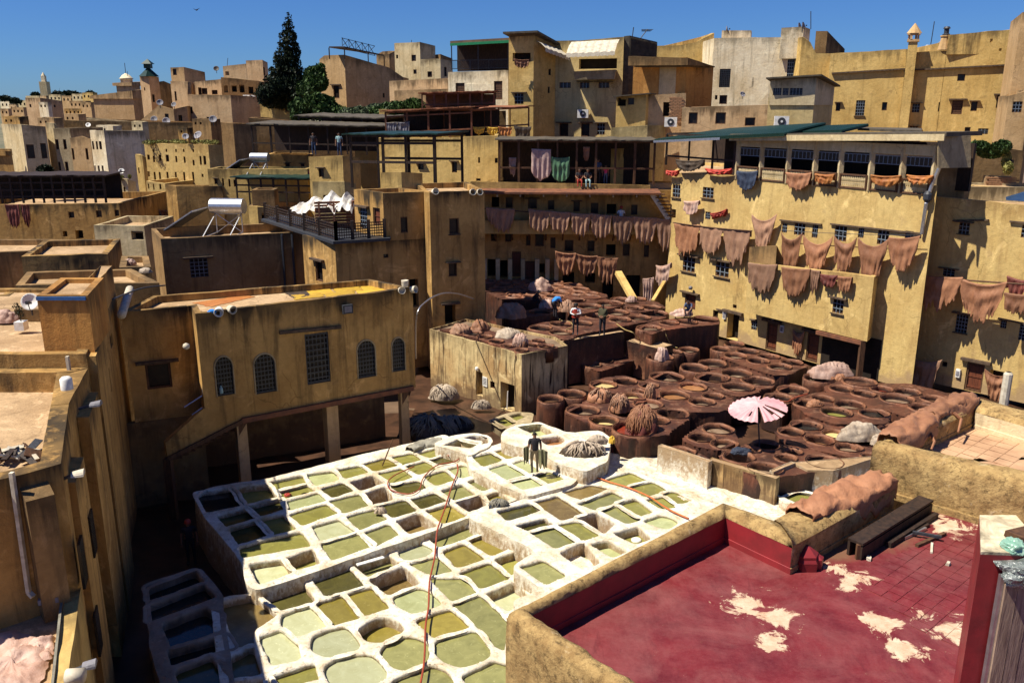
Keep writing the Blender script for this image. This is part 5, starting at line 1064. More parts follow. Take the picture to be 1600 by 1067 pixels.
def vats(label, z, zb, lst, outline=None, group=None, lip=.16, mat='vat', name='vat_block', rim=.12, hh=.0):
    """lst: (crop, X, Y, inner radius in photo px, liquid, depth)"""
    global VAT_N
    cs = []
    for e in lst:
        c, X, Y, r, lq = e[:5]; dep = e[5] if len(e) > 5 else .3
        s = {'4':3.81,'5':3.81,'6':3.81,'7':3.81,'p':1}[c]; r *= 1.1; px, py = T(c, X, Y)
        w0, w1 = P(px-r/s, py, z), P(px+r/s, py, z); cs.append((P(px,py,z), (w1-w0).length/2, lq, dep))
    rr = [c[1] for c in cs]
    for _ in range(4):
        for i in range(len(cs)):
            for j in range(i):
                d = (cs[i][0]-cs[j][0]).length; s_ = rr[i]+rr[j]+.1
                if d < s_: k = max(.6, (d-.1)/(rr[i]+rr[j])); rr[i] *= k; rr[j] *= k
    cs = [(c[0], max(.22, r_), c[2], c[3]) for c, r_ in zip(cs, rr)]
    cc = sum((c[0] for c in cs), Vector((0,0,0)))/len(cs); th = thing(name, label, 'dye vats', (cc.x,cc.y,zb), group)
    n = 26; holes = []
    for i, (c, r, lq, dep) in enumerate(cs):
        VAT_N += 1; sd = VAT_N; ex = 1+.1*math.sin(sd*3.7)
        ring = lambda rr, zz: (rr, zz)
        prof_in = [(r+rim*.75, -.01), (r+rim*.45, .045), (r+.08, .055), (r+.02, .03), (r, -.03), (r*.985, -.15), (r*.97, -dep-.3)]
        a = MB(); a.lathe(c, prof_in, n, .09, sd, ex, sd*1.3)
        # outer body down to the ground
        b0 = len(a.v); a.lathe(c, [(r+rim*.75,-.01),(r+rim,-.06),(r+rim*1.02,-.3),(r+rim*1.05,-.7),(r+rim*1.08,zb-z)], n, .09, sd, ex, sd*1.3)
        fs = [f if f[0] < b0 else f[::-1] for f in a.f]
        gr = []
        for v in a.v[:b0]: gr.append(0. if v.z > c.z-.1 else .9)
        rimv = [1. if v.z > c.z-.06 else 0. for v in a.v]
        for v in a.v[b0:]: gr.append(min(1,(c.z-v.z)*.55))
        vt = obj('vat', a.v, fs, M[mat], th, True, attrs={'grime': gr, 'damp_or_highlight': rimv})
        lv = []
        for k in range(n):
            an = 2*math.pi*k/n; q = 1+.09*noise.noise(Vector((math.cos(an)*1.3+sd*7.1, math.sin(an)*1.3, -.2)))
            x, y = r*.995*q*math.cos(an)*ex, r*.995*q*math.sin(an); rz = sd*1.3
            lv.append(c+Vector((x*math.cos(rz)-y*math.sin(rz), x*math.sin(rz)+y*math.cos(rz), -dep)))
        obj('liquid', lv, [tuple(range(n))], LQ[lq], vt)
        hr_ = r+rim*.55
        hl = []
        for k in range(n):
            an = 2*math.pi*k/n; q = 1+.09*noise.noise(Vector((math.cos(an)*1.3+sd*7.1, math.sin(an)*1.3, 0)))
            x, y = hr_*q*math.cos(an)*ex, hr_*q*math.sin(an); rz = sd*1.3
            hl.append((c+Vector((x*math.cos(rz)-y*math.sin(rz), x*math.sin(rz)+y*math.cos(rz), 0))).xy)
        holes.append(hl)
    if outline:
        O = [P(*T(c,x,y),z).xy for c,x,y in outline]; O = densify(ccw(rounded(ccw(O),.25)),.3)
        O = [q+Vector((noise.noise(Vector((q.x*1.5,q.y*1.5,1))), noise.noise(Vector((q.x*1.5,q.y*1.5,9)))))*.06 for q in O]
        # height field between the vats: fine grid cells outside every hole, cut to the outline
        top = z-.03; vs = []; fs = []; gr = []
        mnx, mxx = min(q.x for q in O), max(q.x for q in O); mny, mxy = min(q.y for q in O), max(q.y for q in O)
        # keep only holes that do not overlap one another, merge the rest into a sunken top plate
        used = []
        def clear(a_, b_): return (a_[0].xy-b_[0].xy).length > a_[1]+b_[1]+rim*1.3+.1
        def inp(x, y, pl):
            c_ = False; j = len(pl)-1
            for i in range(len(pl)):
                if (pl[i].y > y) != (pl[j].y > y) and x < (pl[j].x-pl[i].x)*(y-pl[i].y)/(pl[j].y-pl[i].y)+pl[i].x: c_ = not c_
                j = i
            return c_
        st_ = .14; nx, ny = int((mxx-mnx)/st_)+2, int((mxy-mny)/st_)+2; idx = {}
        for j in range(ny):
            for i in range(nx):
                x, y = mnx+(i+.5)*st_, mny+(j+.5)*st_
                if not inp(x, y, O): continue
                if any((Vector((x,y))-c[0].xy).length < c[1]+rim*.28 for c in cs): continue
                f = []
                for a_, b_ in ((0,0),(1,0),(1,1),(0,1)):
                    k = (i+a_, j+b_)
                    if k not in idx:
                        xx, yy = mnx+k[0]*st_, mny+k[1]*st_; idx[k] = len(vs); vs.append(Vector((xx,yy,top+.02*noise.noise(Vector((xx*3,yy*3,0)))))); gr.append(.1)
                    f.append(idx[k])
                fs.append(tuple(f))
        n0 = len(vs); n = len(O)
        for dz, g_ in ((0.005,.1),(-.06,.2),(-.5,.6),(zb-z+.03,1.)):
            for k, q in enumerate(O):
                o = .05*noise.noise(Vector((q.x*1.3,q.y*1.3,dz*2))); vs.append(Vector((q.x+o,q.y+o,top+dz))); gr.append(g_)
        for l in range(3):
            for i in range(n): fs.append((n0+(l+1)*n+i, n0+(l+1)*n+(i+1)%n, n0+l*n+(i+1)%n, n0+l*n+i))
        # rim strip so that the top plate reaches the outline
        inn = inset_poly(O, .16); n1 = len(vs)
        for q in inn: vs.append(Vector((q.x,q.y,top-.004))); gr.append(.1)
        for i in range(n): fs.append((n0+i, n0+(i+1)%n, n1+(i+1)%n, n1+i))
        obj('block_body', vs, fs, M[mat], th, attrs={'grime': gr, 'damp_or_highlight': [0.]*len(vs)})
    return th, cs
Z1 = 1.15
HEAP = {}
vats('two tall cylindrical vats at the corner by the striped wall', Z1+.1, -.2, [('4',765,775,72,'n',.25),('4',888,747,74,'n',.3)])
vats('front brown vat block with the red dye vat and big red hide heap', Z1, -.2, [('4',955,842,84,'l',.3),('4',1082,903,70,'c',.3),('4',1262,952,112,'r',.18),('4',1205,855,70,'n',.4),('4',1400,905,52,'l',.3),('4',1490,862,82,'n',.35),('4',1345,806,68,'l',.15),('4',1052,775,52,'n',.3)],
   [('4',840,850),('4',960,790),('4',1010,735),('4',1130,770),('4',1330,765),('4',1480,800),('4',1590,850),('4',1590,890),('4',1480,960),('4',1460,985),('4',1210,1010),('4',1130,955),('4',950,900)])
vats('yellow liquor vats with pale worn rims in the middle', Z1, -.2, [('4',1080,690,72,'c',.15),('4',1205,670,62,'n',.4),('4',1262,762,62,'c',.18)], [('4',985,690),('4',1080,645),('4',1200,630),('4',1290,660),('4',1290,730),('4',1330,790),('4',1200,800),('4',1180,740),('4',1060,735)])
vats('tan and brown vats left of the pink parasol', Z1, -.2, [('5',160,415,78,'l',.3),('5',52,465,50,'l',.25),('5',315,476,66,'t',.12),('5',205,525,78,'t',.2),('5',435,530,70,'l',.3),('5',368,563,82,'l',.25),('5',-10,500,30,'n',.3)],
   [('5',-40,480),('5',40,430),('5',150,375),('5',270,420),('5',430,480),('5',555,545),('5',540,590),('5',480,620),('5',270,620),('5',120,600),('5',100,530)])
vats('pair of round vats touching each other behind the tan ones', Z1+.1, -.2, [('5',325,362,68,'k',.35),('5',432,335,72,'l',.3)])
vats('rectangular vat block in the centre with four openings', Z1+.05, -.2, [('5',575,395,78,'l',.3),('5',430,420,80,'n',.35),('5',582,475,80,'l',.3),('5',703,440,74,'l',.35)], [('5',320,415),('5',440,370),('5',560,350),('5',660,350),('5',810,450),('5',790,480),('5',715,480),('5',705,505),('5',590,530),('5',460,500)])
vats('long rectangular vat block beneath the yellow building', 1.3, -.2, [('5',572,290,60,'l',.2),('5',702,318,66,'n',.25),('5',833,355,70,'l',.2),('5',642,264,56,'k',.3),('5',765,294,56,'n',.25),('5',903,330,70,'l',.25)], [('5',468,290),('5',560,235),('5',700,245),('5',1008,345),('5',872,402),('5',790,400),('5',600,340)])
vats('two small vats at the left end of the long block', 1.15, -.2, [('5',482,250,44,'n',.3),('5',562,220,46,'l',.2)])
vats('two vats next to the draped hide bundle by the passage', Z1+.05, -.2, [('5',1062,423,72,'l',.25),('5',1308,445,72,'n',.3)])
vats('curved row of vats with a red one near the yellow wall', Z1, -.2, [('5',1197,486,68,'l',.3),('5',1330,515,64,'l',.25),('5',1440,488,56,'r',.2),('5',1530,545,84,'l',.25),('5',1590,505,66,'l',.25),('5',1752,547,72,'n',.2),('5',1688,600,76,'n',.25),('5',1900,560,60,'n',.3),('5',1840,620,60,'n',.3)],
   [('5',1090,470),('5',1200,430),('5',1400,450),('5',1600,450),('5',1800,500),('5',2000,560),('5',1900,680),('5',1700,690),('5',1500,620),('5',1300,570),('5',1150,540)])
vats('two joined vats with a pale hose lying between them', Z1, -.2, [('5',910,495,72,'l',.3),('5',828,540,72,'n',.3)], [('5',720,550),('5',830,480),('5',920,445),('5',1010,500),('5',960,540),('5',850,590)])
vats('vat block right of the parasol holding a small brown hide ball', Z1, -.2, [('5',998,572,78,'n',.35),('5',1088,545,66,'n',.3),('5',1170,625,72,'o',.25),('5',1250,582,76,'l',.25),('5',1395,632,76,'k',.15)],
   [('5',900,570),('5',990,515),('5',1090,500),('5',1300,545),('5',1480,640),('5',1480,690),('5',1350,690),('5',1150,690),('5',1000,640)])
vats('dark vats behind the parasol toward the pale hide pile', Z1-.1, -.2, [('5',990,706,86,'k',.2),('5',900,742,76,'n',.35),('5',1068,790,74,'t',.3),('5',1163,757,70,'c',.12),('5',1325,803,74,'l',.15),('5',1240,836,74,'l',.2),('5',1365,884,38,'n',.2),('5',1520,730,70,'n',.3)],
   [('5',800,740),('5',900,690),('5',1000,650),('5',1200,700),('5',1420,790),('5',1560,760),('5',1580,820),('5',1400,910),('5',1200,880),('5',1050,850),('5',850,800)])
vats('three vats in front of and left of the parasol', Z1, -.2, [('5',465,726,82,'l',.2),('5',368,776,84,'n',.3),('5',502,816,72,'l',.2)], [('5',245,780),('5',360,700),('5',450,680),('5',560,720),('5',590,800),('5',480,850),('5',350,830)])
vats('front row of big vats behind the dripping white wall', Z1+.1, -.2, [('5',590,892,98,'l',.35),('5',742,960,86,'l',.3),('5',868,898,96,'l',.3),('5',1098,922,88,'k',.2),('5',912,862,72,'l',.3),('5',752,822,74,'n',.25),('5',660,850,50,'n',.3)],
   [('5',460,880),('5',560,840),('5',700,790),('5',900,820),('5',1100,860),('5',1220,920),('5',1150,965),('5',920,990),('5',820,1010),('5',690,1000),('5',500,930)])
vats('low vat tucked behind the tall white wall', Z1-.25, -.2, [('5',250,862,66,'l',.15)], [('5',160,830),('5',260,815),('5',430,910),('5',380,950),('5',200,890)])
vats('single round vat with a hide ball, left of the middle', Z1+.1, -.2, [('5',120,300,60,'n',.3)])
vats('two vats along the dark platform wall', Z1+.1, -.2, [('5',292,255,72,'l',.2),('5',212,268,50,'l',.25)])
# upper platform
ZP = 2.3
vats('dark platform of vats jutting out right of the men', ZP, -.2, [('7',1045,886,54,'l',.15),('7',1165,857,52,'l',.2),('7',1268,850,56,'l',.2),('7',1380,834,62,'l',.2)], [('7',975,885),('7',1050,845),('7',1300,815),('7',1470,838),('7',1470,860),('7',1250,880),('7',1090,905),('7',1060,925)])
vats('platform vats where the man in red and white stands', ZP, -.2, [('7',398,886,56,'k',.2),('7',520,912,56,'l',.15),('7',518,862,56,'l',.2),('7',640,860,52,'n',.2),('7',732,815,56,'n',.25),('7',850,795,62,'l',.2),('7',872,838,54,'l',.2),('7',985,826,60,'l',.2),('7',1075,800,62,'k',.2),('7',945,772,58,'l',.2)],
   [('7',318,905),('7',330,870),('7',430,845),('7',600,835),('7',660,800),('7',850,765),('7',1000,755),('7',1150,800),('7',1140,825),('7',900,870),('7',640,920),('7',560,955),('7',430,930)])
vats('platform block with a tan corner and one round vat', ZP+.2, -.2, [('7',400,790,60,'l',.2),('7',470,772,40,'n',.2)], [('7',182,815),('7',300,780),('7',480,755),('7',560,775),('7',440,805),('7',220,830)])
vats('vats behind the man in the blue shirt', ZP+.15, -.2, [('7',690,758,58,'l',.2),('7',812,740,62,'l',.2),('7',690,705,54,'l',.2),('7',600,722,48,'n',.2)], [('7',545,735),('7',600,700),('7',700,685),('7',880,735),('7',870,755),('7',640,800),('7',560,770)])
vats('far right platform vats near the leaning plank', ZP+.1, -.2, [('7',870,718,54,'n',.2),('7',975,715,50,'l',.2),('7',960,770,40,'l',.2),('7',1060,765,50,'n',.2)], [('7',790,725),('7',860,695),('7',1100,730),('7',1150,765),('7',1000,790),('7',900,760)])
lst = []
for k, (y, x0, x1, nn_) in enumerate(((592,20,400,6),(612,60,520,6),(634,140,620,6),(656,100,680,7),(680,200,760,6),(700,210,520,4))):
    for i in range(nn_): lst.append(('7', x0+(x1-x0)*(i+.5)/nn_+rn.uniform(-12,12), y+rn.uniform(-4,4), 40+k*1.5, rn.choice('lnlnt'), .15))
vats('far sea of flat reddish vats at the foot of the gallery house', ZP+.2, -.2, lst, [('7',-40,600),('7',0,580),('7',420,590),('7',620,640),('7',800,685),('7',790,705),('7',540,720),('7',170,715),('7',30,650)], rim=.2)
# the low dark wall and steps by the men
def pwall(name, label, cat, pts, zt, zb, th, mat, topj=.04, sub=.5):
    W = [P(x,y,zt) for x,y in pts]; d = (W[-1]-W[0]); d.z = 0; d.normalize(); n = Vector((-d.y,d.x,0))*th
    return block(name, label, cat, None, 0, None, mat, world=W, back=[W[-1]+n, W[0]+n], zb=zb, par=.02, pth=.02, sub=sub, topj=topj)
pwall('low_wall', 'long dark retaining wall below the man in green', 'wall', [(878,534),(976,518)], ZP-.1, -.2, .35, 'vat')
pwall('vat_step', 'stepped dark brown ledge right of the retaining wall', 'step', [(978,532),(1030,545)], 1.7, -.2, 1.2, 'vat')
vats('row of sunken tan-liquor troughs below the retaining wall', .75, -.2, [('4',1010,572,46,'l',.1),('4',1080,548,46,'t',.1),('4',1160,512,48,'c',.1),('4',1215,490,40,'l',.1)], [('4',940,560),('4',1100,500),('4',1230,470),('4',1340,510),('4',1180,570),('4',1050,610)])
# the striped fan-shaped block with its two doors
def pz(x, y, z): return P(x, y, z)
cz = 2.8
fb, W = block('dye_hut', 'dripping yellow-brown hut with two dark doorways and vats on its roof', 'hut', None, 0, None, 'drip', world=[P(671,514,cz), P(742,526,cz), P(815,554,cz), P(887,540,cz)], back=[P(850,512,cz), P(745,478,cz)], zb=-.3, par=.12, pth=.1, sub=.6, roof='vat_' if 0 else 'roofd',
   wins={1:[(743,581,754,620,'d'),(775,595,784,605,'f')] if 0 else [(756-13,581,767-13,620,'d')],2:[]}) if 0 else block('dye_hut', 'dripping yellow-brown hut with two dark doorways and vats on its roof', 'hut', None, 0, None, 'drip', world=[P(671,514,cz), P(815,554,cz), P(887,540,cz)], back=[P(868,526,cz), P(728,498,cz)], zb=-.3, par=.12, pth=.1, sub=.6, roof='roofd',
   wins={0:[(744,581,754,618,'d'),(766,596,773,607,'f'),(782,599,804,641,'d')]})
vats('rectangular vats sunk in the roof of the dripping hut', cz+.05, cz-.13, [('4',300,384,40,'k',.1),('4',372,405,36,'n',.1),('4',440,432,34,'k',.1),('4',505,460,30,'k',.1),('4',590,486,32,'n',.1),('4',735,462,34,'n',.1),('4',690,430,30,'k',.1),('4',650,452,30,'k',.1)], [('4',90,356),('4',300,340),('4',560,404),('4',820,464),('4',588,497),('4',300,408)], rim=.1)
q = hit(763,596,W[0],W[1]); nh_ = Vector((-.74,-.68,0))
t = thing('notice', 'small white notice beside the hut doorway', 'sign', hit(758,594,W[0],W[1])); a = MB(); c_ = hit(758.5,596,W[0],W[1])+nh_*.03; dd = (W[1]-W[0]); a.box(c_, (.32,.03,.48), rz=math.atan2(dd.y,dd.x)); a.make('board', M['whitep'], t)
a = MB(); 
for i in range(5): a.box(c_+nh_*.02+Vector((0,0,.15-.07*i)), (.22,.01,.02), rz=math.atan2(dd.y,dd.x))
a.make('text_lines', M['iron'], t)
a = MB(); c_ = hit(748,575,W[0],W[1])+nh_*.12; a.lathe(c_, [(.02,.1),(.09,.05),(.1,-.04),(.03,-.12)], 10); tag(a.make('wall_lamp', M['whitep'], origin=c_), 'white round lamp above the narrow hut doorway', 'lamp')
a = MB(); p0, p1 = hit(790,640,W[0],W[1])-nh_*.1, hit(791,612,W[0],W[1])-nh_*.1; a.tube([p0,p1], .03, 6); tag(a.make('pole', M['whitep'], origin=p0), 'thin white pole standing in the wider hut doorway', 'pole')
# white walls by the front vats
pwall('plaster_wall', 'thick whitewashed wall stub in front of the brown vats', 'wall', [(1028,696),(1062,706),(1107,722)], 1.35, 0, .25, 'lime')
pwall('plaster_wall', 'white wall with brown drips below the biggest front vats', 'wall', [(1107,718),(1150,730),(1213,748)], 1.3, 0, .3, 'drip')
pwall('plaster_wall', 'upright white slab at the left side of the small green pool', 'wall', [(1209,737),(1243,723)], 1.35, 0, .18, 'lime')
pwall('plaster_wall', 'white back wall behind the small green pool', 'wall', [(1243,725),(1262,734),(1302,735),(1366,716)], 1.3, 0, .2, 'lime')
terrace('basin', 'small rectangular pool of green water with a white rim', [(1212,778),(1245,765),(1290,774),(1294,782),(1262,797),(1250,796)], .55, -.2, [('6',[(150,885),(248,862),(385,900),(290,945)],.12,'o',.08)], cat='basin')
# ------------------------------------------------------------------ red terrace
RZ = 8.0
t = NT('red_painted_floor'); p = t.pos()
def near(pt, r0, r1): # 1 inside r0, 0 beyond r1
    v = t.n('VectorMath', {0: p, 1: tuple(pt)}, operation='DISTANCE').outputs['Value']; return t.ramp(v, r0, r1, 1, 0)
col = t.mix(t.ramp(t.noise(p,1.6,6,.65),.35,.68), (.155,.014,.017), (.095,.010,.013))
col = t.mix(t.math('MULTIPLY', t.ramp(t.noise(p,3.5,10,.85),.42,.75), .45), col, (.30,.08,.08))
nz = t.noise(p,2.6,9,.72,(1,1,1),.9); col = t.mix(t.math('MULTIPLY', t.ramp(t.noise(p,.9,8,.7,(1,1,1),.8),.45,.72), .38), col, (.30,.13,.115)); col = t.mix(t.math('MULTIPLY', t.ramp(t.noise(p,2.1,9,.8,(2.5,.6,1),1.),.56,.66), .4), col, (.07,.012,.014))
pm = None
for q, r0, r1 in (((1170,945),.05,.55),((1215,965),.05,.6),((1200,1000),.05,.4),((1370,970),.05,.42),((1410,1010),.05,.45),((1340,905),0,.6),((1480,985),0,.6),((1480,820),0,.7),((1310,890),0,.5)):
    k = near(P(*q,RZ), r0, r1); pm = k if pm is None else t.math('MAXIMUM', pm, k)
pk = t.ramp(t.math('ADD', t.math('MULTIPLY', pm, .3), nz), .685, .73)
pk2 = t.math('MULTIPLY', t.ramp(t.noise(p,12,6,.8),.66,.70), .5)
pcol = t.mix(t.ramp(t.noise(p,5,7,.75),.35,.65), (.62,.49,.35), (.46,.28,.17))
col = t.mix(t.math('MAXIMUM', pk, pk2, True), col, pcol)
dm = t.ramp(t.math('ADD', t.math('MAXIMUM', near(P(1345,815,RZ),.2,1.05), near(P(1290,850,RZ),.1,.6)), t.noise(p,3,6,.7)), .62, 1.0)
col = t.mix(t.math('MULTIPLY', dm, .85), col, (.17,.09,.05))
hh = t.math('ADD', t.noise(p,14,7,.7), t.math('MULTIPLY', pk, -.5)); M['red'] = t.out(col, .5, hh, .35, .015, .4)
M['redw'] = simple('red_painted_wall', (.26,.022,.026), (.16,.018,.02), 3, .45, .3, .4)
t = NT('mossy_coping'); p = t.pos()
col = t.mix(t.ramp(t.noise(p,4,7,.7),.36,.64), (.50,.34,.14), (.27,.165,.065)); col = t.mix(t.math('MULTIPLY', t.ramp(t.noise(p,9,8,.8),.5,.64), .85), col, (.07,.045,.02))
col = t.mix(t.math('MULTIPLY', t.ramp(t.noise(p,2.5,5,.7),.6,.68), .6), col, (.64,.50,.30)); M['coping'] = t.out(col, .92, t.noise(p,10,9,.75), .9, .04, .15)
def loft(name, label, cat, st, z, zo, zi, mo='coping', mi='redw', rough=.03, step=.12, crown=.05, parent=None):
    """st: (outer xy, inner xy) stations; top at z, outer face down to zo, inner face down to zi"""
    S_ = []
    for (a, b), (c, d) in zip(st, st[1:]):
        k = max(1, int((c-a).length/step))
        for i in range(k): S_.append((a.lerp(c, i/k), b.lerp(d, i/k)))
    S_.append(st[-1]); vs = []; fs = []; gr = []
    for a, b in S_:
        w = (b-a).normalized()
        prof = [(a, zo, 0.,1.), (a, z-.3,0.,.5), (a, z-.05,0.,.2), (a.lerp(b,.09), z+crown*.3,1,0.), (a.lerp(b,.35), z+crown,1,0.), (a.lerp(b,.65), z+crown,1,0.), (a.lerp(b,.91), z+crown*.3,1,0.), (b, z-.05,.6,0.)]
        for q, zz, f, g in prof:
            v = Vector((q.x, q.y, zz)); d = rough*(noise.noise(v*2.3)+.7*noise.noise(v*7))
            vs.append(v+Vector((w.x*d, w.y*d, d*(1 if zz > z-.1 else 0)))); gr.append(g)
    n = 8
    for i in range(len(S_)-1):
        for k in range(n-1): fs.append((i*n+k, i*n+k+1, (i+1)*n+k+1, (i+1)*n+k))
    for e in (0, len(S_)-1): fs.append(tuple(e*n+k for k in range(n)))
    th = parent or thing(name, label, cat, (st[0][0].x, st[0][0].y, zi))
    obj('coping', vs, fs, M[mo], th, smooth=True, attrs={'grime':gr,'damp_or_highlight':[0.]*len(vs)})
    vs = []; fs = []
    for a, b in S_:
        for zz in (z-.05, z-.1, (z+zi)/2, zi+.09, zi+.085, zi-.02):
            v = Vector((b.x, b.y, zz)); o = .006*noise.noise(v*2) + (.018 if zz < zi+.088 else 0); w = (b-a).normalized(); vs.append(v+Vector((w.x*o, w.y*o, 0)))
    for i in range(len(S_)-1):
        for k in range(5): fs.append((i*6+k, i*6+k+1, (i+1)*6+k+1, (i+1)*6+k))
    obj('inner_face', vs, fs, M[mi], th, attrs={'grime':[.2]*len(vs),'damp_or_highlight':[0.]*len(vs)})
    return th
PZ = RZ+.43
g = lambda x, y, z=PZ: P(x, y, z).xy
oB, iB, oC_, iC = g(791,962), g(828,957), g(1129,786), g(1134,804)
oA_, iA = g(915,1067), g(962,1046); dA = (iA-iB).normalized(); iA2 = iB+dA*4; oA2 = oB+dA*4.2
iD, oD = g(1238,851), g(1208,812)
loft('parapet', 'mossy ochre parapet around the red roof with deep red inner faces', 'parapet', [(oA2,iA2),(oB,iB)], PZ, -.5, RZ)
p2 = loft('parapet', 'long mossy parapet between the white pits and the red floor', 'parapet', [(oB,iB),(oC_,iC)], PZ, -.5, RZ)
loft('parapet', 'short sunlit red parapet at the far corner of the red roof', 'parapet', [(oC_,iC),(oD,iD)], PZ, -.5, RZ)
oE, iE = g(1345,742), g(1400,762)
loft('parapet', 'thick parapet end partly buried under a draped brown hide', 'parapet', [(oD,iD+Vector((0,0))),(oE,iE)], PZ+.02, -.5, RZ, mi='coping')
fl = [P(828,962,RZ), iC.to_3d()+Vector((0,0,RZ)), iD.to_3d()+Vector((0,0,RZ)), iE.to_3d()+Vector((.3,.3,RZ)), P(1640,840,RZ)+Vector((3,0,0)), Vector((9,3.5,RZ)), Vector((iA2.x,iA2.y,RZ))]; fl[0] = Vector((iB.x,iB.y,RZ))
sheet('red_roof_floor', fl, M['red'])
obj_body = MB(); 
# tiles in the worn part
bd = (iC-iB).normalized(); bn = Vector((bd.y,-bd.x)); o0 = P(1330,905,RZ).xy; tcount = 0
floor_t = [o for o in bpy.data.objects if o.name == 'red_roof_floor'][0]; BASE['red_roof_floor'] = Vector((0,0,0))
tmes = []
for k in range(4):
    m = MB(); m.box((0,0,.0), (.176,.176,.012), j=.003); me = bpy.data.meshes.new('floor_tile'); me.from_pydata([tuple(v) for v in m.v], [], m.f); me.materials.append(M['red']); tmes.append(me)
def proj(v):
    d = v-Vector((0,0,HC)); f_ = d.y*cp-d.z*sp; return 800+FP*d.x/f_, 533.5-FP*(d.y*sp+d.z*cp)/f_
rot = math.atan2(bd.y, bd.x)
for i in range(-14, 22):
    for j in range(-14, 22):
        q = o0+bd*(i*.182)+bn*(j*.182+(i%2)*.0); x, y = proj(Vector((q.x,q.y,RZ)))
        if not (x < 1565 and y > 838 and y < 1010 and x > 1330+(1010-y)*.1 and y > 1090-(x-1000)*.55 and y < 640+(x-1000)*.78): continue
        if tcount > 290: break
        inst('floor_tile', random.choice(tmes), Matrix.Translation((q.x,q.y,RZ+random.uniform(-.001,.004))) @ Matrix.Rotation(rot+random.uniform(-.02,.02),4,'Z') @ Matrix.Rotation(random.uniform(-.006,.006),4,'X'), floor_t); tcount += 1
# hexagonal red pedestal
t = thing('pedestal', 'small red six-sided pedestal at the corner of the red roof', 'pedestal', P(1262,885,RZ)); c = P(1258,884,RZ)
a = MB(); a.lathe(c, [(.19,0),(.19,.12),(.165,.16),(.165,.2),(.02,.31)], 6); a.make('body', M['redw'], t); a = MB(); a.lathe(c+Vector((.12,0,0)), [(.12,0),(.12,.14),(.02,.2)], 6); a.make('foot', M['redw'], t)
# tan terrace
TZ, TF_ = RZ+.78, RZ+.42
M['tanfl'] = simple('worn_terrace_floor', (.52,.33,.19), (.36,.20,.11), 1.6, .85, .35)
a0, a1 = g(1364,696,TZ), g(1382,688,TZ); b0, b1 = g(1600,757,TZ), g(1600,735,TZ); db = (b0-a0).normalized(); b0 = b0+db*3; b1 = b1+(b1-a1).normalized()*3
loft('parapet', 'heavy weathered parapet facing the red roof, in front of the tan terrace', 'parapet', [(a0,a1),(b0,b1)], TZ, RZ-.02, TF_, mi='coping', rough=.035)
c0, c1 = g(1372,692,TZ), g(1402,694,TZ); d0, d1 = g(1502,622,TZ), g(1532,634,TZ)
loft('parapet', 'left parapet of the tan terrace buried under long draped hides', 'parapet', [(c0,c1),(d0,d1)], TZ, -.4, TF_, mi='coping')
e0, e1 = g(1515,618,TZ), g(1525,640,TZ); f0, f1 = g(1650,652,TZ), g(1650,676,TZ)
loft('parapet', 'back parapet of the tan terrace with a pale ledge', 'parapet', [(e0,e1),(f0,f1)], TZ, -.4, TF_, mi='white')
tf = sheet('tan_terrace_floor', [Vector((a1.x,a1.y,TF_)), Vector((b1.x,b1.y,TF_)), Vector((f1.x+2,f1.y,TF_)), Vector((e1.x,e1.y,TF_)), Vector((c1.x,c1.y,TF_))][::1], M['tanfl']); BASE[tf.name] = Vector((0,0,0))
sk_ = MB(); sk_.box(((a0.x+b0.x)/2+.06, (a0.y+b0.y)/2-.06, RZ+.05), ((b0-a0).length, .09, .1), rz=math.atan2(db.y,db.x)); tag(sk_.make('skirting', M['coping']), 'weathered skirting ledge at the foot of the heavy parapet', 'ledge')
td = (d0-c0).normalized(); tn = Vector((td.y,-td.x)); o1 = P(1480,690,TF_).xy; me = bpy.data.meshes.new('terrace_tile'); m = MB(); m.box((0,0,.003), (.232,.232,.012), j=.004); me.from_pydata([tuple(v) for v in m.v], [], m.f); me.materials.append(M['tanfl']); cnt = 0
for i in range(-12,14):
    for j in range(-12,14):
        q = o1+td*i*.247+tn*j*.247; x, y = proj(Vector((q.x,q.y,TF_)))
        if x > 1590 or y > 735 or y < 648 or x < 1412 or y > 695+(x-1400)*.19 or y < 700-(x-1412)*.5 or cnt > 200: continue
        inst('terrace_tile', me, Matrix.Translation((q.x,q.y,TF_+random.uniform(-.001,.004))) @ Matrix.Rotation(math.atan2(td.y,td.x)+random.uniform(-.02,.02),4,'Z'), tf); cnt += 1
# trough, beams and scrap timber
def timber(label, x0, y0, x1, y1, w, h, z=RZ, mat='woodd', cat='beam', name='beam', lift=0):
    p, q = P(x0,y0,z), P(x1,y1,z); a = MB(); a.beam(p+Vector((0,0,h/2+lift)), q+Vector((0,0,h/2+lift)), w, h); return tag(a.make(name, M[mat], origin=p), label, cat)
t = thing('trough', 'long black timber trough lying on the red roof', 'trough', P(1395,835,RZ)); p, q = P(1337,872,RZ), P(1447,802,RZ); u = (q-p).normalized(); n = Vector((-u.y,u.x,0))
a = MB(); a.beam(p+n*.12+Vector((0,0,.13)), q+n*.12+Vector((0,0,.13)), .035, .24); a.make('side_board', M['woodd'], t); a = MB(); a.beam(p-n*.06+Vector((0,0,.10)), q-n*.06+Vector((0,0,.10)), .035, .18); a.make('side_board', M['woodd'], t)
a = MB(); a.beam(p+n*.03+Vector((0,0,.235)), q+n*.03+Vector((0,0,.235)), .22, .035); a.make('top_board', M['woodd'], t)
for e in (p, q): a = MB(); a.beam(e-n*.02, e-n*.02+Vector((0,0,.22)), .05); a.make('strut', M['wood'], t)
timber('dark square beam lying along the trough', 1388,855,1462,808,.07,.08)
timber('shorter rusty dark beam in front of the trough', 1400,848,1450,822,.05,.05)
timber('thin steel-grey bar next to the short rusty beam', 1412,843,1446,828,.035,.05, mat='steel')
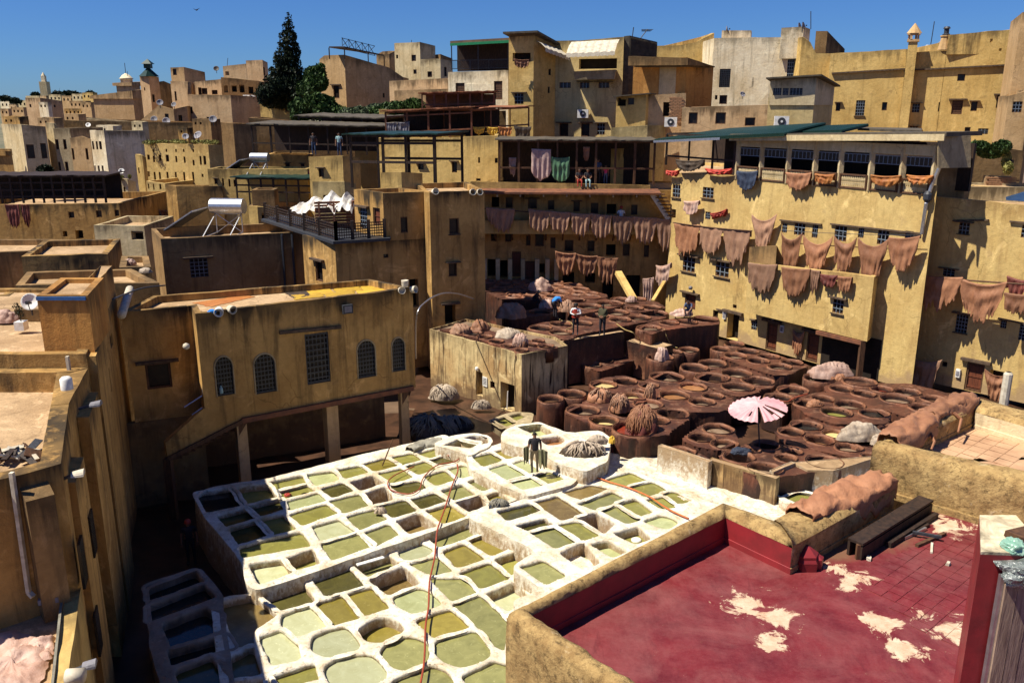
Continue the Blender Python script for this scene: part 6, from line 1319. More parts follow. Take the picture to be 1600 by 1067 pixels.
timber('brown angled scrap board on the red floor near the trough', 1432,855,1476,836,.05,.05, mat='wood')
timber('small rusty scrap frame bar crossing the scrap board', 1425,838,1470,846,.04,.04, mat='iron', lift=.05)
timber('short pale green-brown peg standing out from the scrap', 1455,865,1456,850,.03,.03, mat='canvas')
c = P(1425,778,RZ); a = MB(); a.lathe(c, [(.085,0),(.085,.1),(.095,.11),(.095,.14),(.08,.15),(.08,.26),(.092,.27),(.092,.3),(.075,.31),(.07,.4),(.03,.44),(.01,.445)], 16); tag(a.make('vent_pipe', M['steel'], smooth=True, origin=c), 'rounded grey vent pipe standing by the heavy parapet', 'vent pipe')
for x,y,l in ((1481,883,'small pale chip of plaster alone on the red floor'),(1357,874,'wood offcut by the near end of the trough')):
    c = P(x,y,RZ); a = MB(); a.box(c+Vector((0,0,.02)), (.07,.05,.04), rz=1, j=.012); tag(a.make('chip', M['canvas'], origin=c), l, 'chip')
# red pillar with planks and a plastic bag
t = thing('pillar', 'deep red pillar with a white worn top at the right edge', 'pillar', P(1510,1067,RZ))
pc = ZY(1532,866,7.3); zt3 = pc.z; pv = [(pc.x,pc.y),(pc.x+.62,pc.y-.05),(pc.x+.75,pc.y+.75),(pc.x+.38,pc.y+.75)]
vs = [(x,y,RZ) for x,y in pv]+[(x,y,zt3) for x,y in pv]; obj('shaft', vs, [(0,1,5,4),(1,2,6,5),(2,3,7,6),(3,0,4,7)], M['redw'], t)
vs = [(x+(.0),y,zt3+.001) for x,y in pv]+[(x,y,zt3+.03) for x,y in pv]; obj('cap', vs, [(4,5,6,7),(0,1,5,4),(1,2,6,5),(2,3,7,6),(3,0,4,7)], M['white'], t, attrs={'grime':[.5]*8,'damp_or_highlight':[0.]*8})
t = thing('plank_door', 'upright weathered planks beside the red pillar', 'plank door', P(1560,1067,RZ))
for i in range(5):
    a = MB(); a.box((pc.x+.27+i*.125, pc.y-.1, RZ+(zt3-RZ)*.44), (.118,.03,(zt3-RZ)*.86), j=.004); a.make('plank', simple('grey_plank_%d' % i, (.34-.03*i,.24-.02*i,.17), (.17,.11,.08), 7, .8, .5, sc=(5,5,.5)), t)
a = MB(); a.box((pc.x+.19, pc.y-.07, RZ+(zt3-RZ)*.46), (.035,.05,(zt3-RZ)*.9)); a.make('metal_strip', M['steel'], t)
t = NT('thin_plastic'); n1 = t.noise(t.pos(), 14, 5); t.out(t.mix(t.ramp(t.pos() and n1,.4,.6), (.22,.26,.24), (.45,.5,.48)), .18, n1, .8, .05, .6); t.b.inputs['Transmission Weight'].default_value = .55; M['bag'] = t.m
M['bagg'] = simple('green_plastic', (.16,.33,.24), (.3,.42,.34), 8, .35, .5, .5)
def crumple(name, label, cat, c, r, sz, mat, seed, parent=None):
    bm = bmesh.new(); bmesh.ops.create_icosphere(bm, subdivisions=4, radius=1)
    for v in bm.verts:
        d = v.co.normalized(); k = 1+.35*noise.noise(d*1.6+Vector((seed,0,0)))+.22*abs(noise.noise(d*4+Vector((seed,3,0)))); v.co = Vector((d.x*sz[0], d.y*sz[1], d.z*sz[2]))*k*r
    me = bpy.data.meshes.new(name); bm.to_mesh(me); bm.free(); me.materials.append(M[mat]); o = bpy.data.objects.new(name, me); C.objects.link(o)
    if parent: o.parent = parent; o.location = Vector(c)-off(parent)
    else: o.location = c; tag(o, label, cat); BASE[o.name] = Vector(c)
    return o
bgt = thing('plastic_bag', 'crumpled clear and green plastic bag hanging over the pillar top', 'bag', (pc.x+.35,pc.y,zt3))
crumple('bag_body', None, None, (pc.x+.42,pc.y-.12,zt3-.12), .3, (1.0,.45,.42), 'bag', 3, bgt)
crumple('bag_neck', None, None, (pc.x+.34,pc.y+.06,zt3+.05), .12, (.8,.9,.6), 'bagg', 7, bgt)
a = MB(); a.box((pc.x+.55,pc.y+.25,zt3+.07), (.3,.2,.07), rz=.4, j=.01); tag(a.make('wooden_block', M['wood'], origin=(pc.x+.55,pc.y+.25,zt3+.07)), 'brown wooden block lying on the white pillar top', 'block')
# ------------------------------------------------------------------ hides
def leather(name, c1, c2, st=.4):
    t = NT(name); p = t.pos(True); n1 = t.noise(p,2.2,6,.65); col = t.mix(t.ramp(n1,.35,.68), c1, c2)
    col = t.mix(t.math('MULTIPLY', t.ramp(t.noise(p,6,6,.7,(1,1,.4)),.55,.72), st), col, tuple(x*.45 for x in c2))
    v = t.ramp(t.n('ObjectInfo').outputs['Random'],0,1,.68,1.15); col = t.mix(1.,col,t.n('CombineColor',{0:v,1:v,2:v}).outputs[0],'MULTIPLY')
    return t.out(col, .6, t.math('ADD', t.noise(p,5,6,.7,(1,1,.5)), t.math('MULTIPLY', t.noise(p,30,3), .2)), .6, .05, .35)
M['hide'] = leather('tan_pink_hide', (.37,.21,.13), (.26,.135,.08)); M['hider'] = leather('red_brown_hide', (.35,.165,.085), (.23,.095,.045))
M['hideo'] = leather('orange_hide', (.50,.20,.05), (.38,.12,.03)); M['hidep'] = leather('pale_pink_hide', (.52,.36,.29), (.38,.22,.16)); M['hidew'] = leather('pale_grey_hide', (.44,.36,.27), (.27,.20,.14), .7)
M['hided'] = leather('dark_scrap_hide', (.075,.052,.034), (.03,.02,.013)); M['hideg'] = leather('grey_blue_hide', (.30,.28,.22), (.16,.145,.11)); M['hidey'] = leather('yellow_hide', (.62,.40,.04), (.5,.28,.03)); M['hidered'] = leather('dark_red_hide', (.20,.055,.04), (.11,.03,.022))
M['navy'] = leather('navy_cloth', (.04,.055,.09), (.02,.025,.045)); M['redc'] = leather('red_cloth', (.45,.05,.03), (.3,.03,.02)); M['greenc'] = leather('green_rug', (.13,.28,.15), (.09,.2,.1)); M['rug'] = leather('patterned_pale_rug', (.5,.36,.31), (.33,.2,.18)); M['cgrey'] = leather('grey_sheet', (.25,.24,.26), (.14,.13,.15))
def hang(label, x0, y0, x1, y1, yb, pf, mat='hide', sag=.1, o=.25, rag=1., cat='hide', name='hide', grp=None, over=True, narrow=.2, sc=1, folds=4):
    p0, p1 = pf(x0,y0,o), pf(x1,y1,o); pb = pf((x0+x1)/2,yb,o); L = (p1-p0).length; u = (p1-p0).normalized(); n = Vector((u.y,-u.x,0)).normalized()
    drop = (p0.z+p1.z)/2-pb.z; sd = random.uniform(0,50); NU, NV = 30, 22; vs = []; fs = []
    ztop = sag*L
    dv = random.uniform(.94,1.24) if cat == 'hide' else 1.
    drop *= dv; L0 = L; L *= 1.06 if over and cat == 'hide' else 1.
    p0 = p0-u*(L-L0)/2
    for j in range(NV+1):
        v = j/NV
        for i in range(NU+1):
            s = i/NU; cx = 2*s-1
            sg = ztop*(1-cx*cx)
            wd = 1.03-narrow*(v if sag < .15 else 1.6*v)*(1+.3*math.sin(v*5+sd))+.05*noise.noise(Vector((v*4,sd,cx)))
            lim = drop*(1.08-.30*abs(cx)**3-.16*abs(noise.noise(Vector((cx*2.1,sd,1)))))
            fr_ = rag*drop*.22*max(0, noise.noise(Vector((s*11+sd,2,sd)))+.35+.5*((i*7+int(sd)) % 3 == 0))
            end = max(sg+drop*.3, lim-fr_*1.0)
            z = sg*(1-v)+end*v if True else 0
            fold = .05*math.sin(folds*math.pi*cx+2*v+sd)*v + .07*math.sin(15*v*(.8+.4*noise.noise(Vector((cx,sd,5))))+sd)*(1-cx*cx)*(1-v)*min(1,sag*9) + .05*noise.noise(Vector((s*5,v*2,sd)))+.02*noise.noise(Vector((s*14,v*3,sd)))
            vs.append(p0+u*L*(.5+cx*.5*wd)+Vector((0,0,(p1.z-p0.z)*(s-s)-z))+n*(fold+.04))
    for j in range(NV):
        for i in range(NU):
            if j > NV-5 and rag > .5 and noise.noise(Vector((i*.9+sd,3,0))) > .18+.08*(NV-j): continue
            q = j*(NU+1)+i; fs.append((q,q+NU+1,q+NU+2,q+1))
    if over:
        b0_ = len(vs)
        for k, (dy, dz) in enumerate(((-.03,.04),(-.13,-.02),(-.15,-.3))):
            for i in range(NU+1):
                s = i/NU; cx = 2*s-1; vs.append(p0+u*L*s+Vector((0,0,-ztop*(1-cx*cx)+dz-(.15*noise.noise(Vector((s*6,sd,9))) if k == 2 else 0)))+n*(dy+.04))
        for k in range(3):
            for i in range(NU):
                a_ = i if k == 0 else b0_+(k-1)*(NU+1)+i; b_ = b0_+k*(NU+1)+i; fs.append((a_, a_+1, b_+1, b_))
    ob = obj(name, [v*1 for v in vs], fs, M[mat], None, True, origin=p0.lerp(p1,.5)); tag(ob, label, cat, grp)
    md = ob.modifiers.new('thickness','SOLIDIFY'); md.thickness = .012
    return ob
G1 = 'tan hides hung over the gallery rail and yellow wall'
def hg(x, y, o=0.): return hit(x, y, bA+n_*(1.15+o), bB+n_*(1.15+o))
def pole(label, a, b, r=.03, mat='wood', name='drying_pole', cat='pole'):
    m = MB(); k = 10; pts = [a.lerp(b,i/k)-Vector((0,0,.06*math.sin(math.pi*i/k))) for i in range(k+1)]; m.tube(pts, r, 6); return tag(m.make(name, M[mat], origin=a), label, cat)
pole('long drying pole carrying the row of tan hides on the gallery', hg(757,326,.2), hg(1072,346,.2), .04)
ordn = ['first','second','third','fourth','fifth','sixth','seventh','eighth']
for i,(x0,y0,x1,y1,yb) in enumerate(((760,325,778,326,350),(768,325,803,327,358),(827,327,858,330,362),(859,330,890,332,364),(892,333,922,335,363),(924,334,955,337,371),(958,337,989,339,376),(991,339,1026,341,377))):
    hang(f'pinkish tan hide, {ordn[i]} from the left on the long gallery pole', x0,y0,x1,y1,yb, hg, 'hide', .03, .3, grp=G1)
hang('pinkish tan hide at the right end of the gallery pole, touching the yellow building', 1028,342,1058,344,384, hg, 'hide', .03, .3, grp=G1)
pole('drying pole at the left edge of the yellow building', hy(1052,348,.4), hy(1175,361,.4), .04)
for i,(x0,y0,x1,y1,yb,w_) in enumerate(((1056,349,1093,352,396,'long ragged'),(1095,354,1129,357,394,'pale frayed'),(1132,358,1172,361,408,'wide pale'))):
    hang(f'{w_} tan hide on the upper left wall of the yellow building', x0,y0,x1,y1,yb, hy, ['hider','hide','hide'][i], .03, .35, grp=G1)
for i,(x0,y0,x1,y1,yb) in enumerate(((869,393,899,396,430),(901,397,933,400,430),(934,401,964,404,438))):
    hang(f'brown hide, {["left","middle","right"][i]} one of the three hung low in front of the gallery house', x0,y0,x1,y1,yb, hg, 'hider', .08, .5, grp='three low hides before the gallery house')
pole('short pole carrying the three low hides', hg(866,393,.4), hg(967,404,.4))
G2 = 'hides pinned by their corners on the yellow building'
hang('lone swagged hide pinned high above the brown box', 1176,335,1214,334,384, hy, 'hide', .22, .3, .7, grp=G2, over=False)
for i,(x0,y0,x1,y1,yb,d_) in enumerate(((1222,362,1255,363,418,'narrow'),(1256,366,1302,368,424,'wide'),(1304,367,1340,370,423,'orange-tinged'),(1342,371,1389,372,434,'long smooth'),(1390,370,1438,368,427,'broad square'))):
    hang(f'{d_} swagged hide, {ordn[i]} in the pinned row under the small windows', x0,y0,x1,y1,yb, hy, 'hider', [.3,.28,.3,.26,.06][i], .45, .7, grp=G2, over=False)
pole('sagging line holding the pinned row of hides', hy(1218,360,.4), hy(1440,368,.4), .015, 'iron', 'line', 'line')
for i,(x0,y0,x1,y1,yb,d_,m_) in enumerate(((1171,411,1213,414,453,'short tan hide over the left end of the box roof','hide'),(1223,418,1265,421,466,'tan hide with a frayed rounded hem on the box roof','hider'),(1268,422,1281,424,456,'thin strip of hide on the box roof','hide'),(1283,429,1308,431,449,'small dark red hide on the parapet of the box','hidered'),(1310,432,1331,434,456,'small brown hide at the right of the box parapet','hider'))):
    hang(d_, x0,y0,x1,y1,yb, hy, m_, .03, 1.15, grp='hides over the box parapet')
pr = lambda x, y, o=0.: hit(x, y, B0+nb*(o+1.1), B1+nb*(o+1.1))
pole('long pole in front of the second yellow building carrying big hides', pr(1366,424), pr(1600,444), .045)
for i,(x0,y0,x1,y1,yb,d_) in enumerate(((1372,424,1426,428,483,'leftmost big'),(1433,428,1502,434,488,'middle big creased'),(1505,436,1571,441,500,'right big swagged'),(1571,458,1612,462,494,'low cut-off'))):
    hang(f'{d_} hide hung before the second yellow building', x0,y0,x1,y1,yb, pr, 'hider', [.03,.04,.12,.03][i], .05, 1, grp='big hides before the second yellow building', folds=3)
hang('dark underside hide behind the right big one', 1575,432,1606,440,462, pr, 'hidered', .05, -.5)
hang('small brown hide between two red doors', 1239,513,1258,516,548, hy, 'hider', .25, .15, .6, over=False)
hang('dark torn cloth below a window of the second yellow building', 1417,474,1436,477,508, hr, 'hided', .1, .15, 1, cat='cloth', name='cloth')
hang('large tan hide hung low by the red-brown door', 1415,549,1472,561,612, hr, 'hide', .18, .9, .8, over=False)
hang('hide with a hole near the lower right corner of the yellow buildings', 1540,576,1580,584,620, hr, 'hider', .2, .9, 1, over=False)
hang('pale pink hide bunched at the left corner of the yellow building', 1026,415,1048,411,446, hy, 'hidep', .1, .5)
hang('narrow pink-brown hide hanging by the leaning planks', 1005,436,1021,434,474, hg, 'hidep', .05, 1.5)
hang('pale pink cloth on the upper left of the yellow building', 1069,315,1093,314,335, hy, 'hidep', .03, .35, .2, cat='cloth', name='cloth')
hang('small dark red cloth beside the tiny window', 1111,334,1136,327,339, hy, 'redc', .05, .2, .6, cat='cloth', name='cloth')
for (x0,y0,x1,y1,yb,m_,l_) in ((1152,268,1184,268,297,'navy','navy blue leather hung from the loggia'),(1229,270,1268,271,297,'hider','rust-red leather hung from the loggia'),(1274,272,1304,273,288,'hideo','pale orange leather on the loggia rail'),(1361,274,1408,275,292,'hideo','bright orange leather on the loggia rail'),(1417,274,1458,275,289,'hideo','orange leather at the right end of the loggia rail'),(1103,264,1143,264,273,'redc','bright red cloth on the rail of the open loft'),(1041,267,1060,267,275,'redc','small red cloth at the left corner of the open loft'),(1056,250,1100,250,268,'hided','dark ragged skins hung in the open loft')):
    hang(l_, x0,y0,x1,y1,yb, hy, m_, .04, .3, .6, cat='leather', name='leather')
hang('pale patterned rug hung in the long shelter', 831,233,861,234,282, lambda x,y,o=0: hb(x,y)-n_*.4, 'rug', .01, 0, .1, cat='rug', name='rug', over=False, narrow=0)
hang('green rug hung in the long shelter', 863,246,890,246,283, lambda x,y,o=0: hb(x,y)-n_*.4, 'greenc', .06, 0, .1, cat='rug', name='rug', over=False, narrow=0)
hang('brown cloth strip hung high in the long shelter', 912,231,922,231,252, lambda x,y,o=0: hb(x,y)-n_*.6, 'hider', .03, 0, .5, cat='cloth', name='cloth')
hang('thin pale shirt hung at the left of the long shelter', 795,248,806,248,276, lambda x,y,o=0: hb(x,y)-n_*.6, 'hidep', .03, 0, .5, cat='cloth', name='cloth')
def pY(Yd): return lambda x, y, o=0.: ZY(x, y, Yd)
for (x0,y0,x1,y1,yb,Yd,m_,l_) in ((604,192,620,191,217,65.2,'cgrey','left grey sheet at the purple-railed shed'),(621,191,640,190,218,65.2,'cgrey','right grey sheet at the purple-railed shed'),(669,210,691,211,222,65.2,'hidey','cream and red cloth on the purple railing'),(700,210,727,211,232,65,'hidey','yellow pelt hung below the purple railing'),(739,198,758,198,211,64.6,'hidey','yellow cloth in the lower reed shed'),(760,198,778,199,212,64.6,'hidey','second yellow cloth in the lower reed shed'),(779,198,800,199,214,64.6,'hideo','orange cloth in the lower reed shed'),(803,196,830,198,218,65.5,'hided','black skins over the rail right of the reed shed'),(803,92,827,93,107,77.3,'hider','red and brown cloth hung from the tall narrow house'),
    (8,319,30,319,352,61.5,'hidered','dark red hide on the far left terrace wall'),(32,319,46,319,349,61.5,'hidered','narrow dark red hide on the far left terrace wall'),(218,325,226,325,352,69,'hidep','first pink hide on the sunlit yellow house roof'),(229,326,238,327,350,69,'hidep','second pink hide on the sunlit yellow house roof'),(239,327,250,328,349,69,'hidep','third pink hide on the sunlit yellow house roof'),(251,328,262,329,346,69,'hider','fourth hide on the sunlit yellow house roof')):
    hang(l_, x0,y0,x1,y1,yb, pY(Yd), m_, .05, 0, .8, cat='cloth' if 'cloth' in l_ or 'sheet' in l_ else 'hide', name='cloth' if 'cloth' in l_ or 'sheet' in l_ else 'hide', over=False)
# hides draped over thick parapets
def drape(label, st, z, mat, r=.28, hangd=.3, seed=1, wr=.085, zdrop=None):
    """st: path of xy points along the wall top"""
    S_ = []; 
    for a, b in zip(st, st[1:]):
        k = max(2, int((b-a).length/.06))
        for i in range(k): S_.append(a.lerp(b, i/k))
    S_.append(st[-1]); N_ = 26; vs = []; fs = []; K = len(S_)
    for i, c in enumerate(S_):
        d = (S_[min(i+1,K-1)]-S_[max(i-1,0)]).normalized(); n = Vector((-d.y,d.x)); s = i/(K-1)
        ll = hangd*(1+.5*noise.noise(Vector((i*.09,seed,0)))+.35*noise.noise(Vector((i*.4,seed,3)))); lr = hangd*(1+.5*noise.noise(Vector((i*.09,seed,7)))+.35*noise.noise(Vector((i*.4,seed,11))))
        tot = ll+lr+math.pi*r*.9
        for j in range(N_+1):
            w = j/N_*tot
            if w < ll: x, zz = -r, -(ll-w)
            elif w > ll+math.pi*r*.9: x, zz = r, -(w-ll-math.pi*r*.9)
            else: a_ = (w-ll)/(r*.9); x, zz = -r*math.cos(a_), r*.42*math.sin(a_)
            q = Vector((c.x*2.2,c.y*2.2,j*.18+seed)); b_ = 1+wr*2.2*noise.noise(q)+wr*1.5*math.sin(i*.22+1.5*math.sin(j*.5)+seed)
            taper = 1-.25*max(0,.12-min(s,1-s))/.12
            vs.append(Vector((c.x+n.x*x*b_*taper, c.y+n.y*x*b_*taper, z+zz*taper+wr*.5*noise.noise(q*2.2)+wr*.7*abs(noise.noise(Vector((c.x*9,c.y*9,j*.5+seed))))-wr*.5*abs(math.sin(i*.31+1.2*math.sin(j*.4+seed)))**8)))
    for i in range(K-1):
        for j in range(N_): q = i*(N_+1)+j; fs.append((q,q+1,q+N_+2,q+N_+1))
    o = obj('draped_hide', vs, fs, M[mat], None, True, origin=(st[0].x,st[0].y,z)); tag(o, label, 'hide'); md = o.modifiers.new('thickness','SOLIDIFY'); md.thickness = .015; return o
drape('thick roll of brown hide draped over the parapet end by the trough', [g(1250,812,PZ), g(1300,785,PZ), g(1385,752,PZ)], PZ+.06, 'hider', .25, .28, 3)
drape('near half of the hides draped along the tan terrace wall', [g(1388,692,TZ), g(1455,655,TZ)], TZ+.06, 'hider', .22, .22, 5)
drape('far half of the hides draped along the tan terrace wall', [g(1447,656,TZ), g(1515,627,TZ)], TZ+.08, 'hider', .2, .25, 9)
for k,(pts,l_) in enumerate((([(1434,668),(1452,672),(1460,690),(1455,702)],'hanging hide tail on the near side of the tan terrace wall'),([(1490,645),(1502,655),(1497,675)],'curled hide tail farther along the tan terrace wall'))):
    a = MB(); a.tube([P(x,y,TZ+.06-.09*i) for i,(x,y) in enumerate(pts)], .035, 7, r2=.015); tag(a.make('hide_tail', M['hider'], origin=P(*pts[0],TZ)), l_, 'hide tail')
# hides flat on the near left roof
def flathide(label, px, z, mat, seed, amp=.07, cat='hide'):
    Q = [P(x,y,z).xy for x,y in px]; c = sum(Q,Vector((0,0)))/len(Q); vs = [Vector((c.x,c.y,z+amp*.8))]; fs = []; n = 64; Rn = 12
    ring = densify(ccw(Q), .01); ring = [ring[int(i*len(ring)/n)] for i in range(n)]
    for k in range(1,Rn+1):
        for i, q in enumerate(ring):
            e = 1+.16*noise.noise(Vector((i*.35,seed,0)))+.08*noise.noise(Vector((i*1.3,seed,4))); v = c+(q-c)*(k/Rn)*e
            zz = z+.02+amp*(.5+.9*noise.noise(Vector((v.x*2.6,v.y*2.6,seed)))+.5*abs(noise.noise(Vector((v.x*7,v.y*7,seed)))))*(1-.85*(k/Rn)**5); vs.append(Vector((v.x,v.y,max(z+.008,zz))))
    for i in range(n): fs.append((0,1+i,1+(i+1)%n))
    for k in range(Rn-1):
        for i in range(n): fs.append((1+k*n+i,1+(k+1)*n+i,1+(k+1)*n+(i+1)%n,1+k*n+(i+1)%n))
    return tag(obj('spread_hide', vs, fs, M[mat], None, True, origin=(c.x,c.y,z)), label, cat)
flathide('large crumpled pink hide spread on the nearest left roof', [(-60,1010),(20,985),(60,1000),(84,1010),(70,1060),(40,1110),(-80,1110)], 3.0, 'hidep', 4, .22)
flathide('pink hide on the nearest left roof below the low grey beam', [(30,1010),(50,998),(86,1000),(84,1030),(52,1040)], 3.05, 'hidep', 8, .22)
yh = [((465,449),(500,445)),((505,444),(535,441)),((540,441),(572,438)),((478,456),(515,452)),((520,452),(560,448)),((562,448),(598,447)),((455,462),(500,458)),((505,459),(550,455)),((556,455),(600,452))]
for k,((x0,y0),(x1,y1)) in enumerate(yh):
    flathide('bright yellow hide drying flat on the arched-window roof, %s of the %s row' % (('left','middle','right')[k%3], ('back','middle','front')[k//3]), [(x0,y0),(x1,y1),(x1+8,y1+6),(x0+6,y0+7)], zr0-.28, 'hidey', 10+k, .03)['group'] = 'yellow hides drying flat on the arched-window house roof'
flathide('dark drying mat at the left of the yellow hides', [(444,458),(478,453),(490,463),(462,468)], zr0-.28, 'hided', 33, .02, 'mat')
flathide('orange pigment smear at the back of the arched-window roof', [(300,474),(380,462),(400,464),(330,480)], zr0-.285, 'hideo', 35, .008, 'smear')
# ------------------------------------------------------------------ bundles and heaps
def heap(label, px, py, hw, hh, z, mat, seed, k=9, rot=0., dpt=1., cat='hide heap', strands=0, smat=None, name='hide_heap', drop=.3, flat=.0):
    """bundle of folded hides: base centre pixel, half width and height in photo px"""
    c = P(px, py, z); a_ = P(px-hw, py, z); b_ = P(px+hw, py, z); rx = (b_-a_).length/2; top = ZY(px, py-hh, c.y); hz = max(.15, top.z-z)
    ry = rx*dpt*.75; vs = []; fs = []; NU, NV = 56, 18
    for j in range(NV+1):
        ph = math.pi/2*j/NV
        for i in range(NU):
            th = 2*math.pi*i/NU; d = Vector((math.cos(th)*math.sin(ph), math.sin(th)*math.sin(ph), math.cos(ph)))
            w = d.x*math.cos(rot)+d.y*math.sin(rot)
            f = abs(math.sin(k*w+1.6*noise.noise(d*1.8+Vector((seed,0,0)))+seed)); r = 1+.22*noise.noise(d*1.7+Vector((seed,seed,0)))-.13*(1-f)**2-.06*abs(noise.noise(d*6+Vector((seed,0,2))))
            fl_ = 1+.12*(j/NV)**4
            vs.append(c+Vector((d.x*rx*r*fl_, d.y*ry*r*fl_, max(-.04, d.z**(1-.3*flat)*hz*r) - (.0 if j < NV else .05))))
    for j in range(NV):
        for i in range(NU): fs.append((j*NU+i, (j+1)*NU+i, (j+1)*NU+(i+1)%NU, j*NU+(i+1)%NU))
    th_ = thing(name, label, cat, c); obj('folded_hides', vs, fs, M[mat], th_, True)
    if strands:
        rg = random.Random(seed); m = MB()
        for s in range(strands):
            th = rg.uniform(0, 2*math.pi) if rg.random() < .4 else rg.uniform(math.pi, 2*math.pi); ph0 = rg.uniform(.1,.8); ph1 = rg.uniform(1.1,1.7); pts = []
            for q in range(6):
                ph = ph0+(ph1-ph0)*q/5; dd = Vector((math.cos(th)*math.sin(ph), math.sin(th)*math.sin(ph), max(-.35,math.cos(ph))))
                th += rg.uniform(-.09,.09); rr = 1.06+rg.uniform(-.04,.05); pts.append(c+Vector((dd.x*rx*rr, dd.y*ry*rr, dd.z*hz*rr if dd.z > 0 else dd.z*drop)))
            m.tube(pts, rg.uniform(.025,.05)*min(1.4,rx*1.6), 5, r2=.012)
        tag(m.make('hanging_strips', M[smat or mat], th_, True), kind='stuff')
    return th_
ZPL = ZP+.22
HL = [('smooth peach hide bulge on the far flat vats',845,452,17,18,ZPL+.1,'hidep',1,3,0.,1.,0),
 ('tan hide bundle left of the man in blue',799,493,23,22,ZPL+.05,'hide',2,8,.3,1.1,0),('small pink bundle just left of the man in blue',855,479,12,12,ZPL,'hidep',3,7,.2,1.,0),
 ('striped tan bundle just right of the man in blue',886,484,13,15,ZPL,'hide',4,10,0,1.,0),('pinkish bundle on the left corner of the striped hut',719,519,16,14,cz,'hide',5,8,.4,1.,0),
 ('brown bundle beside a dark bucket on the striped hut',750,516,15,17,cz,'hider',6,7,.2,1.,0),('pale striped fleece bundle on the striped hut',794,526,19,14,cz,'hidew',7,13,.3,1.,0),
 ('red-brown shaggy ball on the front of the striped hut',813,541,12,19,cz,'hider',8,6,0,1.,60,'hidep'),('pink folded bundle balanced on a single vat',1034,561,10,21,Z1+.15,'hidep',9,8,.1,1.,0),
 ('brown hide mound left of the two front bundles',938,623,18,16,Z1+.05,'hider',10,6,.2,1.,20,'hide'),('round brown bundle with dangling ends over a vat',968,640,15,24,Z1,'hider',11,6,0,1.,40,'hide'),
 ('tall shaggy red heap rising from the red dye vat',1003,674,24,38,Z1-.1,'hidered',12,5,0,1.,110,'hider'),('narrow hanging brown bundle by the tan vat',1015,622,9,22,Z1,'hider',13,6,0,1.,25,'hide'),
 ('long orange-tan pile of folded hides by the dark passage',1298,586,32,22,Z1,'hidep',14,16,0,.7,0),('small orange hide tail hanging from the long folded pile',1312,592,9,8,Z1,'hider',15,5,0,1.,0),
 ('brown ball of hides inside the vat right of the parasol',1272,636,12,13,Z1-.1,'hider',16,9,.4,1.,0),('long pale grey pile of wet hides near the tan terrace',1344,683,34,24,Z1+.05,'hidew',17,12,.2,.6,0),
 ('small pale bundle at the right end of the pale grey pile',1374,692,14,15,Z1,'hidew',18,10,0,.8,0),('white fringed pile at the foot of the striped hut',694,620,22,18,0.,'hidew',19,18,.1,.8,50,'hidew'),
 ('white and orange strips by the narrow hut doorway',752,636,14,11,.0,'hidew',20,12,0,.6,30,'hidew'),('dark scrap pile topped with pale skins by the raised basin',912,712,34,22,.85,'hided',21,11,.3,.7,30,'hidew'),
 ('cream crest of skins on top of the dark scrap pile',934,690,15,11,1.3,'hidew',22,7,0,.8,0),('small pale yellow scrap on the brown ledge',956,690,5,10,1.1,'hidey',23,5,0,1.,0),
 ('grey heap of wet hides in shade beneath the arched house',672,680,44,30,-.5,'hided',24,8,0,.8,70,'hideg'),('second dark heap in shade near the last pillar',712,668,26,18,-.3,'hided',25,8,.5,.8,40,'hideg'),
 ('pink bundles at the platform edge by the yellow wall',1066,491,16,9,ZPL,'hidep',26,9,0,.8,0),('small pale pink scrap at the foot of the leaning plank',987,470,9,8,ZPL,'hidep',27,7,0,.9,0),
 ('blue net bundle in the corner of the middle white pits',780,792,16,12,.35,'navy',28,12,.5,.7,40,'hideg'),('yellow-brown matted straw lump on the pit wall',594,799,9,7,.3,'hidew',29,9,0,.7,10,'hidew'),
 ('loose brown hides on the reddish rooftop behind the left wall',202,412,10,8,6.4,'hidep',30,6,0,.8,0),('tattered hides at the foot of the white wall and red vat block',962,706,14,12,.2,'hidered',31,8,0,.8,30,'hidered'),
 ('bundle of flattened pink skins beside the flower-pot roof niche',8,500,22,16,7.0,'hidep',32,6,0,.7,0),('white crumpled sacks on the rooftop by the heater block',228,424,10,6,6.5,'hidew',33,5,0,.6,0)]
for h in HL: heap(h[0],h[1],h[2],h[3],h[4],h[5],h[6],h[7],h[8],h[9],h[10],strands=h[11],smat=h[12] if len(h) > 12 else None)
drape('grey striped wet hide folded over the far rim of the white pits', [P(640,704,.3).xy, P(660,695,.3).xy, P(690,690,.3).xy], .34, 'hideg', .28, .2, 21, .09)
# ------------------------------------------------------------------ parasol
cY = P(1187,708,.9); c = ZY(1184,640,cY.y); Rr = .98
t = thing('parasol', 'torn faded pink parasol open over the brown vats', 'parasol', cY)
N_ = 28; vs = [Vector((0,0,.30))]; fs = []
for k in range(1,5):
    for i in range(N_*2):
        a_ = 2*math.pi*i/(N_*2); r = Rr*k/4*(1+.015*(i%2)); vs.append(Vector((math.cos(a_)*r*1.12, math.sin(a_)*r, .30-.30*(k/4)**1.3+(.05*(i%2)*k/4))))
tears = {40:(1,4),41:(1,4),46:(1,3),47:(2,4),50:(1,4),51:(1,3),10:(2,4),36:(2,3)}
for i in range(N_*2): fs.append((0,1+i,1+(i+1)%(N_*2)))
for k in range(3):
    for i in range(N_*2):
        if i in tears and tears[i][0] <= k+1 < tears[i][1]: continue
        q = 1+k*N_*2; fs.append((q+i,q+N_*2+i,q+N_*2+(i+1)%(N_*2),q+(i+1)%(N_*2)))
mt = Matrix.Translation(c) @ Matrix.Rotation(R(9),4,'X') @ Matrix.Rotation(R(-7),4,'Y')
M['pink_canvas'] = simple('faded_pink_canvas', (.66,.40,.40), (.5,.25,.27), 2.5, .85, .2)
obj('canopy', [mt @ v for v in vs], fs, M['pink_canvas'], t)
a = MB(); a.tube([cY, mt @ Vector((0,0,.28))], .03, 8); a.make('pole', M['iron'], t)
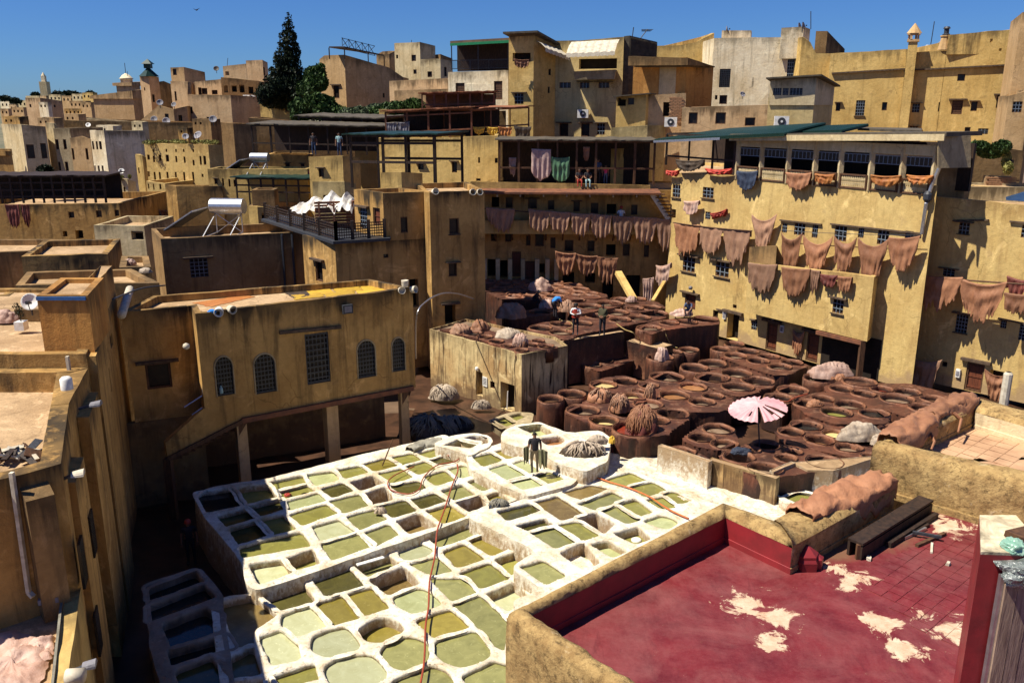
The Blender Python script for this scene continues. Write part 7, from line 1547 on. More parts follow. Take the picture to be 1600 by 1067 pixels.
for i in range(8):
    a_ = 2*math.pi*i/8; a = MB(); a.tube([mt @ Vector((0,0,.24)), mt @ Vector((math.cos(a_)*Rr*1.08, math.sin(a_)*Rr*.97, -.03))], .012, 4); a.make('rib', M['wood'], t)
# hoses
def hose(label, pts, r, mat, name='hose'):
    m = MB(); P_ = []
    n = len(pts)
    for i in range(n-1):
        p0, p1, p2, p3 = pts[max(0,i-1)], pts[i], pts[i+1], pts[min(n-1,i+2)]
        for k in range(6):
            s = k/6; P_.append(.5*((2*p1)+(p2-p0)*s+(2*p0-5*p1+4*p2-p3)*s*s+(3*p1-p0-3*p2+p3)*s**3))
    P_.append(pts[-1]); m.tube(P_, r, 6); return tag(m.make(name, M[mat], smooth=True, origin=pts[0]), label, 'hose')
M['redrub'] = simple('red_rubber', (.33,.06,.03), (.2,.04,.02), 6, .5, .1); M['orrub'] = simple('orange_rubber', (.55,.16,.04), (.4,.1,.03), 6, .5, .1); M['tanrub'] = simple('tan_rubber', (.36,.26,.10), (.25,.17,.07), 6, .5, .1)
q7 = lambda X, Y, z=.33: P(*T('c7',X,Y), z)
hose('thin red hose looping over the upper left white pits', [q7(1090,215),q7(1000,255),q7(962,290),q7(975,330),q7(1060,350),q7(1115,325),q7(1135,270),q7(1200,210),q7(1290,190),q7(1330,150),q7(1300,125),q7(1252,140),q7(1258,165)], .022, 'redrub')
hose('long dark red hose running down the white pits toward the camera', [q7(1300,205),q7(1303,240),q7(1275,310),q7(1240,420),q7(1205,520),q7(1195,600,.1),q7(1190,660,.1),q7(1165,780,.1),q7(1160,900,.08),q7(1145,1000,.08),P(662,1040,.08),P(645,1120,.08)], .028, 'redrub')
q8 = lambda X, Y, z=.5: P(*T('c8',X,Y), z)
hose('orange hose across the right white terrace', [q8(480,322,.6),q8(540,325,.6),q8(600,332),q8(680,358),q8(760,382),q8(860,425),q8(920,465),q8(980,500),q8(1055,533)], .03, 'orrub')
qq = lambda X, Y, z: P(*T('7',X,Y), z)
hose('pale hose trailing from the man in blue', [qq(487,760,ZPL+.5),qq(485,800,ZPL),qq(520,840,ZP+.05),qq(575,850,ZP+.05),qq(590,880,ZP+.05),qq(550,895,ZP+.05)], .03, 'tanrub')
hose('pale hose slung from the platform to the single vats', [qq(850,860,ZP+.05),qq(900,895,ZP),qq(950,915,ZP),qq(1000,965,1.6),qq(1060,1005,1.3),qq(1090,1010,1.25)], .03, 'tanrub')
hose('second pale hose hanging down the dark platform side', [qq(1135,890,ZP+.03),qq(1150,940,1.9),qq(1175,985,1.4),qq(1215,1005,1.25)], .025, 'tanrub')
hose('reddish hose across the two joined vats', [P(*T('5',725,555),Z1+.1),P(*T('5',780,545),Z1+.12),P(*T('5',870,562),Z1+.12),P(*T('5',920,540),Z1+.12),P(*T('5',1000,515),Z1+.1)], .03, 'redrub')
hose('curved pale pipe arching beside the tall shaded tower', [P(650,560,2.),ZY(651,495,37),ZY(665,472,38),ZY(690,459,40),ZY(715,459,42),ZY(740,467,44)], .035, 'steel', 'arched_pipe')
p = q7(933,212,.2); a = MB(); a.tube([p, ZY(614,686,p.y+.3)], .025, 6); tag(a.make('stick', M['wood'], origin=p), 'thin brown stick standing in a far left pit', 'stick')
a = MB(); p, q = P(*T('c7',808,698),.06), P(*T('c7',940,660),.06); a.beam(p, q, .14, .04); tag(a.make('board', M['whitep'], origin=p), 'white board floating across a grey-green pit', 'board')
p = P(*T('c8',798,638),.42-.33); a = MB(); a.lathe(p, [(.01,.05),(.12,.05),(.17,.02),(.17,-.02)], 14); tag(a.make('bowl', M['whitep'], origin=p, smooth=True), 'small white bowl floating in a pit near the red roof', 'bowl')
p = P(*T('c7',470,357),.13); a = MB(); a.lathe(p, [(.02,.08),(.12,.05),(.14,0)], 8, .4, 3); tag(a.make('rag', M['redc'], origin=p), 'small red rag floating in a pit near the far left', 'rag')
c = P(*T('5',600,858),Z1+.1); crumple('cloth', 'dark blue cloth lying on the rim of the big front vat', 'cloth', c, .28, (1.3,.8,.5), 'navy', 5)
# leaning planks right of the gallery
for x0,y0,x1,y1,w_,l_ in ((990,468,966,426,.42,'thick pale beam leaning in front of the gallery house'),(1020,470,1038,440,.2,'thin pale plank leaning near the yellow corner')):
    p = P(x0,y0,ZPL-.1); q = hg(x1,y1,2.0); a = MB(); a.beam(p,q,w_,w_*.6); tag(a.make('leaning_beam', M['ochre'], origin=p), l_, 'beam')
p = P(1574,640,TZ+.1); a = MB(); a.lathe(P(1568,632,.4), [(.2,0),(.2,1.5),(.12,1.6)], 10); tag(a.make('stump_post', M['canvas'], origin=P(1568,632,.4)), 'pale rounded post behind the back parapet of the tan terrace', 'post')
# ------------------------------------------------------------------ people
M['skin'] = simple('brown_skin', (.24,.12,.07), (.19,.09,.05), 8, .55, .05); M['hair'] = simple('black_hair', (.012,.01,.009), (.02,.015,.012), 20, .7, .2); M['blackc'] = simple('black_cotton', (.02,.018,.022), (.035,.03,.035), 5, .85, .2)
M['khaki'] = simple('khaki_cotton', (.30,.24,.16), (.22,.17,.11), 4, .85, .2); M['whitec'] = simple('white_cotton', (.75,.74,.74), (.6,.58,.58), 4, .85, .2); M['bluec'] = simple('bright_blue_cotton', (.03,.22,.62), (.02,.15,.45), 4, .85, .2)
M['olivec'] = simple('dark_olive_cotton', (.075,.07,.035), (.05,.045,.025), 4, .85, .2); M['pinkc'] = simple('pink_cotton', (.6,.06,.16), (.45,.04,.12), 4, .85, .2); M['denim'] = simple('denim', (.07,.10,.17), (.04,.06,.11), 6, .85, .2); M['tealc'] = simple('pale_teal_cotton', (.3,.45,.45), (.2,.32,.33), 6, .85, .2)
BONES = [('pelvis','chest'),('chest','neck'),('neck','head'),('head','crown'),('chest','shL'),('shL','elL'),('elL','wrL'),('wrL','haL'),('chest','shR'),('shR','elR'),('elR','wrR'),('wrR','haR'),('pelvis','hiL'),('hiL','knL'),('knL','anL'),('anL','toL'),('pelvis','hiR'),('hiR','knR'),('knR','anR'),('anR','toR')]
RAD = dict(pelvis=.13,chest=.135,neck=.052,head=.088,crown=.072,shL=.062,elL=.044,wrL=.03,haL=.036,shR=.062,elR=.044,wrR=.03,haR=.036,hiL=.088,knL=.058,anL=.042,toL=.035,hiR=.088,knR=.058,anR=.042,toR=.035)
STAND = dict(pelvis=(0,0,.95),chest=(0,.01,1.28),neck=(0,.0,1.47),head=(0,.02,1.58),crown=(0,.01,1.68),shL=(-.19,0,1.40),elL=(-.25,-.02,1.13),wrL=(-.26,.06,.90),haL=(-.26,.09,.82),shR=(.19,0,1.40),elR=(.25,-.02,1.13),wrR=(.26,.06,.90),haR=(.26,.09,.82),hiL=(-.09,0,.90),knL=(-.11,.03,.50),anL=(-.11,-.01,.09),toL=(-.13,.15,.04),hiR=(.09,0,.90),knR=(.11,.03,.50),anR=(.11,-.01,.09),toR=(.13,.15,.04))
def person(label, foot, yaw, mats, pose=None, h=1.74, hat=None, sleeves='short', coat=0.):
    J = dict(STAND); J.update(pose or {}); k = h/1.75; keys = list(J)
    me = bpy.data.meshes.new('b'); me.from_pydata([Vector(J[q])*k for q in keys], [(keys.index(a), keys.index(b)) for a, b in BONES], [])
    tmp = bpy.data.objects.new('b', me); C.objects.link(tmp); md = tmp.modifiers.new('s','SKIN'); md.use_smooth_shade = True
    sk2 = me.skin_vertices[0].data if me.skin_vertices else None
    if sk2 is None:
        bm = bmesh.new(); bm.from_mesh(me); bm.verts.layers.skin.verify(); bm.to_mesh(me); bm.free(); sk2 = me.skin_vertices[0].data
    for i, q in enumerate(keys):
        r = RAD[q]*k*(1+coat if q in ('chest','pelvis','hiL','hiR','knL','knR') else 1); sk2[i].radius = (r*(1.25 if q in ('chest','pelvis') else 1), r); sk2[i].use_root = (q == 'pelvis')
    tmp.modifiers.new('d','SUBSURF').levels = 2
    dg = bpy.context.evaluated_depsgraph_get(); ev = tmp.evaluated_get(dg); m2 = bpy.data.meshes.new_from_object(ev)
    bpy.data.objects.remove(tmp); m2.name = 'person'
    for q in ('skin',)+mats+('hair','blackc'): m2.materials.append(M[q])
    # mats: shirt, trousers ; index 0 skin 1 shirt 2 trousers 3 hair 4 shoes
    seg = [(Vector(J[a])*k, Vector(J[b])*k, a, b) for a, b in BONES]
    for pl in m2.polygons:
        c = pl.center; best = None
        for a, b, na_, nb2 in seg:
            d = b-a; t_ = max(0, min(1, (c-a).dot(d)/max(1e-6,d.length_squared))); ds = (c-a-d*t_).length
            if best is None or ds < best[0]: best = (ds, na_, nb2, t_)
        _, na_, nb2, t_ = best
        if nb2 in ('head','crown'):
            hd = Vector(J['head'])*k; idx = 3 if (c.z > hd.z+.045*k or c.y < hd.y-.03*k) and nb2 != 'head' or (nb2 == 'crown') and c.z > hd.z+.03*k else 0
        elif nb2 in ('haL','haR'): idx = 0
        elif nb2 in ('wrL','wrR'): idx = 1 if sleeves == 'long' else 0
        elif nb2 in ('elL','elR'): idx = 1 if sleeves == 'long' or t_ < .6 else 0
        elif nb2 in ('toL','toR'): idx = 4
        elif nb2 in ('hiL','hiR','knL','knR','anL','anR'): idx = 2
        else: idx = 1 if c.z > (Vector(J['pelvis'])*k).z-.02 or nb2 != 'chest' else 2
        pl.material_index = idx; pl.use_smooth = True
    o = bpy.data.objects.new('person', m2); C.objects.link(o); o.location = foot; o.rotation_euler = (0,0,yaw); tag(o, label, 'person'); BASE[o.name] = Vector(foot)
    def sub(name, mb, mat):
        me_ = bpy.data.meshes.new(name); me_.from_pydata([tuple(v) for v in mb.v], [], mb.f); me_.materials.append(M[mat]); me_.polygons.foreach_set('use_smooth',[True]*len(me_.polygons)); q = bpy.data.objects.new(name, me_); C.objects.link(q); q.parent = o; return q
    hd = Vector(J['head'])*k; cr = Vector(J['crown'])*k; ax = (cr-hd).normalized(); fw = Vector((0,1,0)); fw = (fw-ax*fw.dot(ax)).normalized(); sd_ = fw.cross(ax)
    m = MB(); b = hd+fw*.085*k; m.tube([b+ax*.02*k, b-ax*.025*k+fw*.02*k], .012*k, 5, r2=.017*k); sub('nose', m, 'skin')
    for s in (-1,1):
        m = MB(); m.tube([hd+sd_*s*.085*k+ax*.02*k, hd+sd_*s*.095*k-ax*.03*k], .016*k, 6); sub('ear', m, 'skin')
        m = MB(); m.tube([hd+fw*.083*k+sd_*s*.032*k+ax*.022*k, hd+fw*.092*k+sd_*s*.032*k+ax*.022*k], .010*k, 6); sub('eye', m, 'hair')
    for hnd, wr_ in (('haL','wrL'),('haR','wrR')):
        p_, w_ = Vector(J[hnd])*k, Vector(J[wr_])*k; d = (p_-w_).normalized(); sdv = d.cross(Vector((0,1,.1))).normalized()
        for f_ in range(4):
            m = MB(); a_ = p_+d*.02+sdv*(f_-1.5)*.019; L_ = (.06,.072,.067,.05)[f_]; m.tube([a_, a_+d*L_*.6, a_+d*L_+Vector((0,.012,0))], .0085*k, 5, r2=.006*k); sub('finger', m, 'skin')
        m = MB(); a_ = p_+sdv*(.03 if hnd == 'haL' else -.03); m.tube([a_, a_+d*.03+sdv*(.02 if hnd == 'haL' else -.02)], .01*k, 5, r2=.008*k); sub('thumb', m, 'skin')
    if hat:
        m = MB(); m.lathe(hd+ax*.02*k, [(.112*k,-.02),(.112*k,.05*k),(.085*k,.105*k),(.02*k,.125*k)], 14); sub('cap', m, hat)
    return o
F1 = P(835,740,.6)
man = person('man in a black T-shirt seen from behind carrying green hides on the white pits', F1, R(8), ('blackc','khaki'), dict(elL=(-.23,-.04,1.13),wrL=(-.25,.03,.92),haL=(-.26,.05,.85),elR=(.23,-.04,1.13),wrR=(.25,.05,.94),haR=(.26,.07,.87),knL=(-.1,.08,.5),anL=(-.09,-.06,.1),toL=(-.1,.1,.04)))
M['hidegr'] = leather('olive_green_hide', (.20,.19,.10), (.11,.11,.06))
def carried(label, a, b, drop, mat, seed):
    n = Vector((0,-1,0)); vs = []; fs = []; 
    for j in range(13):
        for i in range(15):
            s = i/14; v = j/12; p = Vector(a).lerp(Vector(b), s); w_ = 1-.2*v; sgm = math.sin(s*14+seed)*.05*(.4+v)
            vs.append(p+(Vector(b)-Vector(a))*((s-.5)*(w_-1))+Vector((0,-.09+sgm-.05*v, -drop*v*(.85+.3*noise.noise(Vector((s*4,seed,0))))))+Vector((0,0,.06*math.sin(math.pi*s))))
    for j in range(12):
        for i in range(14): q = j*15+i; fs.append((q,q+15,q+16,q+1))
    o = obj('hide', vs, fs, M[mat], None, True, origin=a); tag(o, label, 'hide'); o.modifiers.new('t','SOLIDIFY').thickness = .02
carried('green-grey hide bundle hanging from the right hand of the man on the pits', F1+Vector((.14,-.02,1.0)), F1+Vector((.48,-.02,.92)), .75, 'hidegr', 1)
carried('darker hide hanging at the left side of the man on the pits', F1+Vector((-.42,0,1.05)), F1+Vector((-.2,0,1.12)), .72, 'hidegr', 4)
XA = dict(elL=(-.27,.05,1.16),wrL=(-.06,.2,1.16),haL=(.03,.2,1.18),elR=(.27,.05,1.16),wrR=(.06,.21,1.13),haR=(-.03,.21,1.12))
m2_ = person('man in a white shirt and red vest with folded arms on the platform', P(899,523,ZP+.05), R(170), ('whitec','blackc'), XA, sleeves='long', hat='hair')
vt_ = MB(); fp = P(899,523,ZP+.05)
vt_.lathe(fp+Vector((0,0,.93)), [(.175,0),(.18,.12),(.17,.25),(.15,.38),(.12,.48)], 14, 0, 0, 1.2); v_ = obj('vest', vt_.v, vt_.f, M['redc'], None, True); v_.parent = m2_; v_.matrix_parent_inverse = Matrix.Identity(4); v_.location = (0,0,0)
for v in v_.data.vertices: v.co = Matrix.Rotation(-R(170),3,'Z') @ (v.co-fp)
v_.data.polygons.foreach_set('use_smooth',[True]*len(v_.data.polygons)); BASE.pop(v_.name, None)
person('man in dark olive clothes standing on the retaining wall', P(941,524,ZP), R(150), ('olivec','blackc'), dict(wrL=(-.1,.2,1.05),haL=(-.03,.22,1.03),wrR=(.1,.2,1.05),haR=(.03,.22,1.03)), sleeves='long', coat=.25)
BEND = dict(pelvis=(0,-.15,.92),chest=(0,.12,1.12),neck=(0,.3,1.16),head=(0,.42,1.13),crown=(0,.52,1.12),shL=(-.18,.24,1.12),elL=(-.2,.3,.85),wrL=(-.12,.4,.65),haL=(-.1,.43,.58),shR=(.18,.24,1.12),elR=(.2,.3,.85),wrR=(.12,.4,.65),haR=(.1,.43,.58),hiL=(-.1,-.12,.88),hiR=(.1,-.12,.88))
person('man in a bright blue shirt bending over a vat', P(867,497,ZPL), R(-60), ('bluec','blackc'), BEND)
SIT = dict(pelvis=(0,-.1,.12),chest=(0,-.05,.45),neck=(0,0,.64),head=(0,.04,.75),crown=(0,.05,.85),shL=(-.18,-.02,.57),elL=(-.24,.05,.32),wrL=(-.15,.25,.25),haL=(-.12,.32,.22),shR=(.18,-.02,.57),elR=(.24,.05,.32),wrR=(.15,.25,.25),haR=(.12,.32,.22),hiL=(-.09,-.05,.1),knL=(-.13,.38,.12),anL=(-.12,.42,-.3),toL=(-.12,.52,-.34),hiR=(.09,-.05,.1),knR=(.13,.38,.12),anR=(.12,.42,-.3),toR=(.12,.52,-.34))
CR = dict(SIT); CR.update(pelvis=(0,-.1,.35),chest=(0,.05,.62),neck=(0,.15,.76),head=(0,.22,.84),crown=(0,.27,.93),shL=(-.18,.1,.72),shR=(.18,.1,.72),elL=(-.22,.28,.5),elR=(.22,.28,.5),wrL=(-.12,.4,.35),wrR=(.12,.4,.35),haL=(-.1,.45,.3),haR=(.1,.45,.3),hiL=(-.1,-.06,.33),hiR=(.1,-.06,.33),knL=(-.16,.3,.42),knR=(.16,.3,.42),anL=(-.13,.08,.08),anR=(.13,.08,.08),toL=(-.14,.24,.04),toR=(.14,.24,.04))
person('crouching man in a dark shirt under a pale bundle on the far vats', P(836,478,ZPL), R(-100), ('blackc','blackc'), CR, hat='khaki')
person('crouching person in dark blue by the yellow wall door', P(1076,494,ZPL), R(150), ('navy' if 0 else 'denim','denim'), CR)
pe = hb(905,286); pf_ = hb(918,286)
person('person in red shorts sitting on the edge of the rug terrace', Vector((pe.x,pe.y-.1,hb(905,284).z)), R(180), ('blackc','redc'), SIT)
person('person in pale shorts sitting beside the one in red shorts', Vector((pf_.x,pf_.y-.1,hb(918,284).z)), R(180), ('blackc','tealc'), SIT)
pd = hb(935,286)-n_*.9; person('standing person in dark clothes inside the rug shelter', Vector((pd.x,pd.y,tz)), R(190), ('denim','blackc'))
pd = hb(947,286)-n_*.7; person('child in a bright pink top standing in the rug shelter', Vector((pd.x,pd.y,tz)), R(170), ('pinkc','denim'), h=1.35)
pd = g0+u_*9.35-n_*.5; pd = hit(970,345,bA+n_*.6,bB+n_*.6); person('person with a red head cloth and white top on the gallery', Vector((pd.x,pd.y,zl+.1)), R(180), ('whitec','denim'), hat='redc')
person('person standing in the shaded alley beside the left pits', P(300,880,-1.5), R(200), ('blackc','blackc'), hat='redc')
person('small person in grey on the roof by the slatted canopy', ZY(491,243,66.5), R(180), ('hided' if 0 else 'blackc','denim'))
person('small person in a pale blue top on the roof behind the post frame', ZY(531,244,65.5), R(180), ('tealc','denim'))
pd = ZY(478,275,66); a = MB(); a.lathe(pd, [(.05,0),(.3,.1),(.28,.35),(.1,.45)], 8, .2, 3); tag(a.make('bundle', M['pinkc'], smooth=True, origin=pd), 'pink-red bundle on the long weathered parapet', 'bundle')
# ------------------------------------------------------------------ trees
def leafmat(name, c1, c2):
    t = NT(name); p = t.pos(); v = t.n('ObjectInfo').outputs['Random']; col = t.mix(t.ramp(t.noise(p,.9,3),.35,.65), c1, c2); a = t.attr('tint'); f = t.ramp(a,0,1,.55,1.5)
    col = t.mix(1.,col,t.n('CombineColor',{0:f,1:f,2:f}).outputs[0],'MULTIPLY'); return t.out(col, .6, None, spec=.2)
M['leaf'] = leafmat('green_leaves', (.055,.095,.022), (.03,.06,.015)); M['cyp'] = leafmat('cypress_needles', (.016,.026,.010), (.009,.016,.007)); M['silver'] = leafmat('silvery_leaves', (.12,.15,.08), (.07,.10,.045)); M['dry'] = leafmat('dry_grass', (.28,.26,.08), (.16,.17,.05)); M['bark'] = simple('bark', (.10,.07,.045), (.05,.035,.025), 6, .9, .5)
def crown(name, parent, blobs, n, s, mat, seed, kind=None):
    rg = random.Random(seed); vs = []; fs = []; tn_ = []; tot = sum(b[3]*b[4]*b[5] for b in blobs)
    for (x,y,z,rx,ry,rz) in blobs:
        for _ in range(int(n*rx*ry*rz/tot)+1):
            d = Vector((rg.gauss(0,1),rg.gauss(0,1),rg.gauss(0,1))).normalized(); r = rg.random()**.28
            c = Vector((x+d.x*rx*r, y+d.y*ry*r, z+d.z*rz*r)); q = 1+.35*noise.noise(c*.9+Vector((seed,0,0)))
            if noise.noise(c*1.5+Vector((seed,5,0))) < -.28: continue
            c = Vector((x,y,z))+(c-Vector((x,y,z)))*q; a = Vector((rg.gauss(0,1),rg.gauss(0,1),rg.gauss(0,1))).normalized(); b = a.cross(Vector((rg.random(),rg.random(),rg.random()))).normalized(); L = s*rg.uniform(.6,1.4); k = len(vs); tt = rg.random()
            vs += [c-a*L, c+b*L*.5, c+a*L, c-b*L*.5]; fs.append((k,k+1,k+2,k+3)); tn_ += [tt]*4
    return obj(name, vs, fs, M[mat], parent, attrs={'tint':tn_})
def tree(label, cat, base, blobs, n, s, mat, seed, name='tree', th=None):
    t = thing(name, label, cat, base); a = MB(); top = max(b[2]+b[5]*.6 for b in blobs); b0 = Vector(base)
    a.tube([b0, b0+Vector((.1,0,(top-b0.z)*.5)), Vector((blobs[0][0],blobs[0][1],top-.3))], .16 if not th else th, 7, r2=.03); a.make('trunk', M['bark'], t)
    for b in blobs[:4]: m = MB(); m.tube([b0+Vector((0,0,(b[2]-b0.z)*.4)), Vector((b[0],b[1],b[2]))], .06, 5, r2=.02); m.make('limb', M['bark'], t)
    crown('crown', t, blobs, n, s, mat, seed); return t
Yc = 107; cb = []
prof = [(34,6),(45,9),(58,14),(72,17),(86,20),(98,22),(112,27),(125,33),(138,40),(150,42),(160,38)]
for y, hw in prof:
    p = ZY(451-(2 if y > 90 else 0), y, Yc); r = hw*Yc/FP; cb.append((p.x,p.y,p.z,r,r,.9))
tree('tall dark pointed cypress rising above the rooftops', 'cypress', ZY(451,175,Yc), cb, 26000, .17, 'cyp', 1, 'cypress_tree', .4)
def bl(lst, Yd): return [(ZY(x,y,Yd).x, Yd+rn.uniform(-1,1), ZY(x,y,Yd).z, hw*Yd/FP, hw*Yd/FP, hh*Yd/FP) for x,y,hw,hh in lst]
tree('bright green leafy tree just right of the cypress', 'tree', ZY(492,165,104), bl([(490,118,16,14),(500,130,14,14),(484,140,18,16),(500,108,8,8)],104), 9000, .2, 'leaf', 2)
tree('dark bushy tree left of the cypress foot', 'tree', ZY(420,165,103), bl([(420,150,16,12),(432,140,14,14),(412,145,10,10)],103), 7000, .2, 'cyp', 3)
tree('broad fig bush below the brown house', 'bush', ZY(490,190,98), bl([(475,170,22,16),(497,162,24,16),(515,175,26,14),(468,180,18,10),(530,182,18,10)],98), 16000, .2, 'leaf', 4, 'bush')
tree('silvery green bush in the middle of the hedge', 'bush', ZY(580,190,94), bl([(565,178,22,10),(590,172,20,10),(545,180,18,8)],94), 11000, .17, 'silver', 5, 'bush')
tree('dense green bush at the right of the hedge', 'bush', ZY(630,190,92), bl([(620,170,22,11),(645,168,18,12),(600,176,18,8),(655,176,14,9)],92), 11000, .18, 'leaf', 6, 'bush')
tree('small dark tree between the left houses', 'tree', ZY(76,276,84), bl([(76,266,12,8),(68,270,7,6)],84), 3500, .16, 'cyp', 7)
tree('green bush growing on the ruined wall right of the loggia', 'bush', ZY(1543,238,50), bl([(1535,230,14,8),(1555,228,14,9),(1548,240,16,8),(1522,236,8,6)],50), 9000, .1, 'leaf', 8, 'bush')
tree('straggly bush hanging at the far right ruined wall', 'bush', ZY(1578,262,49), bl([(1578,250,7,14),(1570,262,6,8)],49), 2500, .09, 'dry', 9, 'bush')
for k,(x0,x1,y,Yd,l_) in enumerate(((228,362,222,81,'dry yellow grass growing on the long yellow house roof'),(170,200,277,79.5,'weeds on the small cream house roof'),(1205,1260,0,0,''))):
    if not l_: continue
    n_b = 8; b = bl([(x0+(x1-x0)*(i+.5)/n_b, y, (x1-x0)/n_b*.6, 3) for i in range(n_b)], Yd+1); o = crown('roof_grass', None, b, 3500, .09, 'dry', 20+k); tag(o, l_, 'grass', kind='stuff')
for k in range(7):
    x, y, Yd = [(8,154,390),(24,158,380),(56,149,420),(88,147,430),(104,146,430),(140,147,400),(118,148,410)][k]
    tree(f'tiny dark tree on the far ridge, {ordn[k]} from the left', 'tree', ZY(x,y+5,Yd), bl([(x,y,7,4),(x+5,y+1,5,3)],Yd), 500, .8, 'cyp', 40+k)['group'] = 'trees on the far ridge'
# ------------------------------------------------------------------ dishes, lamps, masts, pots
def dish(label, px, py, Yd, r, az, el=35, mat='whitep'):
    c = ZY(px,py,Yd); t = thing('satellite_dish', label, 'satellite dish', c-Vector((0,0,r*1.6))); m = MB(); m.lathe((0,0,0), [(.02,0),(r*.4,r*.05),(r*.75,r*.17),(r,r*.32),(r*1.02,r*.30),(r*.7,r*.12),(.02,-.03)], 20)
    mt = Matrix.Translation(c) @ Matrix.Rotation(az,4,'Z') @ Matrix.Rotation(R(90-el),4,'X'); m.v = [mt @ v for v in m.v]; m.make('reflector', M[mat], t, True)
    m = MB(); m.tube([c-Vector((0,0,r*1.6)), c], r*.06+.015, 6); m.tube([mt @ Vector((0,-r*.95,r*.3)), mt @ Vector((0,-r*.25,r*1.0))], .015, 5); m.box(mt @ Vector((0,-r*.2,r*1.02)), (.1,.1,.1)); m.make('feed_arm', M['iron'], t)
for a in ((48,472,26,.26,.2,20,'whitep','large pale satellite dish in the niche left of the orange room'),(250,161,116,1.0,.3,30,'cgrey','grey dish on the low house at the minaret foot, left one'),(272,164,116,.8,-.2,30,'cgrey','grey dish right of the minaret foot'),(241,187,110,1.0,.1,30,'cgrey','low grey dish below the tan minaret'),(260,190,109,1.1,.3,30,'cgrey','second low grey dish below the tan minaret'),(333,187,98,1.0,.2,30,'cgrey','pale dish against the tall pink house'),(310,212,80,.9,-.3,35,'cgrey','grey dish at the grassy roof, right one'),(290,214,80,.7,.3,35,'cgrey','grey dish at the grassy roof, left one'),(138,196,93,.6,.2,35,'whitep','small white dish on the narrow left houses'),(190,268,78,.6,.2,30,'whitep','small white dish in the dark courtyard'),
    (1135,46,88,.7,1.2,15,'cgrey','upright dish on the small whitewashed roof box'),(1248,42,84,.8,.9,15,'cgrey','left dish on the white block'),(1254,41,83.5,.8,.9,15,'cgrey','right dish on the white block'),(1450,76,86,.8,.3,40,'whitep','white dish on the roof right of the tall chimney'),(1470,70,84,.7,-.5,40,'cgrey','small dish beside the chimney pot'),(1160,148,67.5,.5,.3,30,'cgrey','grey dish on the low pink house roof'),(338,108,126,.9,.2,30,'hided','dark dish on a mast left of the cypress')):
    dish(a[7], a[0], a[1], a[2], a[3]*(.42 if a[2] > 60 else 1), a[4], a[5], a[6])
def mast(label, x0, y0, x1, y1, Yd, r=.04, bars=0):
    a_, b_ = ZY(x0,y0,Yd), ZY(x1,y1,Yd); m = MB(); m.tube([a_,b_], r, 5)
    for i in range(bars): c = a_.lerp(b_,.95-i*.09); m.tube([c+Vector((-.5+.06*i,0,0)), c+Vector((.5-.06*i,0,0))], .025, 4)
    tag(m.make('antenna', M['iron'], origin=a_), label, 'antenna')
for a in ((1267,46,1267,18,84,'tall thin mast on the white block'),(1453,78,1460,34,86,'leaning thin mast right of the tall chimney'),(988,58,990,43,78,'short antenna at the right end of the olive house'),(1001,60,1012,46,77.5,'forked antenna on the corrugated loft'),(355,104,356,91,135,'thin antenna over the long roof terrace house'),(199,119,199,112,146,'needle mast on the cupola hut'),(643,68,643,63,125,'stub antenna on the skyline tower house'),(93,150,93,138,420,'tiny mast on the far ridge')):
    mast(a[5], *a[:5], bars=3 if 'forked' in a[5] else 0)
t = thing('lattice_frame', 'row of zigzag steel roof trusses on the brown house right of the cypress', 'frame', ZY(560,80,112))
p0, p1 = ZY(535,72,112), ZY(586,84,117)
for i in range(5):
    a_ = p0.lerp(p1,i/5); b_ = p0.lerp(p1,(i+1)/5); m = MB(); up = Vector((0,0,.9)); m.beam(a_,a_+up*1.1,.06); m.beam(a_+up,b_-up*.3,.06); m.beam(a_+up,b_+up,.06); m.beam(a_-up*.3,b_-up*.3,.06); m.beam(a_,b_+up,.05); m.make('truss', M['iron'], t)
tr = thing('roof_canopy', 'thin dark canopy on posts over the brown house roof', 'canopy', ZY(550,90,112)); q = [ZY(514,75,109), ZY(538,75,107), ZY(600,88,119), ZY(575,84,121)]; slab_roof(tr, q, .15, M['woodd'])
for a_ in q: m = MB(); m.beam(a_-Vector((0,0,1.3)), a_, .12); m.make('post', M['woodd'], tr)
def acunit(label, x, y, Yd, ang=-.2):
    c = ZY(x,y,Yd); t = thing('air_conditioner', label, 'air conditioner', c-Vector((0,0,.35))); m = MB(); m.box(c,(.95,.4,.7),rz=ang); m.make('casing', M['whitep'], t); n = Vector((math.sin(ang),-math.cos(ang),0)); m = MB(); m.tube([c+n*.2, c+n*.23], .26, 16); m.make('fan_grille', M['iron'], t); m = MB(); m.tube([c+n*.22, c+n*.26], .08, 10); m.make('hub', M['whitep'], t)
acunit('white air conditioner on the olive house wall', 911, 178, 77.6); acunit('white air conditioner by the crumbling brick front', 1048, 191, 69); acunit('white air conditioner on the green tiled roof', 1221, 190, 61)
acunit('left white air conditioner high on the tall pink house side', 386, 153, 119); acunit('right white air conditioner high on the tall pink house side', 394, 153, 120)
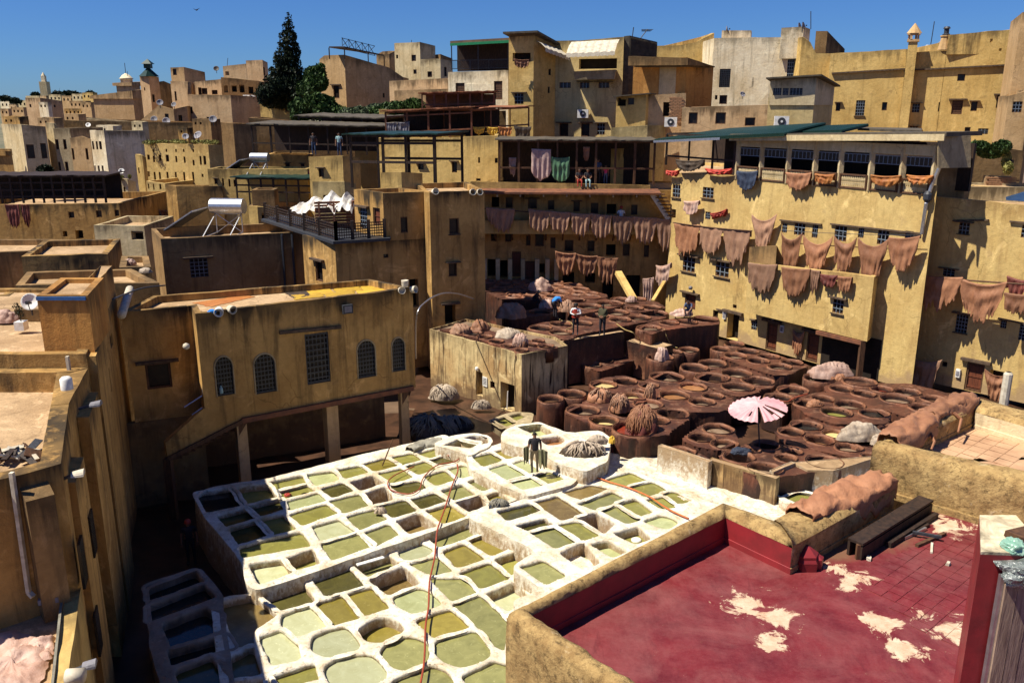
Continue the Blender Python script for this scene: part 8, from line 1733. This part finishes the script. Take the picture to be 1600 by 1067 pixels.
# flood lamps and pots on the left roofs
def lamp(label, x, y, Yd, ang, s=.3, mat='whitep'):
    c = ZY(x,y,Yd); t = thing('flood_lamp', label, 'lamp', c); d = Vector((math.cos(ang),math.sin(ang),0)); m = MB(); K = 8; vs = []; 
    n = Vector((-d.y,d.x,0))
    for k in range(K+1):
        a_ = math.pi*k/K; 
        for q in (-1,1): vs.append(c+d*s*.8*q*.5*1.2+n*s*.5*math.cos(a_)+Vector((0,0,s*.5*math.sin(a_)*(1 if q > 0 else .6))))
    fs = [(2*k,2*k+1,2*k+3,2*k+2) for k in range(K)]+[tuple(range(0,2*K+2,2)),tuple(range(1,2*K+2,2))[::-1],(0,1,2*K+1,2*K)]; m.add(vs,fs); m.make('housing', M[mat], t, False)
    m = MB(); m.beam(c-d*s*.5, c-d*s*1.6-Vector((0,0,.08)), .06); m.make('bracket', M['iron'], t)
lamp('white curved flood lamp on the alley facade, upper one', 150, 633, 21.2, .15, .27, 'cgrey'); lamp('cream flood lamp on the rubble roof corner', 122, 742, 17.8, .3, .27, 'canvas'); lamp('pale flood lamp at the bottom left near the pink hides', 140, 1040, 13.6, .3, .24, 'cgrey')
t = thing('bucket_lamp', 'cream bucket-shaped lamp at the bottom left corner parapet', 'lamp', ZY(118,1058,13.2)); m = MB(); c = ZY(118,1056,13.2); m.tube([c-Vector((.16,0,0)), c+Vector((.14,.03,0))], .13, 14); m.make('housing', M['canvas'], t, True)
def pot(label, c, r, h, mat='canvas', tilt=(0,0,0), dark=True):
    t = thing('pot', label, 'pot', c); mt = Matrix.Translation(c) @ Matrix.Rotation(tilt[2],4,'Z') @ Matrix.Rotation(tilt[0],4,'X'); m = MB(); m.lathe((0,0,0), [(.01,0),(r*.8,.005),(r*.95,h*.3),(r,h*.85),(r*1.05,h),(r*.9,h),(r*.85,h*.6),(.01,h*.5)], 16); m.v = [mt @ v for v in m.v]; m.make('body', M[mat], t, True)
pot('white drum lying on its side at the left corner of the arched house roof', ha(343,484,-.15)+Vector((0,0,.0)), .17, .3, 'whitep', (R(100),0,R(10))); pot('second cream drum lying beside it on the arched house roof', ha(358,482,-.15), .16, .28, 'canvas', (R(95),0,R(50)))
for x,y,l_,rz_ in ((626,452,'leftmost of the cream jars at the right corner of the arched house roof',R(20)),(633,447,'upright cream jar in the middle of the roof corner group',0),(641,451,'rightmost cream jar at the roof corner',R(60))):
    pot(l_, ha(x,y+4,-.12)+Vector((0,0,.06)), .15, .3, 'canvas', (R(80) if rz_ else 0,0,rz_))
for x,y,l_ in ((677,296,'round cream jar on the tall tower parapet'),(735,297,'left cream jar at the right end of the tower parapet'),(746,297,'right cream jar at the end of the tower parapet')):
    pot(l_, htf(x,y+5,.7), .17, .34, 'canvas', (R(75),0,R(30)))
c = ha(331,487,-.1); crumple('plastic_bag', 'bright blue plastic bag at the left roof corner of the arched house', 'bag', c, .13, (1.2,.8,.6), 'bluec', 4)
c = ha(352,610,.03); m = MB(); m.lathe(Vector((ha(346,613,.02).x,ha(346,613,.02).y,ha(346,614,.02).z)), [(.07,0),(.07,.18),(.03,.24),(.03,.3)], 10); tag(m.make('bottle', M['tealc'], origin=c), 'pale blue bottle on the sill of the leftmost arched window', 'bottle')
c = ha(543,483,.15); t = thing('flood_lamp', 'black square flood lamp high on the arched-window house', 'lamp', c); m = MB(); m.box(c,(.42,.14,.36),rz=math.atan2(ua.y,ua.x)); m.make('housing', M['iron'], t); m = MB(); m.box(c+na*.08,(.3,.02,.24),rz=math.atan2(ua.y,ua.x)); m.make('glass', M['cgrey'], t)
c = P(50,508,7.0); t = thing('flower_pot', 'white square flower pot with a scraggly dark plant on the sunlit roof', 'plant pot', c+Vector((0,-.6,0))); b = c+Vector((.0,-.6,.14)); m = MB(); m.box(b,(.3,.3,.28)); m.make('pot', M['whitep'], t); m = MB(); m.tube([b,b+Vector((.02,0,.5)),b+Vector((-.03,0,.75))], .015, 5); m.make('stem', M['bark'], t); crown('leaves', t, [(b.x,b.y,b.z+.45,.14,.12,.25),(b.x-.08,b.y,b.z+.65,.12,.1,.1)], 220, .035, 'cyp', 3)
def dpipe(label, pts, w, mat='cream'):
    m = MB()
    for a_, b_ in zip(pts, pts[1:]): m.beam(a_, b_, w, w*.8)
    tag(m.make('downpipe', M['canvas'], origin=pts[0]), label, 'downpipe')
dpipe('square cream downpipe under the flower-pot roof edge', [V3(ZY(104,540,23.9).x,23.85,7.0), V3(ZY(104,540,23.9).x,23.85,6.0)], .1)
LA_, LB_ = P(0,747,6.4), P(95,724,6.4); ul = (LB_-LA_).normalized(); nl = Vector((ul.y,-ul.x,0))
def hl(x, y, o=0.): return hit(x, y, LA_+nl*o, LB_+nl*o)
dpipe('long square cream downpipe on the brown wall below the rubble roof', [hl(18,738,.1), hl(45,925,.1), hl(52,932,.2)], .1)
b0_, b1_ = hl(40,784,.42), hl(85,772,.42); zb_ = 2.95; b1_.z = b0_.z
t = thing('buttress', 'tall stained buttress with a rough top against the brown wall', 'buttress', Vector((b0_.x,b0_.y,zb_)))
vs, fs, gr, dm = [], [], [], []; facade(b0_, b1_, b0_.z, b0_.z, zb_, [], .5, vs, fs, gr, dm); k0 = len(vs)
for q, dz in ((b0_,0),(b1_,0),(b1_-nl*.46,.18),(b0_-nl*.46,.18)): vs.append(q+Vector((0,0,dz)))
for q in (b0_, b0_-nl*.46, b1_, b1_-nl*.46): vs.append(Vector((q.x,q.y,zb_)))
fs += [(k0,k0+1,k0+2,k0+3),(k0+5,k0+4,k0,k0+3),(k0+6,k0+7,k0+2,k0+1)]
obj('body', vs, fs, M['brown'], t, attrs={'grime':[max(.3,q) for q in gr]+[.8]*8,'damp_or_highlight':dm+[0.]*8})
# debris on the rubble roof
rg = random.Random(3)
for k in range(22):
    x, y = rg.uniform(0,70), rg.uniform(700,722); c = P(x,y,ZR2-.4)+Vector((0,-.1,.08*rg.random()+.05)); m = MB(); m.box((0,0,0),(rg.uniform(.15,.6),rg.uniform(.04,.25),rg.uniform(.02,.06)),rz=rg.uniform(0,3),rx=rg.uniform(-.7,.7),ry=rg.uniform(-.5,.5)); o = m.make('scrap_board', M[rg.choice(['wood','woodd','iron','canvas'])], origin=(0,0,0)); o.location = c
    tag(o, 'scrap board in the jumbled pile at the corner of the rubble roof', 'scrap', 'scrap boards piled at the corner of the rubble roof')
c = P(105,608,6.9); m = MB(); m.lathe(c, [(.01,.34),(.1,.33),(.15,.28),(.15,0)], 14); tag(m.make('vent', M['whitep'], smooth=True, origin=c), 'white rounded vent cap on the curved parapet of the rubble roof', 'vent')
m = MB(); a_, b_ = P(92,935,3.45), P(60,940,3.45); m.beam(b_,a_,.12,.12); tag(m.make('beam', M['cgrey'], origin=a_), 'short grey beam across the corner of the nearest left roof', 'beam')
m = MB(); a_, b_ = P(96,940,3.34), P(82,1067,3.34); m.beam(a_,b_+(b_-a_)*.8,.05,.04); tag(m.make('metal_strip', M['hideg'], origin=a_), 'pale perforated metal strip along the nearest left parapet', 'metal strip')
m = MB(); a_, b_ = P(199,500,7.2), P(196,470,7.4); c0_ = P(190,500,zr0+.2); m.tube([P(190,492,zr0+.05), P(203,452,zr0+.25)], .16, 10); tag(m.make('clay_pipe', M['canvas'], smooth=True, origin=a_), 'fat clay pipe stub at the left corner of the arched-window house roof', 'pipe')
hose('black cable sagging across the gap left of the arched-window house', [P(176,468,8),ZY(200,458,30),ZY(225,450,31),ZY(258,446,32)], .03, 'iron', 'cable')
hose('thin dark cable on the box balcony side of the olive house', [ZY(922,110,78),ZY(920,140,78),ZY(921,170,78),ZY(926,205,78)], .04, 'iron', 'cable')
c = ZY(291,541,28.5); m = MB(); m.lathe(c, [(.01,.12),(.1,.07),(.12,0),(.1,-.07),(.01,-.12)], 12); tag(m.make('globe_lamp', M['canvas'], smooth=True, origin=c), 'small round wall lamp left of the arched windows', 'lamp')
for x,y,l_ in ((1079,450,'small round lamp over the upper left door of the yellow building'),(1208,497,'small round lamp over the middle red-brown door')):
    c = hy(x,y,.25); m = MB(); m.lathe(c, [(.01,.14),(.12,.08),(.14,0),(.1,-.1),(.01,-.12)], 10); tag(m.make('globe_lamp', M['cgrey'], smooth=True, origin=c), l_, 'lamp')
c = hr(1411,518,.25); m = MB(); m.lathe(c, [(.01,.14),(.12,.08),(.14,0),(.1,-.1),(.01,-.12)], 10); tag(m.make('globe_lamp', M['cgrey'], smooth=True, origin=c), 'round lamp over the door of the second yellow building', 'lamp')
for x,y,l_,f_ in ((1222,514,'small white framed meter box beside the middle red-brown door',hy),(1497,583,'white rounded meter box beside the right door',hr),(1132,493,'pale meter box left of the black doorway',hy)):
    c = f_(x,y,.06); m = MB(); m.box(c,(.22,.1,.42),rz=math.atan2(uy.y,uy.x)); t = thing('meter_box', l_, 'meter box', c); m.make('box', M['whitep'], t); m = MB(); m.box(c+ny_*.06,(.15,.02,.25),rz=math.atan2(uy.y,uy.x)); m.make('glass', M['cgrey'], t)
sb1 = MB(); c = hy(1195,395,.35)
bxq, _ = block('brown_box', 'dark brown timber box room under the lone swagged hide', 'box room', None, 0, None, 'hider' if 0 else 'brown', world=[hy(1171,386,.9), hy(1214,384,.9)], back=[hy(1214,384,.0), hy(1171,386,.0)], zb=hy(1190,412,.9).z, par=.05, pth=.05)
c = ZY(307,16,120); m = MB(); m.add([c+Vector((-.5,0,.2)), c+Vector((0,.15,0)), c+Vector((.5,0,.25)), c+Vector((0,-.15,.02)), c+Vector((0,0,-.12)), c+Vector((0,.45,0))], [(0,1,4),(0,4,3),(2,3,4),(2,4,1),(0,3,1),(2,1,3),(1,5,4)]); tag(m.make('bird', M['iron'], origin=c), 'tiny dark bird high in the sky at the upper left', 'bird')
c = ZY(336,101,125)
